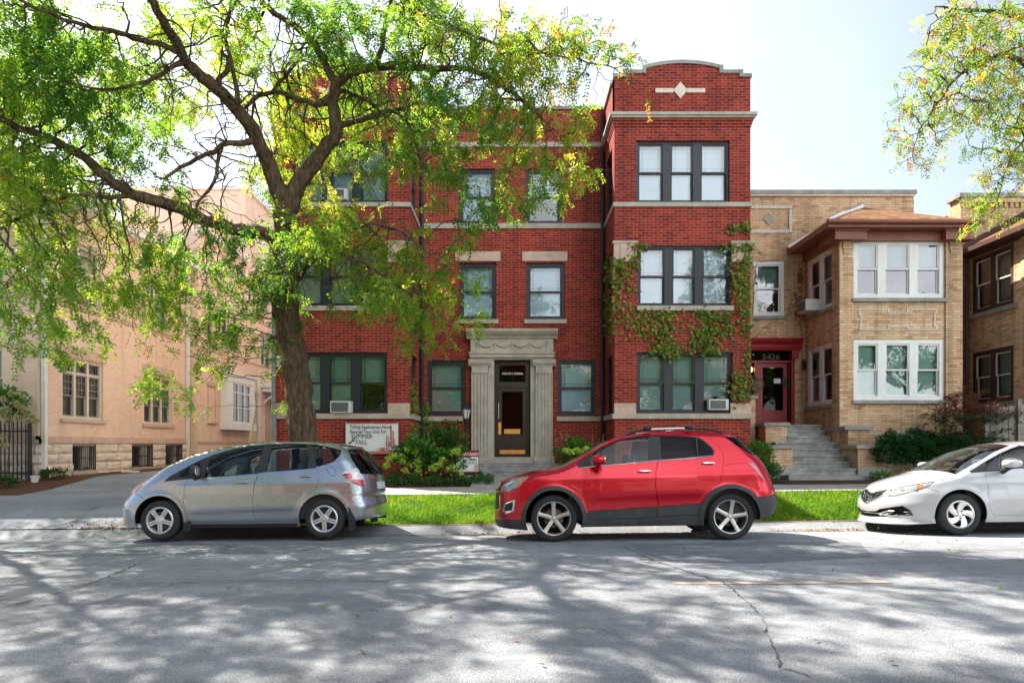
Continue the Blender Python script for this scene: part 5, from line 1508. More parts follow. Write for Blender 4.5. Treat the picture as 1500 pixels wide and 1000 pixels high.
                    for k in range(5):
                        a = a0 + math.pi / 2 + 2 * math.pi * k / 5
                        arm(a, [(.04, .045), (.08, .046), (.12, .050), (.155, .058), (.185, .068), (rr_ - .006, .082)], d_of, .02, swirl=-.62 if sd_ < 0 else .62, wf=.86)
                    mb.lathe([(rr_ + .004, Y(.004)), (rr_ - .010, Y(.001)), (rr_ - .022, Y(.010))], O, 48, axis='y')
                    mb.lathe([(0, Y(.014)), (.028, Y(.016)), (.033, Y(.024)), (.062, Y(.024)), (.075, Y(.05))], O, 24, axis='y')
                    lug = .057; ld = .016; lm = M_PLAS
                w_ = s.add(mb, 'wheel', M_HUBC if style == 'hubcap' else M_ALLOY, smooth=38)
                ty = MB(); k = .5
                ty.lathe([(rr_ + .002, Y(.016)), (rr_ + .012, Y(.004)), (rr_ + (rt - rr_) * .45, Y(-.004)), (rt - .028, Y(.004)), (rt - .010, Y(.016)), (rt - .002, Y(.034)), (rt, Y(.05)),
                          (rt, Y(.05) * 0 + sd_ * (yf - wd + .05)), (rt - .004, sd_ * (yf - wd + .03)), (rt - .03, sd_ * (yf - wd)), (rr_, sd_ * (yf - wd + .01))], O, 56, axis='y')
                # tread grooves
                for g in (.07, .11, .15):
                    ty.lathe([(rt + .0008, sd_ * (yf - g + .005)), (rt + .0008, sd_ * (yf - g - .005))], O, 56, 1, axis='y')
                s.add(ty, 'tyre', [M_TYRE, M_WELL], w_, smooth=40)
                bd = MB(); bd.lathe([(0, Y(.085)), (.06, Y(.085)), (.065, Y(.095)), (min(.14, rr_ - .05), Y(.095)), (min(.14, rr_ - .05), Y(.11))], O, 32, axis='y')
                bd.lathe([(rr_ - .02, Y(.13)), (0, Y(.13))], O, 32, 1, axis='y')
                s.add(bd, 'brake_disc', [M_BRAKE, M_WELL], w_, smooth=40)
                if lug:
                    for k in range(5):
                        a = a0 + math.pi / 2 + math.pi / 5 + 2 * math.pi * k / 5; lb = MB()
                        lb.lathe([(0, Y(ld - .010)), (.008, Y(ld - .009)), (.0105, Y(ld)), (.012, Y(ld + .012))], (O[0] + lug * math.cos(a), 0, O[2] + lug * math.sin(a)), 8, axis='y')
                        s.add(lb, 'lug_nut', lm, w_)
    def mirror(s, px, py, dd, size, bodym, stalk=None):
        """door mirror: shell, glass and foot, on both sides"""
        D = s.yc - s.fW(.9) - dd; x = WX(px, D) - s.xo - s.L / 2; z = WZ(py, D) - s.zg - .01 * x
        y = D - s.yc
        for sd_ in (1, -1):
            mb = MB(); mb.blob((x, y * sd_, z), size, 18, 10, 2.7)
            m = s.add(mb, 'mirror', bodym, smooth=60)
            mb = MB(); mb.blob((x + size[0] * .82, y * sd_, z), (.012, size[1] * .86, size[2] * .84), 14, 8, 3); s.add(mb, 'mirror_glass', M_CHROME, m)
            q = s.at(s.inv(stalk[0], stalk[1])); mb = MB(); mb.tube([(q[0], (q[1] + .02) * sd_, q[2]), (q[0] * .6 + x * .4, (q[1] * .6 + y * .4) * sd_, q[2] * .7 + z * .3), (x, y * sd_, z - size[2] * .55)], [.045, .034, .05], 8)
            s.add(mb, 'mirror_foot', stalk[2], m, smooth=60)

# ------------------------------------------------------------------ silver hatchback
ZA = (160, 630, 5.8826); ZBm = (370, 630, 5.8826)
fit = Car(name='hatchback', label='silver small hatchback parked nose to the driveway, leftmost of the three cars', paintm=M_SILV,
    xo=-6.19, yc=10.75, zg=-.032, L=4.11, Lf=.52, nf=2.35, Lr=.38, nr=2.5, bow=.045, xfw=.838, xrw=3.338, rt=.305, rrim=.203, tw=.18, ra=.375, flare=.016, rr=.065,
    creases=[((.40, .46), 1.2, 3.0, .006, .02), ((.84, .90), 1.0, 3.9, -.005, .03)],
    Wp=[(.15, .77), (.3, .822), (.5, .842), (.7, .8475), (.85, .842), (.95, .828), (1.05, .80), (1.2, .752), (1.4, .668), (1.52, .60)],
    Xfp=[(.15, .07), (.3, .03), (.5, .0), (.587, .03), (.66, .10), (.75, .165), (.85, .25), (.89, .31), (1.0, .42), (1.1, .45)],
    Xrp=[(.2, 4.0), (.3, 4.1), (.48, 4.12), (.55, 4.10), (.62, 4.07), (.7, 4.07), (1.0, 4.03), (1.18, 3.92), (1.33, 3.81), (1.42, 3.74), (1.5, 3.69)],
    Zcp=[(.2, .80), (.33, .885), (.43, .935), (.6, 1.0), (.72, 1.06), (.91, 1.17), (1.25, 1.325), (1.64, 1.43), (2.05, 1.485), (2.4, 1.515), (2.9, 1.522), (3.2, 1.505), (3.48, 1.47), (3.75, 1.42)],
    crown=[(.2, .04), (.6, .045), (.9, .035), (1.4, .028), (1.8, .025), (2.2, .025), (3.75, .03)],
    Zbp=[(0, .2), (.5, .19), (1.3, .18), (2.9, .18), (3.7, .26), (4.1, .30)])
fit.prep()
z = fit.Z
dlo = z(ZA, [(462, 442), (520, 392), (600, 347), (700, 292), (800, 243), (900, 203), (1050, 158), (1200, 130), (1330, 119)]) + z(ZBm, [(160, 112), (350, 108), (520, 114), (640, 134), (764, 163), (760, 190), (740, 226), (702, 264), (642, 288), (546, 312), (540, 322), (460, 330), (300, 346), (100, 358)]) + z(ZA, [(1250, 373), (1000, 394), (800, 408), (690, 418), (560, 430)])
fdoor = z(ZA, [(690, 418), (655, 450), (641, 540), (642, 650), (655, 735), (680, 788), (800, 790), (1000, 790), (1252, 788), (1245, 650), (1240, 560), (1250, 450), (1272, 371), (1000, 394), (800, 408)])
rdoor = z(ZBm, [(42, 362), (18, 450), (6, 550), (8, 700), (20, 783), (180, 782), (340, 780), (368, 762), (377, 700), (387, 650), (422, 595), (482, 560), (540, 510), (560, 450), (565, 385), (545, 322), (460, 330), (300, 346), (100, 358)])
RG = [
  dict(name='sill_cladding', key='sill', poly=[(float(fit.U_of(fit.xfw + .39, .25)), .05), (float(fit.U_of(fit.xfw + .39, .25)), .238), (float(fit.U_of(fit.xrw - .39, .25)), .238), (float(fit.U_of(fit.xrw - .39, .25)), .05)], mat=M_PLAS, off=-.004),
  dict(name='front_door', poly=fdoor, mat=M_SILV), dict(name='rear_door', poly=rdoor, mat=M_SILV),
  dict(name='window_frame', poly=dlo, mat=M_PLAS, off=-.003),
  dict(name='window', key='w1', poly=z(ZA, [(572, 404), (602, 362), (692, 306), (775, 268), (752, 394)]), mat=M_CGLASS, off=-.006),
  dict(name='window', key='w2', poly=z(ZA, [(803, 401), (838, 290), (860, 250), (950, 206), (1080, 166), (1200, 141), (1325, 127), (1278, 300), (1250, 362), (1000, 386)]), mat=M_CGLASS, off=-.006),
  dict(name='window', key='w3', poly=z(ZBm, [(168, 123), (320, 117), (468, 118), (483, 200), (464, 325), (300, 338), (105, 352), (135, 240)]), mat=M_CGLASS, off=-.006),
  dict(name='window', key='w4', poly=z(ZBm, [(516, 119), (640, 140), (754, 169), (756, 188), (738, 222), (700, 259), (640, 282), (550, 306), (532, 225)]), mat=M_CGLASS, off=-.005),
  dict(name='headlight', poly=z(ZA, [(150, 562), (170, 520), (225, 470), (265, 438), (305, 434), (285, 470), (217, 536)]), mat=M_CLEARL, off=.003),
  dict(name='indicator', poly=z(ZA, [(212, 532), (250, 474), (292, 442), (301, 440), (270, 482), (228, 532)]), mat=M_AMBER, off=.006),
  dict(name='tail_light', poly=z(ZBm, [(765, 372), (790, 350), (880, 320), (915, 326), (945, 360), (962, 430), (968, 490), (900, 470), (850, 448), (810, 424)]), mat=M_CLEARL, off=.005),
  dict(name='lamp_lens', key='l1', parent='tail_light', poly=z(ZBm, [(772, 374), (848, 370), (857, 417), (812, 418)]), mat=M_REDL, off=.009),
  dict(name='lamp_lens', key='l2', parent='tail_light', poly=z(ZBm, [(816, 425), (955, 422), (964, 484), (900, 466), (855, 446)]), mat=M_REDL, off=.009),
]
def rear_poly(car, z0, z1, u0, top=None):
    return [(u0, z0), (car.c, z0), (car.c, z1), (u0 + .05, z1)]
ur = fit.U_of(3.62, 1.25)
RG += [dict(name='rear_window', poly=[(fit.b + .30, .985), (fit.c, .97), (fit.c, 1.385), (fit.b + .33, 1.37), (fit.b + .27, 1.2)], mat=M_CGLASST, merge=True, off=.002),
       dict(name='number_plate', poly=[(fit.c - .17, .74), (fit.c, .74), (fit.c, .86), (fit.c - .17, .86)], mat=plain('number plate', (.62, .68, .75), .4, obj=True), merge=True, off=.006),
       dict(name='grille', poly=[(0, .50), (.42, .50), (.45, .57), (0, .60)], mat=M_PLAS, merge=True), dict(name='lower_grille', poly=[(0, .24), (.5, .24), (.45, .38), (0, .38)], mat=M_PLAS, merge=True)]
fit.build_side(RG, [fit.arch(fit.xfw, fit.ra), fit.arch(fit.xrw, fit.ra)])
fit.cap('bonnet', M_SILV, 0, .70); fit.cap('windscreen', M_WSCR, .70, 1.72, -.95, .95, off=-.002)
for sd_ in (-1, 1): fit.cap('pillar', M_SILV, .70, 1.72, *( (-1, -.95) if sd_ < 0 else (.95, 1)), nt=3)
fit.cap('roof', M_SILV, 1.72, 5)
fit.underbody(); fit.cabin(.93, .95, 3.7, (.95, 1.35, .92), [(1.55, (-.36, .36)), (2.5, (-.38, .38))], 1.45); fit.wheel('hubcap', (0.05, .02))
fit.mirror(160 + 728 / 5.8826, 630 + 352 / 5.8826, .16, (.055, .085, .085), M_PLAS, (160 + 735 / 5.8826, 630 + 412 / 5.8826, M_PLAS))
fit.handle(z(ZA, [(1140, 452)])[0], .185, .036, M_SILV, 'front_door'); fit.handle(z(ZBm, [(452, 396)])[0], .185, .036, M_SILV, 'rear_door')
c = z(ZBm, [(682, 352)])[0]
fit.trim('fuel_flap', [(c[0] + .072 * math.cos(t), c[1] + .072 * math.sin(t)) for t in np.linspace(0, 2 * math.pi, 25)[:-1]], .0028, M_PLAS, 0, closed=True, res=.01)
fit.trim('panel_gap', z(ZBm, [(838, 452), (800, 500), (758, 548)]), .0028, M_PLAS, 0)
fit.trim('panel_gap', z(ZA, [(215, 538), (250, 560), (292, 592)]), .0028, M_PLAS, 0)
fit.trim('panel_gap', [(fit.b + .42, .62), (fit.b + .40, .98)], .0025, M_PLAS, 0, sides=(1, -1))
fit.trim('panel_gap', [(fit.b + .42, .62), (fit.c - .001, .60)], .0025, M_PLAS, 0, sides=(1, -1))
fit.trim('sill_strip', z(ZA, [(690, 797), (900, 797), (1250, 794)]) + z(ZBm, [(100, 790), (390, 786)]), .004, M_SILV, .004, sides=(1, -1))
# mud flaps, wiper, aerial, badge, exhaust
for xw, w in ((fit.xfw + .36, .10), (fit.xrw + .37, .09)):
    for sd_ in (-1, 1):
        mb = MB(); h = fit.L / 2; y = .80
        mb.add([(xw - h, sd_ * (y - .14), .47), (xw - h, sd_ * (y + .03), .47), (xw - h + w, sd_ * (y + .012), .31), (xw - h + w, sd_ * (y + .012), .15), (xw - h + .02, sd_ * (y + .012), .13), (xw - h + .02, sd_ * (y - .14), .13)], [(0, 1, 2, 3, 4, 5)])
        mb.add([(xw - h - .01, sd_ * (y + .031), .50), (xw - h + .03, sd_ * (y + .032), .47), (xw - h + w + .02, sd_ * (y + .02), .30), (xw - h + w + .02, sd_ * (y + .015), .145), (xw - h + .01, sd_ * (y + .014), .125)], [(0, 1, 2, 3, 4)])
        fit.add(mb, 'mud_flap', M_PLAS)
h = fit.L / 2
mb = MB(); mb.tube([(3.55 - h, -.10, 1.49), (3.66 - h, -.10, 1.60), (3.80 - h, -.10, 1.72)], [.008, .005, .003], 6); mb.blob((3.55 - h, -.1, 1.485), (.03, .02, .012), 8, 5); fit.add(mb, 'aerial', M_PLAS)
mb = MB(); mb.blob((4.06 - h, 0, 1.06), (.02, .05, .04), 10, 6); mb.tube([(4.06 - h, 0, 1.07), (4.02 - h, -.2, 1.12), (3.99 - h, -.38, 1.13)], .012, 6); fit.add(mb, 'rear_wiper', M_PLAS)
q = fit.at((fit.b + .52, .90), .006)
cu = MB(); fr_ = Fr((q[0], q[1], q[2]), (.55, .835, 0), (.835, -.55, 0)); cu.fr = fr_; text_mb(cu, 'FIT', .055, 0, 0, .0, sx=1.2, bold=.002); fit.add(cu, 'badge', M_CHROME, smooth=None)
mb = MB(); mb.lathe([(.028, 3.85 - h), (.03, 4.06 - h), (.025, 4.062 - h), (.022, 3.9 - h)], (0, .36, .265), 14, axis='x'); fit.add(mb, 'exhaust_pipe', M_BRAKE)

# ------------------------------------------------------------------ red crossover
ZC = (705, 620, 5.5565); ZD = (920, 620, 5.5565)
trax = Car(name='crossover_car', label='red crossover with roof bars and black wheel-arch cladding parked before the doorway', paintm=M_CRED,
    xo=-.27, yc=10.283, zg=.022, L=4.27, Lf=.50, nf=2.6, Lr=.42, nr=2.6, bow=.04, xfw=.879, xrw=3.434, rt=.338, rrim=.246, tw=.21, ra=.405, flare=.024, rr=.065,
    creases=[((.60, .66), 1.3, 3.2, .008, .05), ((.93, .99), .6, 4.1, -.006, .03)],
    Wp=[(.12, .80), (.25, .845), (.4, .865), (.55, .874), (.7, .883), (.85, .882), (.97, .868), (1.05, .85), (1.12, .828), (1.3, .768), (1.5, .695), (1.62, .64)],
    Xfp=[(.12, .10), (.22, .03), (.35, .0), (.5, .01), (.7, .02), (.8, .04), (.88, .10), (.95, .18), (1.05, .2)],
    Xrp=[(.25, 4.14), (.4, 4.24), (.55, 4.27), (.7, 4.25), (.87, 4.20), (1.05, 4.13), (1.17, 4.06), (1.265, 3.97), (1.4, 3.85), (1.54, 3.74), (1.6, 3.70)],
    Zcp=[(.0, .80), (.10, .87), (.27, .945), (.56, 1.022), (.945, 1.085), (1.09, 1.13), (1.395, 1.30), (1.66, 1.455), (1.84, 1.53), (2.17, 1.583), (2.38, 1.597), (2.79, 1.605), (3.12, 1.595), (3.38, 1.575), (3.75, 1.53)],
    crown=[(.0, .03), (.4, .05), (.9, .045), (1.15, .035), (1.4, .025), (1.8, .022), (2.4, .022), (3.8, .02)],
    Zbp=[(0, .20), (.45, .17), (1.3, .21), (3.0, .22), (3.85, .31), (4.25, .42)])
trax.prep(); z = trax.Z
top_fr = z(ZC, [(845, 285), (925, 232), (985, 194), (1100, 143), (1200, 112), (1278, 100)])
belt_f = z(ZC, [(805, 360), (1030, 338), (1278, 317)])
dlo = z(ZC, [(786, 332)]) + top_fr + z(ZD, [(100, 98), (235, 95), (470, 97), (600, 110), (650, 144), (700, 190), (720, 226), (705, 261), (470, 284), (235, 300), (0, 321)]) + z(ZC, [(1030, 338), (805, 360)])
fdoor = z(ZC, [(846, 278), (850, 350), (850, 460), (852, 550), (870, 690), (898, 780), (1090, 775), (1278, 768)]) + z(ZD, [(0, 772), (237, 760), (233, 400), (232, 88), (100, 90)]) + z(ZC, [(1278, 92), (1200, 104), (1100, 135), (985, 186), (925, 224)])
rdoor = z(ZD, [(236, 88), (470, 90), (600, 97), (690, 122), (760, 182), (789, 240), (785, 350), (755, 494), (680, 560), (640, 620), (612, 680), (597, 742), (420, 752), (240, 760), (237, 400)])
sill_y = .335
def arch_band(car, xw, r1):
    return car.arch(xw, r1)
cladp = [(.0, .0), (.0, .30), (.30, .32)] 
RG = [
  dict(name='sill_cladding', key='sill', poly=z(ZC, [(845, 700)])[:0] + [(float(trax.U_of(trax.xfw + .44, .3)), .05), (float(trax.U_of(trax.xfw + .44, .3)), .41), (float(trax.U_of(trax.xrw - .44, .3)), .41), (float(trax.U_of(trax.xrw - .44, .3)), .05)], mat=M_CLAD, off=.01),
  dict(name='front_door', poly=fdoor, mat=M_CRED), dict(name='rear_door', poly=rdoor, mat=M_CRED),
  dict(name='door_cladding', key='dc1', parent='front_door', poly=z(ZC, [(873, 716), (900, 784), (1090, 777), (1278, 770)]) + z(ZD, [(0, 774), (234, 762), (234, 676), (0, 694)]) + z(ZC, [(1278, 690), (1090, 700)]), mat=M_CLAD, off=.008),
  dict(name='door_cladding', key='dc2', parent='rear_door', poly=z(ZD, [(240, 676), (420, 664), (614, 652), (598, 740), (420, 752), (242, 760)]), mat=M_CLAD, off=.008),
  dict(name='front_bumper_cladding', key='fb', poly=[(0, .05), (0, .29), (.3, .305), (.55, .315), (float(trax.U_of(.48, .33)), .325), (float(trax.U_of(.5, .2)), .05)], mat=M_CLAD, merge=True, off=.008),
  dict(name='rear_bumper_cladding', key='rb', poly=[(float(trax.U_of(3.80, .5)), .05), (float(trax.U_of(3.82, .62)), .62), (trax.b + .2, .63), (trax.b + .42, .66), (trax.c, .66), (trax.c, .05)], mat=M_CLAD, merge=True, off=.008),
  dict(name='arch_cladding', key='ac1', poly=trax.arch(trax.xfw, .468), mat=M_CLAD, off=.012),
  dict(name='arch_cladding', key='ac2', poly=trax.arch(trax.xrw, .468), mat=M_CLAD, off=.012),
  dict(name='window_frame', poly=dlo, mat=M_PLAS, off=-.002),
  dict(name='window', key='w1', poly=z(ZC, [(888, 346), (897, 285), (930, 236), (975, 207), (984, 262), (985, 336)]), mat=M_CGLASS, off=-.005),
  dict(name='window', key='w2', poly=z(ZC, [(997, 335), (997, 260), (992, 198), (1100, 150), (1200, 120), (1278, 108)]) + z(ZD, [(100, 103), (188, 101), (186, 200), (178, 300), (0, 316)]), mat=M_CGLASS, off=-.005),
  dict(name='window', key='w3', poly=z(ZD, [(278, 101), (470, 103), (568, 110), (577, 260), (440, 274), (290, 287)]), mat=M_CGLASST, off=-.005),
  dict(name='window', key='w4', poly=z(ZD, [(587, 114), (630, 140), (690, 192), (711, 226), (699, 249), (588, 259)]), mat=M_CGLASST, off=-.005),
  dict(name='headlight', poly=z(ZC, [(168, 558), (180, 500), (230, 460), (310, 432), (393, 432), (362, 470), (312, 518), (215, 554)]), mat=M_HEADL, off=.004),
  dict(name='indicator', key='ind', parent='headlight', poly=z(ZC, [(300, 520), (322, 470), (347, 448), (374, 446), (348, 482), (316, 513)]), mat=M_AMBER, off=.008),
  dict(name='fog_light_surround', key='fl', poly=z(ZC, [(172, 708), (193, 648), (280, 618), (270, 716), (200, 732)]), mat=M_CHROME, off=.004),
  dict(name='fog_light', key='fl2', parent='fl', poly=z(ZC, [(190, 694), (206, 655), (262, 634), (254, 704), (205, 712)]), mat=M_PLAS, off=.006),
  dict(name='tail_light', poly=z(ZD, [(978, 320), (1040, 314), (1068, 350), (1105, 420), (1114, 462), (1090, 438), (1050, 385)]), mat=M_REDL, off=.006),
  dict(name='rear_window', poly=[(trax.b + .24, 1.24), (trax.c, 1.20), (trax.c, 1.49), (trax.b + .05, 1.50), (trax.b + .12, 1.38)], mat=M_CGLASST, merge=True, off=.002),
  dict(name='grille', poly=[(0, .74), (.36, .75), (.37, .83), (0, .82)], mat=M_PLAS, merge=True, off=-.01),
  dict(name='lower_grille', poly=[(0, .45), (.36, .47), (.37, .71), (0, .705)], mat=M_PLAS, merge=True, off=-.01),
]
trax.build_side(RG, [trax.arch(trax.xfw, trax.ra), trax.arch(trax.xrw, trax.ra)])
trax.cap('bonnet', M_CRED, 0, 1.02); trax.cap('windscreen', M_WSCR, 1.02, 1.80, -.93, .93, off=-.002)
for sd_ in (-1, 1): trax.cap('pillar', M_CRED, 1.02, 1.80, *((-1, -.93) if sd_ < 0 else (.93, 1)), nt=3)
trax.cap('roof', M_CRED, 1.80, 5)
trax.underbody(); trax.cabin(1.02, 1.1, 3.9, (1.1, 1.5, 1.0), [(1.72, (-.38, .38)), (2.65, (-.4, .4))], 1.5); trax.wheel('five', (0.02, -.16))
trax.mirror(705 + 968 / 5.5565, 620 + 300 / 5.5565, .16, (.095, .10, .072), M_CRED, (705 + 950 / 5.5565, 620 + 385 / 5.5565, M_CRED))
trax.handle(z(ZD, [(142, 391)])[0], .20, .032, M_CHROME, 'front_door'); trax.handle(z(ZD, [(665, 325)])[0], .195, .032, M_CHROME, 'rear_door')
trax.trim('chrome_strip', z(ZC, [(806, 362), (920, 350), (1030, 340), (1278, 319)]) + z(ZD, [(0, 323), (235, 302), (470, 285), (704, 263)]), .0085, M_CHROME, .003, sides=(1, -1))
trax.trim('grille_bar', [(0.0005, .728), (.34, .738)], .016, M_CRED, .0, sides=(1, -1)); trax.trim('grille_frame', [(0.0005, .70), (.37, .715), (.38, .46), (.0005, .44)], .006, M_CHROME, .0, sides=(1, -1))
for zz in (.50, .55, .60, .65): trax.trim('grille_slat', [(.0005, zz), (.36, zz + .01)], .006, M_CLAD, .0, sides=(1, -1))
trax.trim('panel_gap', z(ZC, [(300, 528), (292, 580), (272, 640)]), .0028, M_PLAS, 0)
trax.trim('panel_gap', z(ZC, [(395, 432), (500, 395), (600, 362), (630, 335)]), .0028, M_PLAS, 0)
trax.trim('panel_gap', z(ZD, [(980, 318), (880, 326), (795, 340)]), .003, M_CRED, .002)
trax.trim('panel_gap', z(ZC, [(778, 278), (806, 298), (785, 332)]), .0025, M_PLAS, 0)
# roof rails and crossbars
h = trax.L / 2
X1, X2 = 2.30, 2.91
def railpt(X, up): return (X - h, 0, float(trax.fZe(X)) + up)
for sd_ in (-1, 1):
    yr = sd_ * -.60
    for nm, xs_, mt in (('roof_rail', np.linspace(1.98, X1, 9), M_PLAS), ('roof_rail', np.linspace(X2, 3.42, 9), M_PLAS), ('roof_rail', np.linspace(X1, X2, 5), M_ALLOY)):
        mb = MB(); pts = []
        for X in xs_:
            up = .045 * min(1, max(0, X - 1.98) / .2, max(0, 3.42 - X) / .2) ** .5
            pts.append((X - h, yr, float(trax.fZe(X)) + .008 + up))
        mb.tube(pts, .019, 8); trax.add(mb, nm, mt, smooth=60)
for X in (X1, X2):
    mb = MB(); zt = float(trax.fZe(X)) + .085
    mb.blob((X - h, 0, zt), (.035, .66, .013), 12, 10, 4)
    bar = trax.add(mb, 'roof_bar', M_ALLOY, smooth=60)
    for sd_ in (-1, 1):
        mb = MB(); mb.blob((X - h, sd_ * .61, zt - .012), (.058, .05, .034), 14, 8, 3.2); trax.add(mb, 'bar_foot', M_PLAS, bar, smooth=60)
mb = MB(); mb.blob((3.70 - h, 0, float(trax.fZe(3.6)) - .005), (.10, .50, .018), 16, 8, 3.5); trax.add(mb, 'spoiler', M_CRED, smooth=60)

# ------------------------------------------------------------------ white saloon
ZE = (1240, 630, 5.769)
civ = Car(name='saloon_car', label='white saloon car with its front wheel visible, cut off by the right edge', paintm=M_CWHT,
    xo=5.76, yc=10.63, zg=.062, L=4.556, Lf=.80, nf=2.25, Lr=.5, nr=2.4, bow=.04, xfw=.952, xrw=3.622, rt=.318, rrim=.205, tw=.205, ra=.375, flare=.016, rr=.06,
    creases=[((.80, .90), 1.0, 4.3, -.006, .03), ((.34, .38), 1.4, 3.2, .007, .03)],
    Wp=[(.10, .82), (.2, .845), (.3, .86), (.5, .8775), (.65, .8775), (.8, .862), (.9, .842), (.98, .808), (1.2, .722), (1.4, .615)],
    Xfp=[(.10, .05), (.16, -.01), (.20, .0), (.24, .03), (.3, .025), (.40, .0), (.48, .0), (.54, .03), (.64, .07), (.7, .14), (.8, .2)],
    Xrp=[(.2, 4.45), (.5, 4.55), (.8, 4.5), (1.0, 4.42), (1.1, 4.38)],
    Zcp=[(.0, .615), (.06, .655), (.15, .72), (.31, .80), (.65, .89), (.95, .965), (1.3, 1.15), (1.65, 1.31), (1.95, 1.40), (2.3, 1.435), (2.8, 1.435), (3.3, 1.36), (3.7, 1.22), (4.0, 1.09), (4.3, 1.055), (4.5, 1.02)],
    crown=[(.0, .03), (.3, .06), (.9, .075), (1.4, .10), (1.9, .06), (2.6, .045), (3.4, .07), (4.0, .04), (4.5, .03)],
    Zbp=[(0, .15), (.6, .185), (1.3, .2), (3.3, .2), (4, .25), (4.55, .3)])
civ.prep(); z = civ.Z
def snap(p): return [(0.0, b) if a < .04 else (a, b) for a, b in p]
hd = z(ZE, [(368, 553), (405, 492), (480, 471), (620, 451), (758, 433), (720, 464), (650, 496), (540, 524), (430, 547)])
gr = z(ZE, [(300, 497), (378, 484), (340, 522), (255, 568)]); gz1 = .615; 
grp = [(0, .612), gr[0], gr[1], gr[2], gr[3], (0, .475)]
lo = z(ZE, [(255, 668), (290, 651), (480, 633), (540, 671), (568, 713), (440, 711), (250, 714)])
lop = [(0, lo[0][1] - .01)] + lo + [(0, lo[6][1] - .005)]
dlo = z(ZE, [(1062, 346), (1180, 270), (1320, 190), (1420, 146), (1490, 122)])
U2 = lambda X, Z_: (float(civ.U_of(X, Z_)), Z_)
dlo += [U2(2.35, 1.335), U2(2.8, 1.335), U2(3.15, 1.27), U2(3.55, 1.06), U2(3.5, 1.0)] + z(ZE, [(1490, 319), (1330, 336), (1190, 349), (1080, 358)])
RG = [
  dict(name='front_door', poly=z(ZE, [(1195, 349), (1200, 430), (1214, 560), (1235, 680), (1262, 722), (1380, 720), (1495, 718)]) + [U2(2.52, .28), U2(2.48, .6), U2(2.5, .96)] + z(ZE, [(1490, 319), (1330, 336)]), mat=M_CWHT),
  dict(name='rear_door', poly=[U2(2.53, .28), U2(3.22, .28), U2(3.27, .6), U2(3.6, .99), U2(2.51, .96), U2(2.49, .6)], mat=M_CWHT),
  dict(name='window_frame', poly=dlo, mat=M_PLAS, off=-.002),
  dict(name='window', key='w1', poly=z(ZE, [(1206, 337), (1203, 264), (1322, 202), (1326, 326)]), mat=M_CGLASST if False else M_CGLASS, off=-.005),
  dict(name='window', key='w2', poly=z(ZE, [(1337, 323), (1334, 196), (1420, 154), (1490, 130)]) + [U2(2.3, 1.32), U2(2.46, 1.325), U2(2.46, .975)] + z(ZE, [(1490, 311)]), mat=M_CGLASS, off=-.005),
  dict(name='window', key='w3', poly=[U2(2.56, .985), U2(2.56, 1.325), U2(2.8, 1.32), U2(3.12, 1.255), U2(3.4, 1.08), U2(3.4, 1.02)], mat=M_CGLASST, off=-.005),
  dict(name='headlight', poly=hd, mat=M_HEADL, off=.004),
  dict(name='indicator', key='ind', parent='headlight', poly=z(ZE, [(603, 498), (622, 458), (662, 456), (652, 490)]), mat=M_AMBER, off=.009),
  dict(name='grille', poly=grp, mat=M_WELL, merge=True, off=-.012, lip=.0),
  dict(name='lower_grille', poly=lop, mat=M_WELL, merge=True, off=-.014, lip=.0),
  dict(name='tail_light', poly=[U2(4.15, .78), (civ.b + .35, .78), (civ.b + .35, .95), U2(4.1, .97)], mat=M_REDL, off=.004),
]
civ.build_side(RG, [civ.arch(civ.xfw, civ.ra), civ.arch(civ.xrw, civ.ra)])
civ.cap('bonnet', M_CWHT, 0, .98); civ.cap('windscreen', M_WSCR, .98, 1.95, -.92, .92, off=-.002)
for sd_ in (-1, 1): civ.cap('pillar', M_CWHT, .98, 1.95, *((-1, -.92) if sd_ < 0 else (.92, 1)), nt=3)
civ.cap('roof', M_CWHT, 1.95, 3.15); civ.cap('rear_screen', M_CGLASST, 3.15, 3.95, -.9, .9, off=-.002); civ.cap('boot_lid', M_CWHT, 3.95, 5)
for sd_ in (-1, 1): civ.cap('pillar', M_CWHT, 3.15, 3.95, *((-1, -.9) if sd_ < 0 else (.9, 1)), nt=3)
civ.underbody(); civ.cabin(.90, 1.1, 3.6, (1.1, 1.5, .88), [(1.75, (-.37, .37)), (2.65, (-.4, .4))], 1.35); civ.wheel('swirl', (0.1, .2))
civ.mirror(1240 + 1420 / 5.769, 630 + 285 / 5.769, .17, (.115, .10, .060), M_CWHT, (1240 + 1345 / 5.769, 630 + 350 / 5.769, M_PLAS))
# chrome grille frame, honeycomb bars, emblem, lower bars
civ.trim('grille_frame', [(.0005, .468)] + [gr[3], gr[2], gr[1]], .011, M_CHROME, .006, sides=(1, -1)); civ.trim('grille_frame', [(.0005, .618), gr[0], gr[1]], .006, M_CHROME, .004, sides=(1, -1))
gm = [np.interp(k, [0, 1], [.49, .60]) for k in np.linspace(0, 1, 5)]
umax = min(gr[0][0], gr[3][0])
for i, zz in enumerate(gm):
    P_ = [(u, zz + (.010 if (j + i) % 2 else -.010)) for j, u in enumerate(np.linspace(.0005, umax * (.9 + .1 * i / 4), 13))]
    civ.trim('grille_mesh', P_, .0032, M_CHROME, -.004, sides=(1, -1), n=5)
for sd_ in (1, -1): civ.trim('grille_wing', [(gr[0][0] * .97, .60), (gr[1][0] * .97, gr[1][1] - .012)], .010, M_CHROME, .002, sides=(sd_,))
e0 = civ.at((.0005, .552), .02)
mb = MB(Fr((e0[0], 0, e0[2]), (0, -1, 0), (-1, 0, 0)))
for s1 in (-1, 1): mb.prism([(s1 * .030, -.042), (s1 * .043, -.042), (s1 * .052, .045), (s1 * .037, .045)], 0, .014)
mb.prism([(-.036, -.008), (.036, -.008), (.037, .008), (-.037, .008)], 0.001, .013)
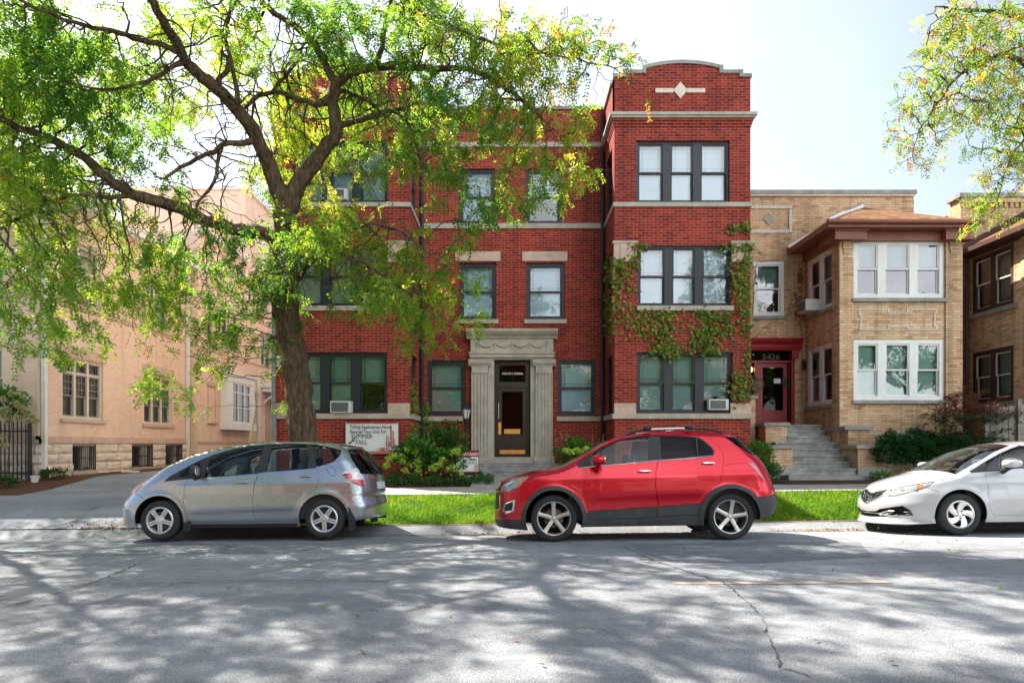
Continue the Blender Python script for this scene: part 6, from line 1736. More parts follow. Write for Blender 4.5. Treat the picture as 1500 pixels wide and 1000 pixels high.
n = 28; ring = [(.062 * math.copysign(abs(math.cos(t)) ** .75, math.cos(t)), .056 * math.copysign(abs(math.sin(t)) ** .75, math.sin(t)), .006) for t in np.linspace(0, 2 * math.pi, n + 1)]
mb.tube(ring, .0065, 6, cap=False)
civ.add(mb, 'emblem', M_CHROME)
civ.trim('bumper_bar', [(.0005, lo[0][1] - .028), (lo[0][0], lo[0][1] - .030), ((lo[0][0] + lo[6][0]) / 2 + .2, lo[6][1] + .03), (lo[5][0], lo[5][1] + .012)], .009, M_CHROME, .0, sides=(1, -1))
civ.trim('bumper_fin', [lo[2], lo[3], lo[4]], .008, M_PLAS, .003, sides=(1, -1))
fg = z(ZE, [(280, 690), (340, 674), (410, 672), (380, 690), (300, 700)])
civ.trim('fog_trim', fg, .011, M_CHROME, .002, sides=(1, -1), closed=True)
for k in range(3): civ.trim('bumper_vane', [(lo[3][0] - .06 + .012 * k, lo[3][1] - .03 - .03 * k), (lo[3][0] + .02 + .012 * k, lo[3][1] - .022 - .03 * k)], .005, M_HUBC, .0, sides=(1, -1))
civ.trim('headlight_trim', [hd[0], hd[1], hd[2], hd[3], hd[4]], .005, M_PLAS, .006, sides=(1, -1))
civ.trim('panel_gap', z(ZE, [(690, 480), (740, 500), (800, 522)]), .0026, M_PLAS, 0)
civ.trim('panel_gap', z(ZE, [(1100, 300), (1082, 322), (1062, 346)]), .0022, M_PLAS, 0)
lb = []
for k in (0, 1, 2):
    uz_ = ((hd[1][0] * (2 - k) + hd[3][0] * k) / 2 * .98 + .0, (hd[0][1] + hd[3][1]) / 2 + .012 * k)
    p = civ.at(uz_, .006); nn_ = civ.normal(np.array([uz_[0]]), np.array([uz_[1]]))[0]
    mb = MB(); mb.blob(tuple(p), (.028, .028, .026), 12, 8); civ.add(mb, 'lamp_bulb', M_CHROME, civ.parts['headlight'], smooth=60)
civ.trim('lower_lip', [(.0005, .165), (.5, .17), (float(civ.U_of(.55, .19)), .20)], .016, M_CWHT, .004, sides=(1, -1))
mb = MB(); h = civ.L / 2; mb.tube([(1.02 - h, -.30, 1.02), (1.06 - h, .05, 1.06), (1.02 - h, .35, 1.03)], .008, 5); civ.add(mb, 'wiper', M_PLAS)
for car_ in (fit, trax, civ):
    mb = MB(); X = float(np.interp(1.30, car_.fZc(np.linspace(.9, 1.9, 50)), np.linspace(.9, 1.9, 50))) + .16
    mb.blob((X - car_.L / 2, 0, 1.24), (.02, .11, .035), 12, 6, 3); mb.tube([(X - car_.L / 2, 0, 1.25), (X + .06 - car_.L / 2, 0, 1.34)], .01, 5); car_.add(mb, 'rear_view_mirror', M_PLAS, smooth=60)
# ================================================================== trees
def bark_mat(name, lo, hi):
    t = NT(name)
    pos = t.n('ShaderNodeNewGeometry').outputs['Position']
    mp = t.n('ShaderNodeMapping'); mp.inputs['Scale'].default_value = (1, 1, .28); t.l(pos, mp.inputs['Vector'])
    n1 = t.noise(mp.outputs[0], 16, 6, .7); n2 = t.noise(pos, 3, 4, .6)
    v = t.n('ShaderNodeTexVoronoi'); v.inputs['Scale'].default_value = 22; t.l(mp.outputs[0], v.inputs['Vector'])
    c = t.ramp(n1.outputs[0], [(.3, lo), (.62, hi)])
    c = t.mix(.5, c, t.ramp(n2.outputs[0], [(.3, (.3, .32, .26)), (.7, (.75, .68, .6))]), 'OVERLAY')
    h = t.math('ADD', n1.outputs[0], t.math('MULTIPLY', v.outputs['Distance'], .9))
    return t.finish(t.bsdf(c, .92, 0, t.bump(h, 1.0, .05), .15))
M_BARK = bark_mat('locust bark', (.04, .028, .02), (.18, .125, .09))
M_BARK2 = bark_mat('thin bark', (.04, .03, .022), (.14, .11, .085))
LEAF_STOPS = [(0.0, (.016, .070, .030)), (.35, (.035, .115, .028)), (.65, (.080, .170, .025)), (.86, (.18, .22, .03)), (.94, (.26, .17, .03)), (1.0, (.24, .09, .03))]
LEAF_T = [(0.0, (.14, .36, .05)), (.35, (.38, .62, .05)), (.65, (.64, .80, .06)), (.86, (.78, .74, .07)), (.94, (.80, .46, .07)), (1.0, (.65, .24, .05))]
M_LEAF = leaf_mat('locust leaves', LEAF_STOPS, .62, .42, LEAF_T)

class Grow:
    """space-colonisation tree: limbs laid out by hand, twigs grown towards clouds of points"""
    def __init__(s, limbs, seed=1):
        s.rng = np.random.default_rng(seed)
        s.P = []; s.par = []; s.rad = []
        for limb in limbs:
            pts = limb['pts']; parent = limb.get('on')
            prev = -1
            if parent is not None:
                q = np.array(pts[0][:3]); prev = int(np.argmin(np.linalg.norm(np.array(s.P) - q, axis=1)))
            # smooth the traced line
            A = np.array([p[:3] for p in pts], float); r = np.array([p[3] for p in pts], float)
            t = np.concatenate([[0], np.cumsum(np.linalg.norm(np.diff(A, axis=0), axis=1))]); n = max(3, int(t[-1] / .14)); tt = np.linspace(0, t[-1], n)
            C = np.stack([np.interp(tt, t, A[:, k]) for k in range(3)], -1)
            for _ in range(3): C[1:-1] = .5 * C[1:-1] + .25 * (C[:-2] + C[2:])
            C[1:-1] += s.rng.normal(size=(n - 2, 3)) * .014
            rr = np.interp(tt, t, r)
            for k in range(n):
                if k == 0 and prev >= 0: continue
                s.P.append(C[k]); s.par.append(prev); s.rad.append(rr[k]); prev = len(s.P) - 1
        s.P = [np.array(p) for p in s.P]
        s.nlimb = len(s.P)
    def grow(s, att, step=.16, infl=2.2, kill=.28, iters=90, droop=.0, jit=.35):
        att = np.array(att); alive = np.ones(len(att), bool)
        P = s.P; chn = {}
        for it in range(iters):
            kd = KDTree(len(P))
            for i, p in enumerate(P): kd.insert(p, i)
            kd.balance()
            acc = {}
            ids = np.where(alive)[0]
            if not len(ids): break
            for k in ids:
                co, i, d = kd.find(att[k])
                if d < kill: alive[k] = False; continue
                if d < infl * (1 if it < 40 else 2):
                    v = (att[k] - P[i]) / d
                    if i in acc: acc[i] += v
                    else: acc[i] = v.copy()
            if not acc: break
            new = 0
            for i, v in acc.items():
                l = np.linalg.norm(v)
                if l < 1e-3: continue
                v = v / l + s.rng.normal(size=3) * jit; v[2] -= droop; v /= np.linalg.norm(v)
                q = P[i] + v * step
                c = chn.get(i, [])
                if any(np.linalg.norm(P[j] - q) < step * .45 for j in c): continue
                if len(c) >= 4: continue
                P.append(q); s.par.append(i); s.rad.append(0); chn.setdefault(i, []).append(len(P) - 1); new += 1
            if not new: break
        s.P = P
    def finish(s, tip=.0062, e=2.25):
        n = len(s.P); s.Pn = np.array(s.P); acc = np.zeros(n); ch = [[] for _ in range(n)]
        for i in range(n):
            if s.par[i] >= 0: ch[s.par[i]].append(i)
        order = range(n - 1, -1, -1)
        r = np.zeros(n)
        for i in order:
            r[i] = max(tip, acc[i] ** (1 / e)) if acc[i] > 0 else tip
            if s.par[i] >= 0: acc[s.par[i]] += r[i] ** e
        for i in range(s.nlimb): r[i] = s.rad[i] * (.80 if s.rad[i] < .18 else .90)
        # branches may not be thicker than what carries them
        for i in range(n):
            p = s.par[i]
            if p >= 0 and i >= s.nlimb: r[i] = min(r[i], r[p] * .9)
        s.r = r; s.ch = ch
        # hop count from the nearest tip
        hop = np.zeros(n, int)
        for i in order:
            if s.par[i] >= 0: hop[s.par[i]] = max(hop[s.par[i]], hop[i] + 1)
        s.hop = hop
    def wood(s, name, mat, parent):
        V = []; Fc = []
        n = len(s.Pn); done = np.zeros(n, bool)
        def tube(chain, first):
            pts = s.Pn[chain]; rad = s.r[chain].copy()
            if first >= 0: rad[0] = min(rad[0], rad[1] * 1.5 if len(rad) > 1 else rad[0])
            k = 14 if rad.max() > .1 else 8 if rad.max() > .04 else 5 if rad.max() > .012 else 3
            d = np.gradient(pts, axis=0); d /= np.linalg.norm(d, axis=1, keepdims=True) + 1e-9
            up = np.array([.21, .35, .91]); a = np.cross(d, up); l = np.linalg.norm(a, axis=1, keepdims=True); a = np.where(l < .05, np.array([1., 0, 0]), a / np.maximum(l, .05)); b = np.cross(d, a)
            t = np.arange(k) * 2 * np.pi / k
            R_ = rad[:, None] * (1 + (s.rng.normal(size=(len(pts), k)) * .07 if k > 7 else 0))
            ring = pts[:, None] + a[:, None] * (np.cos(t)[None, :, None] * R_[..., None]) + b[:, None] * (np.sin(t)[None, :, None] * R_[..., None])
            base = sum(len(v) for v in V)
            V.append(ring.reshape(-1, 3))
            i, j = np.meshgrid(np.arange(len(pts) - 1), np.arange(k), indexing='ij')
            i = i.ravel(); j = j.ravel(); j2 = (j + 1) % k
            Fc.append(np.stack([i * k + j, i * k + j2, (i + 1) * k + j2, (i + 1) * k + j], -1) + base)
        stack = [(i, -1) for i in range(n) if s.par[i] < 0]
        while stack:
            i, p = stack.pop()
            chain = [p, i] if p >= 0 else [i]
            while s.ch[i]:
                c = sorted(s.ch[i], key=lambda q: -(s.r[q] + (.001 * s.hop[q])))
                for q in c[1:]: stack.append((q, i))
                i = c[0]; chain.append(i)
            if len(chain) > 1: tube(np.array(chain), p)
        # running offset is quadratic in sum(): fine for a few thousand chains
        return np_mesh(name, np.concatenate(V), np.concatenate(Fc), mat, parent, smooth=True)
    def fronds(s, maxr=.011, per=1.6, length=(.13, .22), pairs=5, leaflet=(.045, .018), tone=None, droop=.45, skip=0.0, keep=None):
        rng = s.rng
        idx = np.array([i for i in range(s.nlimb, len(s.Pn)) if s.r[i] <= maxr])
        if keep is not None: idx = idx[keep(s.Pn[idx])]
        idx = np.repeat(idx, rng.poisson(per, len(idx)))
        m = len(idx); base = s.Pn[idx] + rng.normal(size=(m, 3)) * .03
        par = np.array(s.par)[idx]; out = s.Pn[idx] - s.Pn[par]; out /= np.linalg.norm(out, axis=1, keepdims=True) + 1e-9
        d = out * .6 + rng.normal(size=(m, 3)) * .6; d[:, 2] -= droop; d /= np.linalg.norm(d, axis=1, keepdims=True)
        nrm = rng.normal(size=(m, 3)) * .55; nrm[:, 2] += .8
        side = np.cross(d, nrm); side /= np.linalg.norm(side, axis=1, keepdims=True) + 1e-9; nn = np.cross(side, d)
        L = rng.uniform(*length, m)
        tone0 = tone(base, rng) if tone else rng.uniform(0, .8, m)
        Vs = []; Rn = []
        Pb = []; Db = []; Nb = []; Lb = []; Wb = []
        for k in range(pairs):
            t = (k + .6) / pairs
            for sg in (-1, 1):
                p = base + d * (L * t)[:, None] + np.array([0, 0, -1.0]) * (L * t * t * .25)[:, None]
                dd = side * sg + d * .45 + rng.normal(size=(m, 3)) * .18
                Pb.append(p); Db.append(dd); Nb.append(nn + rng.normal(size=(m, 3)) * .3); Lb.append(leaflet[0] * rng.uniform(.7, 1.2, m)); Wb.append(leaflet[1] * rng.uniform(.8, 1.2, m)); Rn.append(np.clip(tone0 + rng.normal(0, .04, m), 0, 1))
        p = base + d * L[:, None]; Pb.append(p); Db.append(d); Nb.append(nn); Lb.append(np.full(m, leaflet[0])); Wb.append(np.full(m, leaflet[1])); Rn.append(tone0)
        v, f = leaf_cloud(np.concatenate(Pb), np.concatenate(Db), np.concatenate(Nb), np.concatenate(Lb), np.concatenate(Wb), .08)
        return v, f, np.concatenate(Rn)

def blob_pts(rng, n, px, py, D, rx, ry, dD, per=20, sg=(.30, .26, .11)):
    """points of a foliage mass: flat sprays scattered through an ellipsoid (centre and half-sizes given)"""
    m = max(2, int(round(n / per)))
    u = rng.normal(size=(m, 3)); u /= np.linalg.norm(u, axis=1, keepdims=True); u *= rng.uniform(0, 1, (m, 1)) ** (1 / 2.6)
    k = np.repeat(np.arange(m), per); u = u[k]
    Dp = D + u[:, 1] * dD
    x = (px + u[:, 0] * rx - 750) * D / F; z = EYE + (650 - (py + u[:, 2] * ry)) * D / F
    q = rng.normal(size=(len(k), 3)) * np.array(sg) * min(1.0, rx / 45.0)
    q[:, 2] -= .35 * (q[:, 0] ** 2 + q[:, 1] ** 2)
    return np.stack([x, Dp, z], -1) + q
def L_(pts, on=None): return dict(pts=[(*W(p[0], p[1], p[2]), p[3]) for p in pts], on=on)

# ------------------------------------------------------------------ the big honey locust in front of the brick building
TR = thing('honey_locust_tree', 'big spreading honey locust with a leaning forked trunk behind the silver hatchback', 'tree', (*W(452, 745, 12.3)[:2], 0.15), 'street trees')
limbs = [
  L_([(456, 752, 12.3, .46), (453, 735, 12.3, .36), (449, 690, 12.3, .31), (446, 640, 12.3, .285), (437, 560, 12.3, .265), (425, 490, 12.3, .255), (414, 430, 12.3, .25), (413, 370, 12.3, .25), (419, 318, 12.25, .25), (421, 300, 12.2, .23)]),
  # left leader, leaning out over the street
  L_([(419, 312, 12.2, .20), (405, 270, 12.1, .18), (383, 222, 11.9, .165), (368, 185, 11.7, .15), (340, 150, 11.4, .135), (310, 122, 11.1, .12), (280, 102, 10.8, .105), (262, 72, 10.5, .095), (248, 45, 10.2, .085), (225, 10, 9.8, .075), (200, -50, 9.2, .065), (180, -140, 8.4, .055), (150, -260, 7.6, .045)], 1),
  # right leader
  L_([(421, 300, 12.2, .19), (440, 264, 12.2, .175), (470, 226, 12.15, .16), (496, 197, 12.1, .15), (489, 168, 12.1, .135), (487, 140, 12.05, .13), (492, 122, 12.0, .12)], 1),
  L_([(490, 122, 12.0, .095), (475, 92, 12.0, .085), (462, 62, 12.05, .08), (440, 45, 12.1, .07), (405, 22, 12.2, .06), (380, 0, 12.3, .055), (350, -60, 12.4, .05), (340, -160, 12.3, .04)], 1),
  L_([(492, 122, 12.0, .115), (512, 106, 11.9, .105), (540, 96, 11.8, .095), (580, 97, 11.6, .08), (620, 102, 11.4, .07), (665, 99, 11.2, .06), (705, 106, 11.0, .05), (740, 128, 10.8, .042), (775, 155, 10.7, .032), (800, 180, 10.7, .022)], 1),
  L_([(556, 96, 11.75, .06), (561, 60, 11.7, .055), (563, 30, 11.6, .05), (575, 5, 11.5, .045), (590, -60, 11.3, .04), (610, -150, 11.0, .035)], 1),
  L_([(575, 12, 11.5, .05), (615, 18, 11.2, .045), (650, 35, 11.0, .04), (700, 55, 10.8, .034), (760, 78, 10.6, .027), (830, 82, 10.5, .02), (900, 100, 10.4, .012)], 1),
  L_([(498, 186, 12.1, .07), (530, 172, 12.0, .06), (560, 166, 11.9, .055), (590, 160, 11.8, .045), (610, 150, 11.8, .03)], 1),
  L_([(578, 164, 11.9, .035), (595, 180, 11.7, .03), (612, 212, 11.5, .02), (618, 250, 11.3, .012)], 1),
  L_([(470, 156, 12.1, .07), (445, 146, 12.2, .06), (420, 138, 12.3, .055), (400, 128, 12.3, .05), (378, 140, 12.2, .05), (360, 158, 11.9, .045)], 1),
  L_([(402, 129, 12.3, .045), (418, 112, 12.4, .04), (438, 84, 12.6, .035), (455, 45, 12.8, .03)], 1),
  L_([(496, 132, 12.05, .05), (520, 140, 12.6, .04), (545, 150, 13.2, .03), (560, 170, 13.8, .02)], 1),
  # long low limb to the left, towards the driveway and street
  L_([(411, 352, 12.3, .17), (392, 343, 12.2, .155), (368, 338, 12.0, .145), (338, 336, 11.8, .14), (305, 323, 11.6, .13), (280, 313, 11.4, .125), (248, 300, 11.2, .12), (210, 291, 11.0, .115), (185, 284, 10.9, .11), (160, 268, 10.8, .10), (140, 246, 10.7, .095), (118, 226, 10.6, .09), (80, 206, 10.4, .08), (35, 190, 10.2, .07), (-20, 165, 10.0, .06), (-90, 130, 9.6, .05), (-160, 80, 9.2, .04)], 1),
  L_([(190, 286, 10.9, .05), (150, 290, 10.7, .045), (110, 282, 10.5, .04), (60, 300, 10.3, .032), (10, 330, 10.1, .025), (-40, 350, 10.0, .02)], 1),
  # branches off the left leader
  L_([(372, 205, 11.75, .07), (345, 208, 11.5, .062), (320, 216, 11.3, .056), (290, 232, 11.1, .045), (262, 248, 11.0, .035), (240, 262, 10.9, .025)], 1),
  L_([(318, 217, 11.3, .045), (322, 250, 11.2, .04), (308, 280, 11.1, .035), (288, 300, 11.0, .025)], 1),
  L_([(350, 162, 11.5, .06), (345, 120, 11.5, .05), (335, 85, 11.4, .045), (330, 40, 11.4, .04), (345, -20, 11.4, .035), (330, -100, 11.2, .03)], 1),
  L_([(312, 124, 11.1, .06), (335, 108, 11.0, .05), (343, 80, 10.9, .045), (325, 78, 10.8, .035)], 1),
  L_([(262, 75, 10.5, .055), (220, 62, 10.2, .05), (180, 50, 9.9, .045), (130, 40, 9.5, .038), (70, 20, 9.0, .03), (0, -10, 8.5, .022)], 1),
  L_([(268, 90, 10.7, .05), (235, 110, 10.4, .04), (200, 125, 10.2, .032), (150, 135, 10.0, .025), (100, 120, 9.7, .018)], 1),
  # short limb carrying the dark bough in front of the brick wall
  L_([(420, 440, 12.2, .085), (436, 405, 11.9, .075), (455, 382, 11.6, .066), (475, 360, 11.4, .056), (510, 335, 11.2, .045), (550, 325, 11.0, .036), (600, 345, 10.8, .026), (650, 390, 10.7, .016)], 1),
  L_([(470, 365, 11.4, .04), (505, 372, 11.1, .034), (545, 390, 10.9, .028), (590, 425, 10.8, .02), (640, 455, 10.7, .012)], 1),
  # crown over the street (above the frame)
  L_([(190, -110, 8.8, .05), (260, -240, 7.9, .04), (350, -330, 7.2, .03), (450, -400, 6.8, .02)], 1),
  L_([(340, -100, 12.3, .045), (420, -220, 12.0, .035), (520, -300, 11.5, .028)], 1),
  L_([(600, -120, 11.1, .04), (680, -180, 10.4, .03), (760, -220, 9.8, .02)], 1),
]
G1 = Grow(limbs, 5)
rg = np.random.default_rng(21)
A = []
DENS = 2.0
def blob(n, *a): A.append(blob_pts(rg, int(n * DENS), *a))
# upper-left mass
blob(430, 60, 90, 10.2, 150, 120, 1.6); blob(340, 120, 200, 10.8, 150, 95, 1.5); blob(150, 40, 300, 10.3, 120, 85, 1.2); blob(120, 225, 120, 11.5, 110, 110, 1.6)
blob(90, 50, 385, 10.1, 90, 60, .8); blob(70, 60, 250, 10.0, 130, 90, 1.0); blob(70, 60, 430, 9.9, 50, 45, .5); blob(60, 20, 480, 9.9, 45, 40, .5)
# hanging curtain of bright leaves in front of the peach building
blob(190, 250, 370, 11.4, 130, 70, 1.1); blob(150, 330, 420, 11.7, 90, 60, .9); blob(110, 200, 430, 11.2, 60, 50, .7); blob(60, 345, 480, 11.5, 45, 45, .5); blob(26, 235, 540, 11.3, 28, 50, .4); blob(22, 320, 520, 11.4, 30, 40, .4); blob(18, 390, 480, 11.6, 25, 50, .4)
blob(120, 110, 350, 10.6, 70, 40, .8)
# crown seen through behind the leaders
blob(300, 470, 150, 13.9, 85, 85, 1.1); blob(150, 430, 250, 13.6, 60, 60, .9); blob(80, 560, 170, 13.4, 70, 60, .8)
# upper middle and upper right
blob(180, 380, 40, 12.2, 130, 60, 1.6); blob(170, 560, 40, 11.8, 130, 55, 1.4); blob(190, 690, 60, 10.9, 120, 60, 1.1); blob(150, 800, 85, 10.5, 75, 42, .7); blob(40, 890, 92, 10.4, 38, 16, .3)
blob(70, 720, 140, 10.8, 110, 40, .8); blob(60, 790, 200, 10.6, 70, 50, .6); blob(36, 660, 220, 10.9, 60, 60, .6); blob(34, 820, 245, 10.6, 45, 30, .4); blob(30, 770, 300, 10.6, 28, 40, .3); blob(36, 700, 290, 10.8, 40, 40, .4)
blob(50, 640, 150, 11.2, 60, 60, .8); blob(40, 560, 240, 11.4, 50, 50, .6)
# dark bough in front of the brick wall
blob(250, 520, 360, 11.0, 105, 50, .9); blob(110, 600, 400, 10.8, 75, 45, .6); blob(130, 450, 345, 11.5, 60, 45, .7); blob(70, 560, 450, 10.9, 70, 40, .5); blob(40, 640, 450, 10.7, 45, 35, .3); blob(26, 600, 490, 10.8, 35, 25, .3); blob(60, 470, 420, 11.2, 50, 35, .5)
blob(150, 230, 140, 15.6, 80, 50, .8)
# over the street and above the frame
blob(260, 200, -180, 9.2, 260, 130, 1.8); blob(260, 420, -250, 9.0, 260, 130, 2.0); blob(200, 640, -190, 9.8, 200, 110, 1.6); blob(170, 350, -420, 7.2, 220, 110, 1.2); blob(150, 150, -420, 7.4, 240, 110, 1.2); blob(130, -100, -120, 8.8, 150, 120, 1.3); blob(120, 520, -430, 7.0, 200, 90, 1.0)
G1.grow(np.concatenate(A), step=.13, infl=2.6, kill=.17, iters=150, droop=.05, jit=.35)
# hanging twigs, some of them bare
G1.finish()
G1.wood('trunk', M_BARK, TR)
# bare crooked twigs that hang from the limbs
tw = MB(); rt_ = np.random.default_rng(17)
cand = [i for i in range(G1.nlimb) if .02 < G1.r[i] < .17 and G1.Pn[i][2] > 4.3]
for i in rt_.choice(cand, 330):
    p = G1.Pn[i].copy(); d = rt_.normal(size=3); d[2] *= .6; d /= np.linalg.norm(d); n = int(rt_.integers(7, 17)); P = [tuple(p)]
    bend = rt_.normal(size=3) * .22
    for k in range(n):
        d = d + bend * .35 + rt_.normal(size=3) * .22 + np.array([0, 0, -.05]); d /= np.linalg.norm(d)
        if rt_.uniform() < .15: bend = rt_.normal(size=3) * .3
        p = p + d * .085; P.append(tuple(p))
        if rt_.uniform() < .16 and k > 2:
            e = d + rt_.normal(size=3) * .7; e /= np.linalg.norm(e); q = p.copy(); Q = [tuple(q)]
            for _ in range(5): e = e + rt_.normal(size=3) * .25; e /= np.linalg.norm(e); q = q + e * .075; Q.append(tuple(q))
            tw.tube(Q, [.006, .0055, .005, .0045, .004, .0035], 4, cap=False)
    r0 = min(.018, G1.r[i] * .5); tw.tube(P, list(np.linspace(r0, .0045, len(P))), 5, cap=False)
tw.build('twigs', M_BARK, TR, smooth=60)
def gaps1(p):
    """leaves are missing in pockets all through the crown, and thin along the inner limbs"""
    q = p * 1.35
    g = np.sin(q[:, 0] * 2.1 + 1.7 * np.sin(q[:, 2] * 1.3)) * np.sin(q[:, 2] * 2.6 + 1.1 * np.sin(q[:, 1] * 1.9)) + .8 * np.sin(q[:, 1] * 2.3 + q[:, 0] * 1.1)
    px = 750 + F * p[:, 0] / p[:, 1]; py = 650 - F * (p[:, 2] - EYE) / p[:, 1]
    inner = np.exp(-(((px - 335) / 95) ** 2 + ((py - 185) / 120) ** 2)) * (p[:, 1] < 13)
    return np.random.default_rng(3).uniform(0, 1, len(p)) > np.clip(.10 + .85 * (g < np.where(p[:, 1] < 9.6, -.02, -.40)) + .75 * inner - .2 * np.clip((260 - px) / 150, 0, 1) * (py < 280) + .28 * ((px < 400) & (py > 290)) + .12 * ((px > 430) & (py > 90)), 0, .97)
def tone1(p, rng):
    px = 750 + F * p[:, 0] / p[:, 1]; py = 650 - F * (p[:, 2] - EYE) / p[:, 1]
    t = rng.uniform(.05, .62, len(p)) + .16 * np.sin(p[:, 0] * 1.3 + p[:, 2]) + .14 * 1.9 * np.clip((p[:, 1] - 12.5) / 1.2, 0, 1)  # leaves behind the trunk yellower: sun glow painted into their tone
    t = np.minimum(t, .80); aut = np.clip((px - 640) / 200, 0, 1) * np.clip((330 - py) / 100, 0, 1)
    t = np.where(rng.uniform(0, 1, len(p)) < .22 * aut + .02, rng.uniform(.84, 1, len(p)), t)
    return np.clip(t, 0, 1)
v, f_, r_ = G1.fronds(.0135, 3.1, (.16, .28), 6, (.066, .030), tone1, .5, keep=gaps1)
np_mesh('crown', v, f_, M_LEAF, TR, rnd=r_)
print('locust nodes', len(G1.P), 'leaflets', len(f_))

# ------------------------------------------------------------------ tree outside the right edge, boughs reaching in
T2 = thing('honey_locust_tree', 'honey locust reaching in from the right edge with yellowing leaves against the sky', 'tree', (10.6, 11.9, .3), 'street trees')
def Lw(pts): return dict(pts=pts)
limbs2 = [dict(pts=[(10.9, 12.1, .1, .26), (10.85, 12.1, 2.2, .21), (10.7, 12.0, 4.2, .19), (10.6, 11.9, 5.4, .17)]),
  dict(pts=[(10.6, 11.9, 5.4, .13), (10.0, 11.6, 6.5, .10), (9.3, 11.2, 7.3, .08)] + [(*W(a, b, c), r) for a, b, c, r in [(1500, 86, 10.9, .06), (1462, 80, 10.8, .045), (1425, 95, 10.7, .034), (1395, 118, 10.6, .026), (1365, 165, 10.5, .016), (1345, 195, 10.5, .010)]], on=1),
  dict(pts=[(9.7, 11.4, 6.9, .07)] + [(*W(a, b, c), r) for a, b, c, r in [(1520, 30, 10.8, .045), (1470, 20, 10.7, .035), (1420, 15, 10.6, .025), (1370, 10, 10.5, .015)]], on=1),
  dict(pts=[(10.4, 11.8, 6.0, .07), (10.0, 11.0, 6.3, .05)] + [(*W(a, b, c), r) for a, b, c, r in [(1520, 180, 10.7, .035), (1490, 215, 10.6, .022), (1470, 260, 10.6, .014), (1455, 310, 10.6, .008)]], on=1),
  dict(pts=[(10.6, 11.9, 5.4, .12), (11.3, 12.0, 7.0, .09), (11.8, 12.0, 9.0, .06), (12, 12, 10.5, .03)], on=1)]
G2 = Grow(limbs2, 9); A = []; rg = np.random.default_rng(4)
blob(130, 1458, 60, 10.7, 80, 70, .8); blob(80, 1385, 110, 10.5, 55, 45, .5); blob(60, 1362, 165, 10.5, 40, 28, .4); blob(70, 1460, 155, 10.6, 65, 45, .6); blob(40, 1412, 30, 10.6, 50, 40, .5)
blob(20, 1352, 222, 10.5, 14, 25, .2); blob(60, 1490, 230, 10.6, 40, 60, .4); blob(36, 1462, 300, 10.6, 30, 45, .3); blob(22, 1448, 270, 10.6, 22, 26, .2); blob(200, 1600, 60, 11.5, 120, 160, 1.2); blob(200, 1700, -150, 12, 160, 140, 1.5)
G2.grow(np.concatenate(A), step=.12, infl=2.4, kill=.16, iters=110, droop=.05, jit=.35); G2.finish(); G2.wood('trunk', M_BARK2, T2)
def tone2(p, rng):
    t = rng.uniform(.05, .68, len(p)); return np.where(rng.uniform(0, 1, len(p)) < .30, rng.uniform(.84, 1, len(p)), t)
v, f_, r_ = G2.fronds(.0135, 2.4, (.14, .25), 6, (.050, .022), tone2, .45)
np_mesh('crown', v, f_, M_LEAF, T2, rnd=r_)

# ------------------------------------------------------------------ tree beyond the left edge of the view
T3 = thing('honey_locust_tree', 'honey locust at the left edge whose boughs hang in front of the peach building', 'tree', (-11.6, 12.2, .1), 'street trees')
limbs3 = [dict(pts=[(-11.8, 12.4, -.1, .3), (-11.7, 12.3, 2.5, .23), (-11.5, 12.1, 4.3, .2), (-11.2, 11.8, 5.8, .16)]),
  dict(pts=[(-11.2, 11.8, 5.8, .12), (-10.4, 11.0, 6.6, .09), (-9.6, 10.0, 7.2, .07), (-8.6, 9.0, 7.8, .05), (-7.6, 8.0, 8.2, .03)], on=1),
  dict(pts=[(-11.5, 12.1, 4.3, .09), (-10.6, 11.6, 4.9, .07), (-9.6, 11.2, 5.0, .05), (-8.4, 10.8, 4.7, .03)], on=1),
  dict(pts=[(-11.2, 11.8, 5.8, .12), (-11.8, 11.2, 7.5, .09), (-12.0, 10.5, 9.3, .06)], on=1),
  dict(pts=[(-11.5, 12.1, 4.3, .09), (-12.6, 13.2, 6.4, .07), (-13.8, 14.4, 8.0, .045), (-14.6, 15.0, 8.6, .02)], on=1), dict(pts=[(-11.2, 11.8, 5.8, .1), (-11.3, 13.2, 7.6, .07), (-11.2, 14.8, 9.0, .03)], on=1),
  dict(pts=[(-11.2, 11.8, 5.8, .1), (-12.5, 10.8, 7.0, .07), (-13, 9.0, 8, .05), (-13.0, 7.5, 8.4, .03)], on=1)]
G3 = Grow(limbs3, 13); A = []; rg = np.random.default_rng(8)
def wb(n, c, r):
    u = rg.normal(size=(n, 3)); u /= np.linalg.norm(u, axis=1, keepdims=True); u *= rg.uniform(0, 1, (n, 1)) ** (1 / 2.4); u = u[rg.integers(0, max(2, n // 20), n)]; q = rg.normal(size=(n, 3)) * np.array([.32, .3, .12]); A.append(np.array(c) + u * np.array(r) + q)
wb(420, (-9.4, 9.8, 7.6), (2.2, 1.8, 1.2)); wb(420, (-11.8, 11, 8.6), (2, 2, 1.6)); wb(380, (-12.6, 8.8, 8.2), (2, 1.8, 1.2)); wb(380, (-7.9, 8.2, 8.4), (1.8, 1.6, .9)); wb(1000, (-13.6, 14.4, 8.0), (2.6, 1.8, 1.5)); wb(800, (-11.5, 14.9, 8.8), (2.2, 1.4, 1.2))
G3.grow(np.concatenate(A), step=.16, infl=3.4, kill=.22, iters=140, droop=.05, jit=.35); G3.finish(); G3.wood('trunk', M_BARK2, T3)
v, f_, r_ = G3.fronds(.0145, 2.6, (.14, .26), 4, (.065, .03), None, .45)
np_mesh('crown', v, f_, M_LEAF, T3, rnd=r_)
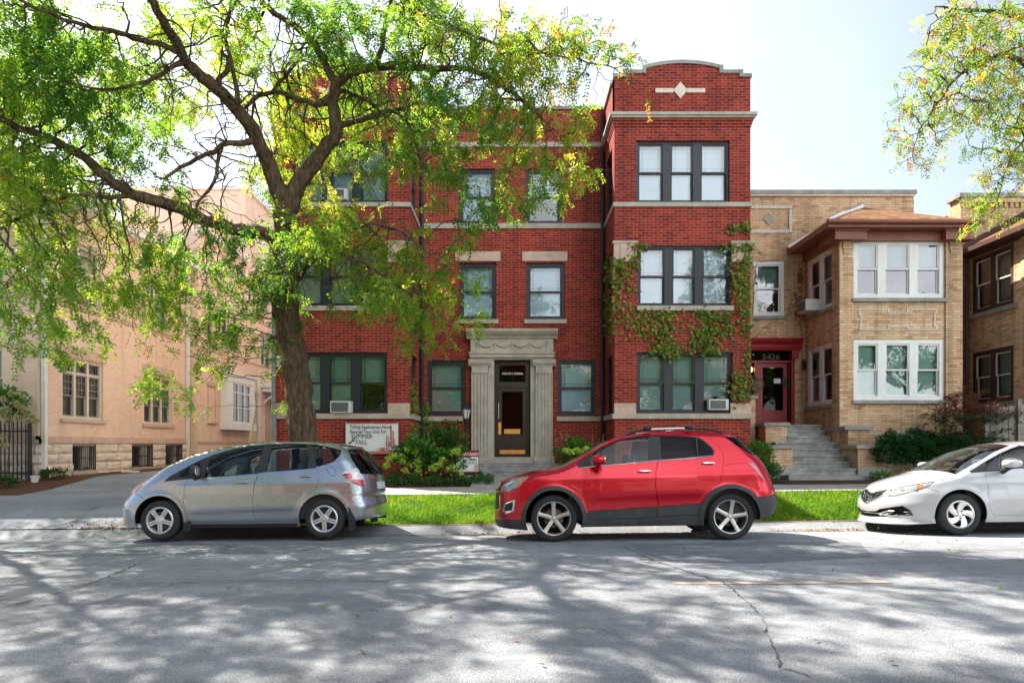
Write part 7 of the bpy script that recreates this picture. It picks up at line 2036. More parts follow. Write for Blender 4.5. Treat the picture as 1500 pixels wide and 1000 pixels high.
# ================================================================== shrubs, flowers, vines
def lm(name, cols, tr=.4):
    n = len(cols); return leaf_mat(name, [(i / (n - 1), c) for i, c in enumerate(cols)], tr, .45)
M_HYD = lm('hydrangea leaves', [(.03, .10, .02), (.07, .22, .03), (.13, .33, .04)])
M_HYDF = lm('hydrangea flowers', [(.34, .55, .05), (.52, .72, .10), (.65, .78, .20)], .3)
M_HYDC = lm('cream hydrangea flowers', [(.40, .38, .18), (.55, .50, .28), (.36, .40, .16)], .3)
M_FERN = lm('feathery shrub leaves', [(.03, .10, .02), (.06, .18, .03), (.10, .26, .04)])
M_YEW = lm('yew leaves', [(.014, .06, .018), (.03, .11, .03), (.05, .16, .04)], .2)
M_BRIGHT = lm('bright green leaves', [(.06, .17, .02), (.10, .26, .03), (.16, .33, .05)])
M_MAPLE = lm('reddish leaves', [(.03, .08, .02), (.06, .13, .03), (.20, .07, .04), (.28, .10, .06)])
M_IVY = lm('ivy leaves', [(.04, .11, .02), (.09, .21, .025), (.19, .30, .03), (.34, .30, .04), (.45, .10, .05), (.60, .22, .15)], .35)
M_GROUNDC = lm('ground cover', [(.02, .06, .015), (.05, .14, .02), (.08, .18, .03)])
M_MARI = lm('orange petals', [(.75, .30, .02), (.85, .42, .03)], .2)
M_STRAW = lm('dry stalks', [(.35, .24, .11), (.45, .33, .16)], .2)
M_STEM = plain('green stems', (.07, .10, .03), .7, var=.3)
M_TWIG = plain('brown stems', (.09, .055, .035), .85, var=.3)

def shell_pts(n, c, r, rng=RNG, lo=.55, flat=0.0):
    u = rand_dirs(n, rng); u[:, 2] = np.where(u[:, 2] < -.3, -u[:, 2], u[:, 2])
    k = rng.uniform(lo, 1.0, (n, 1)) * (1 + .16 * np.sin(u[:, :1] * 5 + u[:, 2:] * 4 + c[0] * 3))
    return np.array(c) + u * k * np.array(r), u
def shrub(name, label, cat, base, c, r, n, leaf, mat, stems=7, group=None, tone=(0, 1), up=.4, stemm=None, lo=.45, lumps=None):
    t = thing(name, label, cat, base, group)
    mb = MB()
    for k in range(stems):
        a = RNG.uniform(0, 2 * math.pi); q = np.array(c) + np.array([math.cos(a) * r[0] * .7, math.sin(a) * r[1] * .7, RNG.uniform(-.1, .6) * r[2]])
        b = np.array(base) + np.array([math.cos(a) * r[0] * .15, math.sin(a) * r[1] * .15, -.02]); m = (b + q) / 2 + np.array([0, 0, .06])
        mb.tube([tuple(b), tuple(m), tuple(q)], [.012, .009, .004], 5)
    mb.split('stem', stemm or M_TWIG, t, smooth=60)
    if lumps: 
        P = []; Uu = []
        for (cc, rr_, w) in lumps:
            p, u = shell_pts(int(n * w), cc, rr_, lo=lo); P.append(p); Uu.append(u)
        P = np.concatenate(P); u = np.concatenate(Uu); n = len(P)
    else: P, u = shell_pts(n, c, r, lo=lo)
    D = u + rand_dirs(n) * .7; D[:, 2] += up * .4 - .3
    Nn = u * .5 + rand_dirs(n) * .5; Nn[:, 2] += .5
    L = RNG.uniform(leaf[0] * .7, leaf[0] * 1.3, n)
    v, f = leaf_cloud(P, D, Nn, L, L * leaf[1], .12)
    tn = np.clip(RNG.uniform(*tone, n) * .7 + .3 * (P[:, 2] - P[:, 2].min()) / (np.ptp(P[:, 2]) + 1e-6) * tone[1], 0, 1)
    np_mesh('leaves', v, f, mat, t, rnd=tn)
    return t
def flower_heads(t, pts, r, mat, n=70):
    for p in pts:
        P, u = shell_pts(n, p, (r, r, r * .85), lo=.85)
        u2 = rand_dirs(n); v, f = leaf_cloud(np.array(p) + u2 * np.array([r, r, r * .85]) * RNG.uniform(.85, 1.05, (n, 1)), rand_dirs(n), u2, np.full(n, r * .55), np.full(n, r * .5), .1)
        cb, fb_ = leaf_cloud(np.array(p) - u2 * r * .1, u2, rand_dirs(n), np.full(n, r * .95), np.full(n, r * .9), .1)
        np_mesh('flower_head', np.concatenate([v, cb]), np.concatenate([f, fb_ + len(v)]), mat, t, rnd=RNG.uniform(0, 1, 2 * n))
g0 = lambda x, y: float(zg(x, y))
# left of the doorway
x, y = WX(612, 16.3), 16.3
hy = shrub('hydrangea', 'hydrangea bush with round lime-green flower heads under the leasing banner', 'shrub', (x, y, g0(x, y)), (x, y, 1.05), (.62, .42, .55), 900, (.12, .68), M_HYD, group='hydrangea bushes')
flower_heads(hy, [W(a, b, 16.0) for a, b in [(577, 667), (597, 658), (589, 668), (608, 661), (590, 676), (605, 680), (613, 675), (613, 683), (566, 682), (570, 671), (594, 689), (613, 690), (604, 697)]], .085, M_HYDF)
x, y = WX(658, 16.1), 16.1
hy = shrub('hydrangea', 'hydrangea bush with lime flower heads in front of the no-vacancy sign', 'shrub', (x, y, g0(x, y)), (x, y, .92), (.6, .4, .42), 800, (.11, .68), M_HYD, group='hydrangea bushes')
flower_heads(hy, [W(a, b, 15.75) for a, b in [(664, 662), (669, 660), (648, 674), (638, 682), (644, 681), (634, 686), (658, 686), (665, 685), (675, 694)]], .085, M_HYDF)
x, y = WX(645, 17.4), 17.6
shrub('shrub', 'tall feathery dark green shrub against the brick wall beside the lamp post', 'shrub', (x, y, g0(x, y)), (x, y, 1.25), (.75, .55, .75), 2600, (.11, .3), M_FERN, lo=.3)
x, y = WX(848, 17.8), 17.9
hy = shrub('hydrangea', 'hydrangea bush right of the doorway behind the red crossover', 'shrub', (x, y, g0(x, y)), (x, y, 1.05), (.62, .45, .5), 900, (.12, .6), M_BRIGHT, group='hydrangea bushes', tone=(0, .8))
flower_heads(hy, [W(a, b, 17.4) for a, b in [(829, 660), (837, 662), (845, 659), (852, 663), (858, 657)]], .09, M_HYDF)
# dry ornamental stalks
def stalks(label, pts, base_y):
    t = thing('ornamental_grass', label, 'grass plant', (pts[0][0], base_y, .55), None)
    mb = MB(); V = []; Fa = []; 
    for (x, z) in pts:
        b = (x + RNG.uniform(-.05, .05), base_y + RNG.uniform(-.1, .1), .55); m = (x, base_y, (z + .55) / 2); mb.tube([b, m, (x + RNG.uniform(-.08, .08), base_y - .05, z)], [.006, .005, .003], 4)
        n = 26; P = np.array([x, base_y, z]) + RNG.normal(size=(n, 3)) * np.array([.015, .015, .10]); D = rand_dirs(n) * .4 + np.array([0, 0, 1.]); v, f = leaf_cloud(P, D, rand_dirs(n), np.full(n, .06), np.full(n, .012))
        V.append(v); Fa.append(f + sum(len(q) for q in V[:-1]))
    mb.build('stalks', M_STEM, t); np_mesh('seed_heads', np.concatenate(V), np.concatenate(Fa), M_STRAW, t, rnd=RNG.uniform(0, 1, sum(len(q) for q in Fa)))
stalks('dry straw-coloured grass stalks between the two hydrangeas by the banner', [(WX(a, 16.6), WZ(b, 16.6)) for a, b in [(613, 648), (617, 655), (622, 650), (626, 660), (628, 645), (632, 668)]], 16.6)
stalks('dry brown grass stalks above the hood of the red crossover', [(WX(a, 17.5), WZ(b, 17.5)) for a, b in [(808, 640), (815, 648), (822, 642), (868, 645), (876, 652), (884, 648), (830, 646)]], 17.5)
# low ground cover with orange flowers along the bed
n = 2600; x = RNG.uniform(WX(562, 15.6), WX(722, 15.6), n); y = RNG.uniform(15.15, 16.4, n)
P = np.stack([x, y, zg(x, y) + RNG.uniform(0, .22, n) * (.5 + .5 * np.sin(x * 6) ** 2)], -1); D = rand_dirs(n); D[:, 2] = np.abs(D[:, 2]) + .4; L = RNG.uniform(.05, .11, n)
v, f = leaf_cloud(P, D, rand_dirs(n) + np.array([0, -.3, .8]), L, L * .35, .1)
o = np_mesh('ground_cover', v, f, M_GROUNDC, rnd=RNG.uniform(0, 1, n)); o['kind'] = 'stuff'; tag(o, 'low leafy ground cover along the flower bed before the brick building', 'ground cover')
for i, (a, b) in enumerate([(562, 703), (617, 695), (624, 692), (628, 700), (646, 694), (661, 695)]):
    t = thing('marigold', 'small orange flower in the bed along the pavement', 'flower', W(a, b, 15.2), 'orange flowers in the bed')
    p = np.array(W(a, b, 15.2)); m = 30; v, f = leaf_cloud(p + rand_dirs(m) * .008, rand_dirs(m) + np.array([0, -.3, .4]), rand_dirs(m), np.full(m, .030), np.full(m, .02)); np_mesh('petals', v, f, M_MARI, t, rnd=RNG.uniform(0, 1, m))
    mb = MB(); mb.tube([(p[0], p[1], g0(p[0], p[1])), tuple(p)], .005, 4); mb.build('stem', M_STEM, t)
# right: shrubs before the tan house
x, y = WX(1118, 16.6), 16.7
shrub('shrub', 'bright green bush at the foot of the brick corner behind the red crossover', 'shrub', (x, y, g0(x, y)), (x, y, 1.0), (.42, .4, .52), 1500, (.07, .5), M_BRIGHT, lumps=[((x - .05, y, 1.15), (.4, .35, .35), .55), ((x + .1, y, .75), (.34, .3, .3), .45)])
x, y = WX(1112, 16.2), 16.0
shrub('daylily', 'clump of strappy leaves beside the step platform', 'plant', (x, y, g0(x, y)), (x, y, .55), (.5, .3, .3), 420, (.26, .1), M_GROUNDC, stems=3, up=2)
c = WX(1345, 16.9); y = 16.9
shrub('yew_hedge', 'dark green yew hedge below the tan house front window', 'hedge', (c, y, g0(c, y)), (c, y, 1.0), (1.2, .6, .6), 17000, (.085, .34), M_YEW, stems=12, lo=.55,
      lumps=[((WX(1310, y), y, 1.05), (.55, .5, .5), .25), ((WX(1345, y), y, 1.1), (.6, .55, .5), .25), ((WX(1385, y), y, 1.15), (.7, .55, .5), .3), ((WX(1330, y), y, 1.35), (.75, .35, .3), .1), ((WX(1300, y), y - .1, 1.4), (.3, .2, .35), .04), ((WX(1350, y), y + .1, 1.5), (.5, .2, .3), .06)])
x, y = WX(1390, 16.6), 16.55
shrub('ground_plant', 'small bright green plant between hedge and step platform', 'plant', (WX(1290, 16.2), 16.2, .5), (WX(1290, 16.2), 16.2, .58), (.28, .22, .16), 350, (.07, .5), M_BRIGHT, stems=3)
# layered maple-like shrub
t = thing('small_tree', 'layered small tree with green and reddish leaves beside the wooden fence', 'tree', (WX(1425, 17), 17.0, .6))
limbs = [dict(pts=[(*W(1425, 692, 17.0), .05), (*W(1424, 672, 17.0), .04), (*W(1418, 650, 17.0), .035), (*W(1410, 628, 17.0), .025), (*W(1405, 606, 17.0), .018)]),
         dict(pts=[(*W(1424, 668, 17.0), .03), (*W(1438, 640, 16.9), .022), (*W(1448, 610, 16.8), .015)], on=1), dict(pts=[(*W(1418, 650, 17.0), .02), (*W(1395, 625, 16.8), .014), (*W(1375, 615, 16.7), .01)], on=1)]
gm_ = Grow(limbs, 3); A = []; rg = np.random.default_rng(2)
for a in [(90, 1425, 595, 16.9, 45, 16, .5), (60, 1380, 612, 16.8, 30, 10, .4), (60, 1455, 600, 16.8, 28, 14, .4), (60, 1400, 640, 16.8, 42, 12, .4), (60, 1450, 640, 16.8, 40, 14, .4), (40, 1420, 665, 16.8, 35, 12, .4), (40, 1410, 580, 16.9, 25, 9, .3)]: blob(*a)
gm_.grow(np.concatenate(A), step=.07, infl=1.2, kill=.1, iters=60, jit=.3); gm_.finish(.003); gm_.wood('trunk', M_TWIG, t)
idx = np.arange(gm_.nlimb, len(gm_.Pn)); idx = np.repeat(idx, 8); n = len(idx); P = gm_.Pn[idx] + RNG.normal(size=(n, 3)) * np.array([.05, .05, .02])
D = rand_dirs(n); D[:, 2] *= .3; Nn = rand_dirs(n) * .4 + np.array([0, 0, 1.]); L = RNG.uniform(.05, .09, n); v, f = leaf_cloud(P, D, Nn, L, L * .6, .1)
hh = np.clip((P[:, 2] - WZ(610, 17)) / .35 + .5, 0, 1); np_mesh('crown', v, f, M_MAPLE, t, rnd=np.clip(.15 + .65 * hh + RNG.normal(0, .15, n), 0, 1))
# left: hydrangea on the fence, little tufts
x, y = WX(8, 16), 15.9
hy = shrub('hydrangea', 'cream-flowered panicle hydrangea leaning over the iron fence at the left edge', 'shrub', (x, y, .45), (x - .1, y, 2.25), (.75, .45, .62), 1100, (.11, .6), M_HYD, stems=6, tone=(.3, 1))
flower_heads(hy, [W(a, b, 15.5) for a, b in [(4, 585), (10, 600), (18, 577), (22, 590), (28, 612), (38, 603), (45, 609), (50, 616), (12, 616), (32, 598), (40, 616), (4, 608), (0, 640), (7, 652)]], .085, M_HYDC)
for (a, b, D, lab) in ((6, 706, 15.2, 'small weedy plant at the left edge below the iron fence'), (80, 702, 16.6, 'small weed in the mulch beside the white downpipe')):
    p = W(a, b, D); shrub('weed', lab, 'plant', (p[0], D, g0(p[0], D)), (p[0], D, g0(p[0], D) + .1), (.32, .25, .16), 300, (.09, .4), M_GROUNDC, stems=3)

# ------------------------------------------------------------------ ivy on the right bay and a bare vine on the tan house
def vine(name, label, surf, blobs, stems, n_scale=1.0, base=(0, 0, 0), leaf=.082, tone=None, mat=None):
    t = thing(name, label, 'climbing plant', base)
    V = []; Fa = []; Rn = []; off = 0
    for (px, py, rx, ry, n, red) in blobs:
        n = int(n * n_scale); u = RNG.normal(size=(n, 2)) * .5; a = px + u[:, 0] * rx; b = py + u[:, 1] * ry
        P = np.array([surf(q, w) for q, w in zip(a, b)]); P[:, 1] -= RNG.uniform(.01, .10, n)
        D = rand_dirs(n) * .6 + np.array([0, -.25, -.8]); Nn = rand_dirs(n) * .5 + np.array([0, -1., .35]); L = RNG.uniform(.7, 1.35, n) * leaf
        v, f = leaf_cloud(P, D, Nn, L, L * .95, .12); V.append(v); Fa.append(f + off); off += len(v)
        r = np.where(RNG.uniform(0, 1, n) < red * 1.5, RNG.uniform(.75, 1, n), RNG.uniform(0, .62, n)); Rn.append(r)
    np_mesh('leaves', np.concatenate(V), np.concatenate(Fa), mat or M_IVY, t, rnd=np.concatenate(Rn))
    mb = MB()
    for st in stems:
        P = []
        for (a, b), (c, d) in zip(st, st[1:]):
            for k in range(5): P.append((a + (c - a) * k / 5 + RNG.normal(0, .8), b + (d - b) * k / 5 + RNG.normal(0, .8)))
        P.append(st[-1]); q = [surf(*p) for p in P]; q = [(x, y_ - .012, z) for x, y_, z in q]
        mb.tube(q, [.012 * (1 - .6 * k / len(q)) for k in range(len(q))], 5)
    mb.split('stem', plain('vine stem', (.20, .13, .09), .9, var=.3), t, smooth=60)
    return t
def s_bay(px, py):
    if px >= 902: return np.array(W(px, py, YB))
    D = 2.72 * F / max(px - 750, 130); D = min(D, 19.1)
    return np.array([2.69, D, WZ(py, D)])
z3 = lambda a, b, rx, ry, n, red: (850 + a / 3.333, 320 + b / 3.333, rx / 3.333, ry / 3.333, n, red)
vine('ivy', 'green ivy with a few red leaves climbing the right bay of the red building', s_bay, [z3(*q) for q in [
    (165, 230, 40, 60, 130, .03), (160, 300, 45, 80, 120, .03), (150, 420, 40, 70, 110, .02), (140, 500, 45, 90, 120, .02), (215, 250, 60, 60, 130, .12), (265, 190, 30, 60, 70, .1), (290, 135, 45, 20, 50, .05), (220, 340, 50, 60, 60, .25), (200, 440, 60, 60, 60, .15),
    (240, 500, 60, 70, 90, .25), (300, 480, 70, 50, 110, .15), (330, 540, 70, 50, 130, .12), (400, 470, 90, 40, 130, .05), (410, 530, 60, 60, 120, .06), (400, 600, 60, 60, 130, .1), (420, 650, 80, 30, 100, .05), (470, 640, 40, 25, 40, .03),
    (575, 450, 50, 20, 40, .03), (620, 480, 50, 45, 90, .03), (680, 470, 50, 40, 90, .03), (720, 520, 30, 50, 50, .05), (600, 560, 70, 45, 130, .03), (660, 550, 70, 50, 110, .03), (590, 620, 70, 45, 130, .06), (650, 635, 60, 30, 80, .03), (545, 540, 20, 30, 20, .03),
    (770, 140, 80, 25, 110, .04), (815, 165, 25, 45, 60, .04), (780, 250, 60, 60, 130, .04), (780, 330, 60, 70, 140, .05), (790, 400, 40, 60, 90, .03), (800, 470, 35, 60, 70, .03), (810, 540, 30, 50, 40, .03), (815, 680, 20, 60, 40, .03), (770, 790, 60, 50, 110, .03), (780, 850, 55, 50, 120, .02), (760, 40, 45, 20, 40, .02), (810, 35, 25, 25, 30, .02), (735, 60, 30, 12, 14, .02)]],
    [[(1078, 580), (1077, 545), (1079, 520), (1075, 490), (1072, 462)], [(1100, 580), (1096, 560), (1082, 540)], [(1094, 540), (1092, 505), (1095, 470), (1088, 420), (1090, 380)], [(990, 500), (1005, 505), (1018, 508), (1030, 500)], [(985, 480), (990, 500)], [(898, 520), (900, 480), (905, 440), (912, 400)], [(1096, 345), (1080, 335), (1065, 340)]], .85, (6.2, 17.35, .5))
def s_wall(px, py): return np.array(W(px, py, YC - .01)) if px > 610 else np.array([-2.68, min(19.1, 2.72 * F / max(750 - px, 130)), WZ(py, min(19.1, 2.72 * F / max(750 - px, 130)))])
vine('ivy', 'dark green ivy in the corner left of the doorway above the flower bed', s_wall, [(612, 640, 12, 26, 220, .0), (618, 610, 10, 20, 120, 0), (608, 590, 7, 20, 70, 0), (624, 600, 8, 10, 50, 0), (630, 645, 8, 12, 70, 0), (604, 570, 4, 14, 30, 0), (655, 616, 22, 3, 30, 0), (620, 670, 14, 20, 140, 0)], [[(612, 690), (613, 640), (610, 590), (605, 565)], [(613, 640), (622, 605), (632, 600)]], 1.0, (-2.6, 19.1, .5), .075)
vine('dead_vine', 'bare brown vine around the narrow window of the tan house', lambda a, b: np.array(W(a, b, YTB)), [(1172, 410, 5, 30, 60, .9), (1166, 450, 8, 25, 50, .9), (1180, 462, 10, 10, 40, .9), (1106, 400, 3, 20, 14, .9)],
     [[(1150, 470), (1160, 440), (1168, 400), (1172, 385)], [(1100, 500), (1120, 480), (1145, 465), (1165, 455)], [(1165, 470), (1172, 440), (1176, 420)], [(1103, 460), (1104, 420), (1108, 384), (1140, 380)]], 1.0, (8.6, 20.1, .6), .06, mat=M_MAPLE)
# ================================================================== signs, lamp, fences, urn
def sign_mat(name, c, r=.45): return plain(name, c, r, var=.03)
M_SW = sign_mat('banner vinyl', (.74, .76, .74)); M_SR = sign_mat('sign red', (.45, .015, .03)); M_SB = sign_mat('sign black', (.015, .015, .018)); M_SG = sign_mat('sign grey', (.20, .22, .28)); M_SP = sign_mat('sign rose', (.60, .16, .14))
# leasing banner
bnx0, bnx1, bnz0, bnz1 = WX(506.5, 17.3), WX(583.5, 17.3), WZ(664.5, 17.3), WZ(618, 17.3)
bn = thing('banner', 'white leasing banner with red bar chart and the words SUMMER & FALL on the brick wall', 'sign', ((bnx0 + bnx1) / 2, 17.3, bnz0))
fr_ = front(17.30); bw_, bh_ = bnx1 - bnx0, bnz1 - bnz0
mb = MB(fr_); n, k = 24, 12; vs = []
wv = lambda s_, t_: .012 * math.sin(5 * s_ + 3 * t_) * math.sin(math.pi * t_) + .008 * math.sin(11 * s_ - 4 * t_)
for j in range(k + 1):
    for i in range(n + 1): vs.append((bnx0 + bw_ * i / n, bnz0 + bh_ * j / k, wv(i / n, j / k)))
mb.add(vs, [(j * (n + 1) + i, j * (n + 1) + i + 1, (j + 1) * (n + 1) + i + 1, (j + 1) * (n + 1) + i) for j in range(k) for i in range(n)]); mb.build('sheet', M_SW, bn, smooth=60)
bu = lambda px: bnx0 + bw_ * (px - 110) / (605 - 110); bv = lambda py: bnz1 - bh_ * (py - 55) / (352 - 55); w_ = .026
mb = MB(fr_)
for txt, px, py, sz, b in (('Taking Applications Now!', 150, 114, .122, .0015), ('Reserve Your Unit For', 150, 158, .122, .0015), ('SUMMER', 163, 208, .178, .0), ('&', 172, 238, .13, .001), ('FALL', 203, 262, .178, .0)):
    text_mb(mb, txt, sz, bu(px), bv(py), w_, align='LEFT', sx=.78, bold=b, gap=1.08)
mb.build('lettering', M_SB, bn)
mb = MB(fr_); mb.quad((bnx0, bv(68), w_), (bnx1, bv(68), w_), (bnx1, bv(54), w_), (bnx0, bv(54), w_)); mb.build('stripe', M_SR, bn)
mb = MB(fr_); mb.quad((bu(318), bv(352), w_), (bnx1, bv(352), w_), (bnx1, bv(328), w_), (bu(318), bv(328), w_)); mb.build('stripe', M_SP, bn)
mb = MB(fr_); mb.quad((bu(424), bv(322), w_), (bu(605), bv(322), w_), (bu(605), bv(294), w_), (bu(424), bv(294), w_)); mb.build('phone_panel', M_SR, bn)
mb = MB(fr_); text_mb(mb, '847-324-8951', .125, bu(516), bv(317), w_ + .003, align='CENTER', sx=1.0, bold=.002); mb.build('lettering', M_SW, bn)
for a, b, c_, m_ in ((492, 502, 175, M_SP), (503, 506, 255, M_SP), (510, 515, 190, M_SG), (516, 527, 242, M_SG), (532, 543, 90, M_SR), (554, 562, 136, M_SR), (563, 571, 210, M_SP), (576, 588, 262, M_SG)):
    mb = MB(fr_); mb.quad((bu(a), bv(294), w_ - .001), (bu(b), bv(294), w_ - .001), (bu(b), bv(c_), w_ - .001), (bu(a), bv(c_), w_ - .001)); mb.build('chart_bar', m_, bn)
for px, py in ((115, 60), (357, 60), (600, 60), (357, 348), (600, 348)):
    mb = MB(fr_); mb.lathe([(0, .0), (.03, .0), (.03, .034), (0, .04)], (bu(px), bv(py), 0), 10); 
    mb = MB(); p = fr_(bu(px), bv(py), 0); mb.lathe([(.028, -.030), (.02, -.036), (0, -.038)], p, 10, axis='y'); mb.build('fixing', M_GREYM, bn)
# no-vacancy sign on posts
sx0, sx1, sz0, sz1 = WX(668, 15.95), WX(701, 15.95), WZ(700.5, 15.95), WZ(660, 15.95)
sg = thing('yard_sign', 'small red and white no-vacancy sign on a black frame beside the entrance steps', 'sign', ((sx0 + sx1) / 2, 15.95, .5))
fs_ = front(15.95)
mb = MB(fs_); mb.box(sx0, sx1, sz0, sz1, -.03, -.004); mb.box(sx1 - .03, sx1 + .005, .45, sz0, -.03, 0); mb.box(sx0 - .005, sx0 + .03, .45, sz0, -.03, 0); frame_rect(mb, sx0 - .012, sx1 + .012, sz0 - .012, sz1 + .012, .014, -.034, .004); mb.build('frame', M_SB, sg)
H_ = sz1 - sz0; sv = lambda t: sz1 - H_ * t
def rect(name, mat, a, b, c_, d, w): 
    m_ = MB(fs_); m_.quad((a, c_, w), (b, c_, w), (b, d, w), (a, d, w)); return m_.build(name, mat, sg)
rect('panel', M_SR, sx0, sx1, sv(.20), sv(.02), 0.0); rect('panel', M_SW, sx0, sx1, sv(.76), sv(.22), 0.0); rect('stripe', M_SR, sx0 + .12, sx1, sv(.78), sv(.745), .002); rect('panel', M_SB, sx0, sx1, sv(1), sv(.79), 0.0)
mb = MB(fs_); cx = (sx0 + sx1) / 2; text_mb(mb, 'NO VACANCY', .088, cx, sv(.165), .004, align='CENTER', bold=.0025); text_mb(mb, '224.8904', .075, cx + .02, sv(.965), .004, align='CENTER', bold=.001)
for q in (-.01, .015, .04): mb.box(sx1 - .055 + q, sx1 - .04 + q, sv(.96), sv(.82 + .02 * abs(q) * 10), .001, .004)
mb.build('lettering', M_SW, sg)
mb = MB(fs_); text_mb(mb, 'Modern Units', .078, sx0 + .04, sv(.36), .004, bold=.0005); text_mb(mb, '4 Lease', .085, sx0 + .10, sv(.47), .004, bold=.0012)
for t in (.55, .60, .65): mb.box(sx0 + .14, sx0 + .32 - (t - .5) * .4, sv(t), sv(t - .013), .001, .004)
mb.build('lettering', M_SG, sg)
for a, c_, m_ in ((.10, .42, M_SP), (.075, .50, M_SG), (.05, .36, M_SR), (.03, .52, M_SP)):
    rect('chart_bar', m_, sx1 - a, sx1 - a + .012, sv(.73), sv(c_), .003)
# little management sign on the corner of the red building
ms = thing('wall_sign', 'small white company sign on the left corner of the red brick building', 'sign', W(411, 538, 17.38))
fw = front(17.375); a0, a1, c0_, c1_ = WX(402.5, 17.375), WX(418, 17.375), WZ(537.5, 17.375), WZ(519, 17.375)
mb = MB(fw); mb.box(a0, a1, c0_, c1_, -.02, 0); mb.build('board', M_SW, ms)
mb = MB(fw); mb.quad((a0, c1_ - .035, .002), (a1, c1_ - .035, .002), (a1, c1_, .002), (a0, c1_, .002)); mb.quad((a0, c0_, .002), (a1, c0_, .002), (a1, c0_ + .018, .002), (a0, c0_ + .018, .002)); mb.build('stripe', M_SR, ms)
mb = MB(fw); text_mb(mb, 'Capital', .075, a0 + .05, c1_ - .13, .002, bold=.001); mb.box(a0 + .09, a1 - .03, c0_ + .08, c0_ + .09, 0, .002); mb.box(a0 + .09, a1 - .06, c0_ + .05, c0_ + .06, 0, .002); mb.build('lettering', M_SG, ms)
mb = MB(fw)
for k, h_ in enumerate((.06, .10, .07)): mb.box(a0 + .02 + .014 * k, a0 + .028 + .014 * k, c0_ + .025, c0_ + .025 + h_, 0, .002)
mb.build('emblem', M_SR, ms)
# lamp post
lx, ly = WX(682.5, 18.2), 18.2
lp_ = thing('lamp_post', 'short black lamp post with a lantern head left of the entrance', 'street lamp', (lx, ly, .6))
mb = MB(); mb.lathe([(.11, .45), (.10, .62), (.055, .68), (.042, .8), (.036, 1.6), (.042, 2.0), (.06, 2.03), (.04, 2.06)], (lx, ly, 0), 12); mb.build('post', M_BLACK, lp_, smooth=40)
mb = MB(); mb.lathe([(.07, 2.05), (.085, 2.10), (.075, 2.13)], (lx, ly, 0), 6); mb.lathe([(.15, 2.38), (.135, 2.42), (.06, 2.50), (.02, 2.56), (.012, 2.60), (0, 2.62)], (lx, ly, 0), 6); mb.lathe([(.0, 2.379), (.15, 2.38)], (lx, ly, 0), 6)
for k in range(6):
    t = 2 * math.pi * k / 6; mb.tube([(lx + .076 * math.cos(t), ly + .076 * math.sin(t), 2.12), (lx + .135 * math.cos(t), ly + .135 * math.sin(t), 2.385)], .008, 4)
mb.build('lantern', M_BLACK, lp_)
mb = MB(); mb.lathe([(.070, 2.13), (.125, 2.375)], (lx, ly, 0), 6); mb.build('lamp_glass', M_CLEARL if False else plain('frosted lamp glass', (.55, .55, .52), .25), lp_)
# urn on the entrance pier of the tan house
ux, uy, uz = WX(1105.5, 19.3), 19.3, 2.82
ur_ = thing('urn_planter', 'brown stone urn planter on the brick pier by the red door', 'planter', (ux, uy, uz))
mb = MB(); mb.lathe([(.0, 0), (.13, 0), (.13, .05), (.07, .08), (.06, .12), (.12, .18), (.18, .27), (.20, .36), (.17, .43), (.20, .46), (.22, .50), (.19, .51), (.16, .46), (0, .44)], (ux, uy, uz), 20)
for s_ in (-1, 1): mb.tube([(ux + s_ * .19, uy, uz + .42), (ux + s_ * .26, uy, uz + .40), (ux + s_ * .26, uy, uz + .30), (ux + s_ * .18, uy, uz + .26)], .018, 6)
mb.build('bowl', plain('brown stone', (.13, .075, .05), .85, var=.3, bump=.4), ur_, smooth=45)
n = 60; P = np.array([ux, uy, uz + .46]) + rand_dirs(n) * .06; v, f = leaf_cloud(P, rand_dirs(n) + np.array([0, 0, .6]), rand_dirs(n), np.full(n, .12), np.full(n, .05)); np_mesh('leaves', v, f, M_GROUNDC, ur_, rnd=RNG.uniform(0, 1, n))
# iron fence on the left
fx0, fx1, fy = -15.0, -12.1, 16.42
fe = thing('iron_fence', 'black iron picket fence beside the white downpipe at the left edge', 'fence', (-12.1, fy, .45))
mb = MB(); mb.box(fx0, fx1, fy - .02, fy + .02, 1.72, 1.76); mb.box(fx0, fx1, fy - .02, fy + .02, .68, .72); mb.box(fx1 - .02, fx1 + .05, fy - .035, fy + .035, .4, 2.0); mb.build('rails', M_BLACK, fe)
mb = MB(); k = 0; x = fx0
while x < fx1 - .03:
    mb.box(x - .011, x + .011, fy - .034, fy - .012, .5, 1.95); mb.add([(x - .014, fy - .035, 1.95), (x + .014, fy - .035, 1.95), (x + .014, fy - .01, 1.95), (x - .014, fy - .01, 1.95), (x, fy - .023, 2.02)], [(0, 1, 4), (1, 2, 4), (2, 3, 4), (3, 0, 4)]); x += .105
mb.build('pickets', M_BLACK, fe)
# wooden fence on the right
M_WOOD = plain('weathered fence board', (.26, .23, .20), .9, var=.35, nscale=9, bump=.5, bscale=35, dirt=.6)
FY = 16.9
wf = thing('wooden_fence', 'weathered grey wooden board fence between the two tan houses', 'fence', (13.2, FY, .6))
x = 12.2; z1 = WZ(592, FY)
while x < 14.6:
    w0 = RNG.uniform(.13, .15); mb = MB(); dz = RNG.uniform(-.03, .01); yy = FY + RNG.uniform(-.006, .006); mb.prism([(x, .58), (x + w0, .58), (x + w0, z1 + dz - .02), (x + w0 - .03, z1 + dz), (x + .03, z1 + dz), (x, z1 + dz - .02)], yy, yy + .02)
    vs = mb.v; mb.v = [(p[0], p[2], p[1]) if False else (p[0], p[2], p[1]) for p in vs]; mb.build('board', M_WOOD, wf); x += w0 + RNG.uniform(.006, .014)
for x in (13.05, 14.2):
    mb = MB(); mb.box(x - .05, x + .05, FY - .07, FY - .007, .5, z1 + .10); mb.box(x - .06, x + .06, FY - .08, FY + .005, z1 + .10, z1 + .13); mb.build('post', M_WOOD, wf)
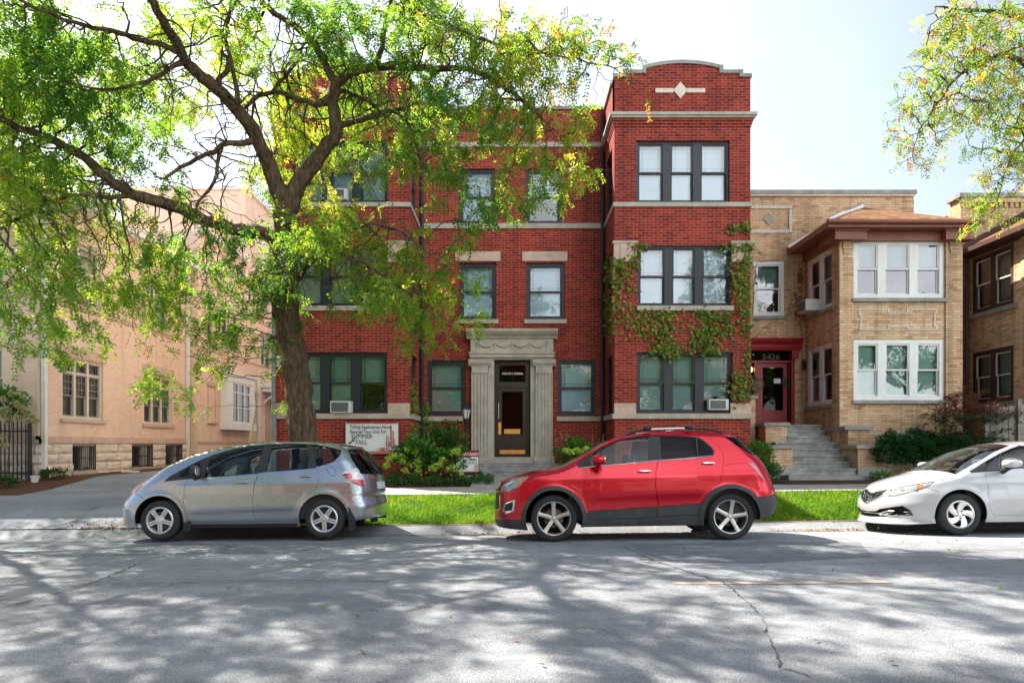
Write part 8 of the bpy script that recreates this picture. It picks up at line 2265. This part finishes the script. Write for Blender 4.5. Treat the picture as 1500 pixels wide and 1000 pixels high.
mb = MB(); mb.box(12.2, 14.6, FY + .028, FY + .07, 1.9, 2.0); mb.box(12.2, 14.6, FY + .028, FY + .07, .9, 1.0); mb.split('rail', M_WOOD, wf)
# bits of rubbish and stone by the left wall
for (px, py, D, s_, lab) in ((51, 707, 16.1, .11, 'white plastic pot beside the downpipe foot'),):
    p = W(px, py, D); t = thing('flower_pot', lab, 'pot', p); mb = MB(); mb.lathe([(0, 0), (.07, 0), (.09, .15), (.1, .15), (.1, .18), (.08, .18), (.07, .02), (0, .02)], (p[0], p[1], p[2]), 16); mb.build('pot', M_WHITE, t, smooth=40)
p = W(191, 695, 19.4); t = thing('concrete_block', 'pale concrete splash block lying in the mulch by the peach wall', 'block', (p[0], p[1], .5)); mb = MB(); mb.add([(p[0] - .22, p[1] - .16, .5), (p[0] + .22, p[1] - .16, .5), (p[0] + .22, p[1] + .16, .5), (p[0] - .22, p[1] + .16, .5), (p[0] - .19, p[1] - .13, .62), (p[0] + .19, p[1] - .13, .60), (p[0] + .19, p[1] + .13, .62), (p[0] - .19, p[1] + .13, .63)], [(0, 1, 5, 4), (1, 2, 6, 5), (2, 3, 7, 6), (3, 0, 4, 7), (4, 5, 6, 7)]); mb.build('block', M_WSTONE, t)
# yellow-green marker rod leaning by the driveway
p0, p1 = W(366, 650, 13.2), W(376, 592, 13.2)
mr = thing('marker_rod', 'thin leaning marker rod behind the silver hatchback roof', 'rod', (p0[0], 13.2, .4)); mb = MB(); mb.tube([(p0[0] - .15, 13.2, .38), p0, p1], .018, 6); mb.build('rod', plain('weathered yellow', (.42, .36, .14), .7, var=.25), mr)

# ================================================================== the other side of the street (behind the camera; seen in glass and paint)
M_PALE = brick('pale brick', [(.55, .42, .30), (.62, .50, .36), (.58, .44, .32)], (.5, .42, .34), stain=.2)
def far_house(x0, x1, y, h, mat, lab):
    t = thing('house', lab, 'house', ((x0 + x1) / 2, y, .5)); f = Fr((0, y, 0), (-1, 0, 0), (0, 1, 0))
    mb = MB(f); ops = []
    n = max(2, int((x1 - x0) / 2.6))
    for fl in range(int((h - 1.5) / 3)):
        for k in range(n): u = -x1 + (x1 - x0) * (k + .5) / n; ops.append((u - .55, u + .55, 1.6 + 3 * fl, 3.2 + 3 * fl))
    wall_open(mb, -x1, -x0, .4, h, ops); mb.box(-x1, -x0, .4, h, -8, -7.9); 
    for u in (-x1, -x0): mb.quad((u, .4, 0), (u, .4, -8), (u, h, -8), (u, h, 0))
    mb.quad((-x1, h - .3, 0), (-x0, h - .3, 0), (-x0, h - .3, -8), (-x1, h - .3, -8)); mb.build('wall', mat, t)
    window.blindmat = M_SHADE
    for o in ops: window(f, t, *o, fm=M_WHITE, gl=M_GLASSD, blinds=[.5])
    mb = MB(f); mb.box(-x1 - .1, -x0 + .1, h, h + .15, -.4, .12); mb.build('coping', M_LIME, t)
far_house(-24, -11, -14, 8.5, M_PALE, 'pale brick house across the street, left of centre behind the viewer'); far_house(-9, 3, -14.5, 10.5, M_RED, 'red brick house across the street straight behind the viewer'); far_house(5, 17, -14, 8.0, M_WHITE, 'white house across the street to the right behind the viewer')
def far_tree(x, y, h, r, lab, seed):
    t = thing('street_tree', lab, 'tree', (x, y, .3), 'trees across the street'); rg_ = np.random.default_rng(seed)
    mb = MB(); mb.tube([(x, y, .1), (x + .1, y, h * .25), (x, y + .1, h * .45)], [.28, .22, .16], 10)
    for k in range(7):
        a = k * .9 + seed; mb.tube([(x, y, h * .38 + .1 * k), (x + .5 * r * math.cos(a), y + .5 * r * math.sin(a), h * .6), (x + .8 * r * math.cos(a), y + .8 * r * math.sin(a), h * .78)], [.10, .06, .02], 6)
    mb.build('trunk', M_BARK2, t, smooth=60)
    n = 9000; c = []
    for k in range(26):
        u = rg_.normal(size=3); u /= np.linalg.norm(u); c.append(np.array([x, y, h * .68]) + u * np.array([r * .75, r * .75, h * .24]) * rg_.uniform(.4, 1))
    c = np.array(c)[rg_.integers(0, 26, n)]; P = c + rg_.normal(size=(n, 3)) * np.array([.5, .5, .4]); L = rg_.uniform(.14, .28, n)
    v, f = leaf_cloud(P, rand_dirs(n, rg_), rand_dirs(n, rg_), L, L * .6, .1); np_mesh('crown', v, f, M_LEAF, t, rnd=rg_.uniform(.1, .8, n))
for i, (x, y, h, r) in enumerate([(-9.0, -4.6, 8.2, 3.4), (-2.6, -5.2, 7.6, 3.2), (3.6, -5.0, 7.4, 3.1), (10.0, -4.6, 8.2, 3.5), (17.0, -4.4, 9.5, 3.8), (24.5, -4.2, 10.5, 4.2)]):
    far_tree(x, y, h, r, ['leafy street tree across the road, far left behind the viewer', 'leafy street tree across the road, just left behind the viewer', 'leafy street tree across the road, just right behind the viewer', 'leafy street tree across the road, far right behind the viewer', 'tall leafy street tree across the road beyond the far right one', 'tallest leafy street tree at the far end of the row across the road'][i], i + 31)
# ================================================================== light, sky, camera
sc = bpy.context.scene
HAZE_W = 0.29; FILL_E = 1.36
SUN_EL = 48.0; SUN_AZ = -54.0           # azimuth measured from +y towards +x
sd = Vector((math.sin(R(SUN_AZ)) * math.cos(R(SUN_EL)), math.cos(R(SUN_AZ)) * math.cos(R(SUN_EL)), math.sin(R(SUN_EL))))
wd = bpy.data.worlds.new('World'); sc.world = wd; wd.use_nodes = True
wt = wd.node_tree; wt.nodes.clear()
wo = wt.nodes.new('ShaderNodeOutputWorld'); bg = wt.nodes.new('ShaderNodeBackground'); sky = wt.nodes.new('ShaderNodeTexSky')
sky.sky_type = 'NISHITA'; sky.sun_disc = False; sky.sun_elevation = R(SUN_EL); sky.sun_rotation = R(SUN_AZ)
sky.air_density = 1.0; sky.dust_density = 2.5; sky.ozone_density = 1.0; sky.altitude = 180
bg.inputs['Strength'].default_value = 0.070
# thin haze on the sun's side and an added low glow in the opposite sky, behind the camera, to fill the facades
tc = wt.nodes.new('ShaderNodeTexCoord'); last = bg
wt.links.new(sky.outputs[0], bg.inputs['Color']); prev = bg.outputs[0]
for dr_, lo_, hi_, st_, cl_ in (((-0.15, 0.93, 0.34), 0.35, 0.95, HAZE_W, (0.93, 0.96, 1.0, 1)), ((0.56, -0.78, 0.27), 0.66, 0.97, FILL_E, (0.97, 0.985, 1.0, 1))):
    hz = wt.nodes.new('ShaderNodeBackground'); hz.inputs['Color'].default_value = cl_
    dt = wt.nodes.new('ShaderNodeVectorMath'); dt.operation = 'DOT_PRODUCT'; dt.inputs[1].default_value = Vector(dr_).normalized()
    wt.links.new(tc.outputs['Generated'], dt.inputs[0])
    mr_ = wt.nodes.new('ShaderNodeMapRange'); mr_.interpolation_type = 'SMOOTHSTEP'
    mr_.inputs['From Min'].default_value = lo_; mr_.inputs['From Max'].default_value = hi_; mr_.inputs['To Min'].default_value = 0.0; mr_.inputs['To Max'].default_value = st_
    nz_ = wt.nodes.new('ShaderNodeTexNoise'); nz_.inputs['Scale'].default_value = 2.6; nz_.inputs['Detail'].default_value = 6; wt.links.new(tc.outputs['Generated'], nz_.inputs['Vector'])
    mr2 = wt.nodes.new('ShaderNodeMapRange'); mr2.inputs['From Min'].default_value = 0.3; mr2.inputs['From Max'].default_value = 0.7; mr2.inputs['To Min'].default_value = 0.75 if dr_[1] > 0 else 0.35; mr2.inputs['To Max'].default_value = 1.1 if dr_[1] > 0 else 1.5
    wt.links.new(nz_.outputs[0], mr2.inputs['Value'])
    ml_ = wt.nodes.new('ShaderNodeMath'); ml_.operation = 'MULTIPLY'; wt.links.new(dt.outputs['Value'], mr_.inputs['Value']); wt.links.new(mr_.outputs[0], ml_.inputs[0]); wt.links.new(mr2.outputs[0], ml_.inputs[1]); wt.links.new(ml_.outputs[0], hz.inputs['Strength'])
    ad = wt.nodes.new('ShaderNodeAddShader'); wt.links.new(prev, ad.inputs[0]); wt.links.new(hz.outputs[0], ad.inputs[1]); prev = ad.outputs[0]
wt.links.new(prev, wo.inputs['Surface'])
sl = bpy.data.lights.new('sun', 'SUN'); sl.energy = 5.0; sl.angle = R(0.53); sl.color = (1.0, 0.92, 0.80)
so = bpy.data.objects.new('sun', sl); COL.objects.link(so)
so.rotation_euler = (-sd).to_track_quat('-Z', 'Y').to_euler(); so.location = sd * 60
cam = bpy.data.cameras.new('camera'); co = bpy.data.objects.new('camera', cam); COL.objects.link(co)
co.location = (0, 0, EYE); co.rotation_euler = (R(90), 0, 0)
cam.sensor_width = 36.0; cam.lens = 36.0 * F / 1500.0; cam.shift_y = 150.0 / 1500.0; cam.clip_start = 0.05; cam.clip_end = 2000
sc.camera = co
sc.view_settings.view_transform = 'Standard'; sc.view_settings.look = 'None'; sc.view_settings.exposure = 0; sc.view_settings.gamma = 1
sc.render.engine = 'CYCLES'
cy = sc.cycles
cy.use_denoising = True; cy.denoiser = 'OPENIMAGEDENOISE'; cy.denoising_input_passes = 'RGB_ALBEDO_NORMAL'; cy.denoising_prefilter = 'NONE'; cy.max_bounces = 8; cy.diffuse_bounces = 4; cy.glossy_bounces = 4; cy.transmission_bounces = 6; cy.transparent_max_bounces = 12
cy.use_adaptive_sampling = True; cy.adaptive_threshold = 0.006; cy.caustics_reflective = False; cy.caustics_refractive = False
cy.film_exposure = 2.6; cy.sample_clamp_indirect = 6.0
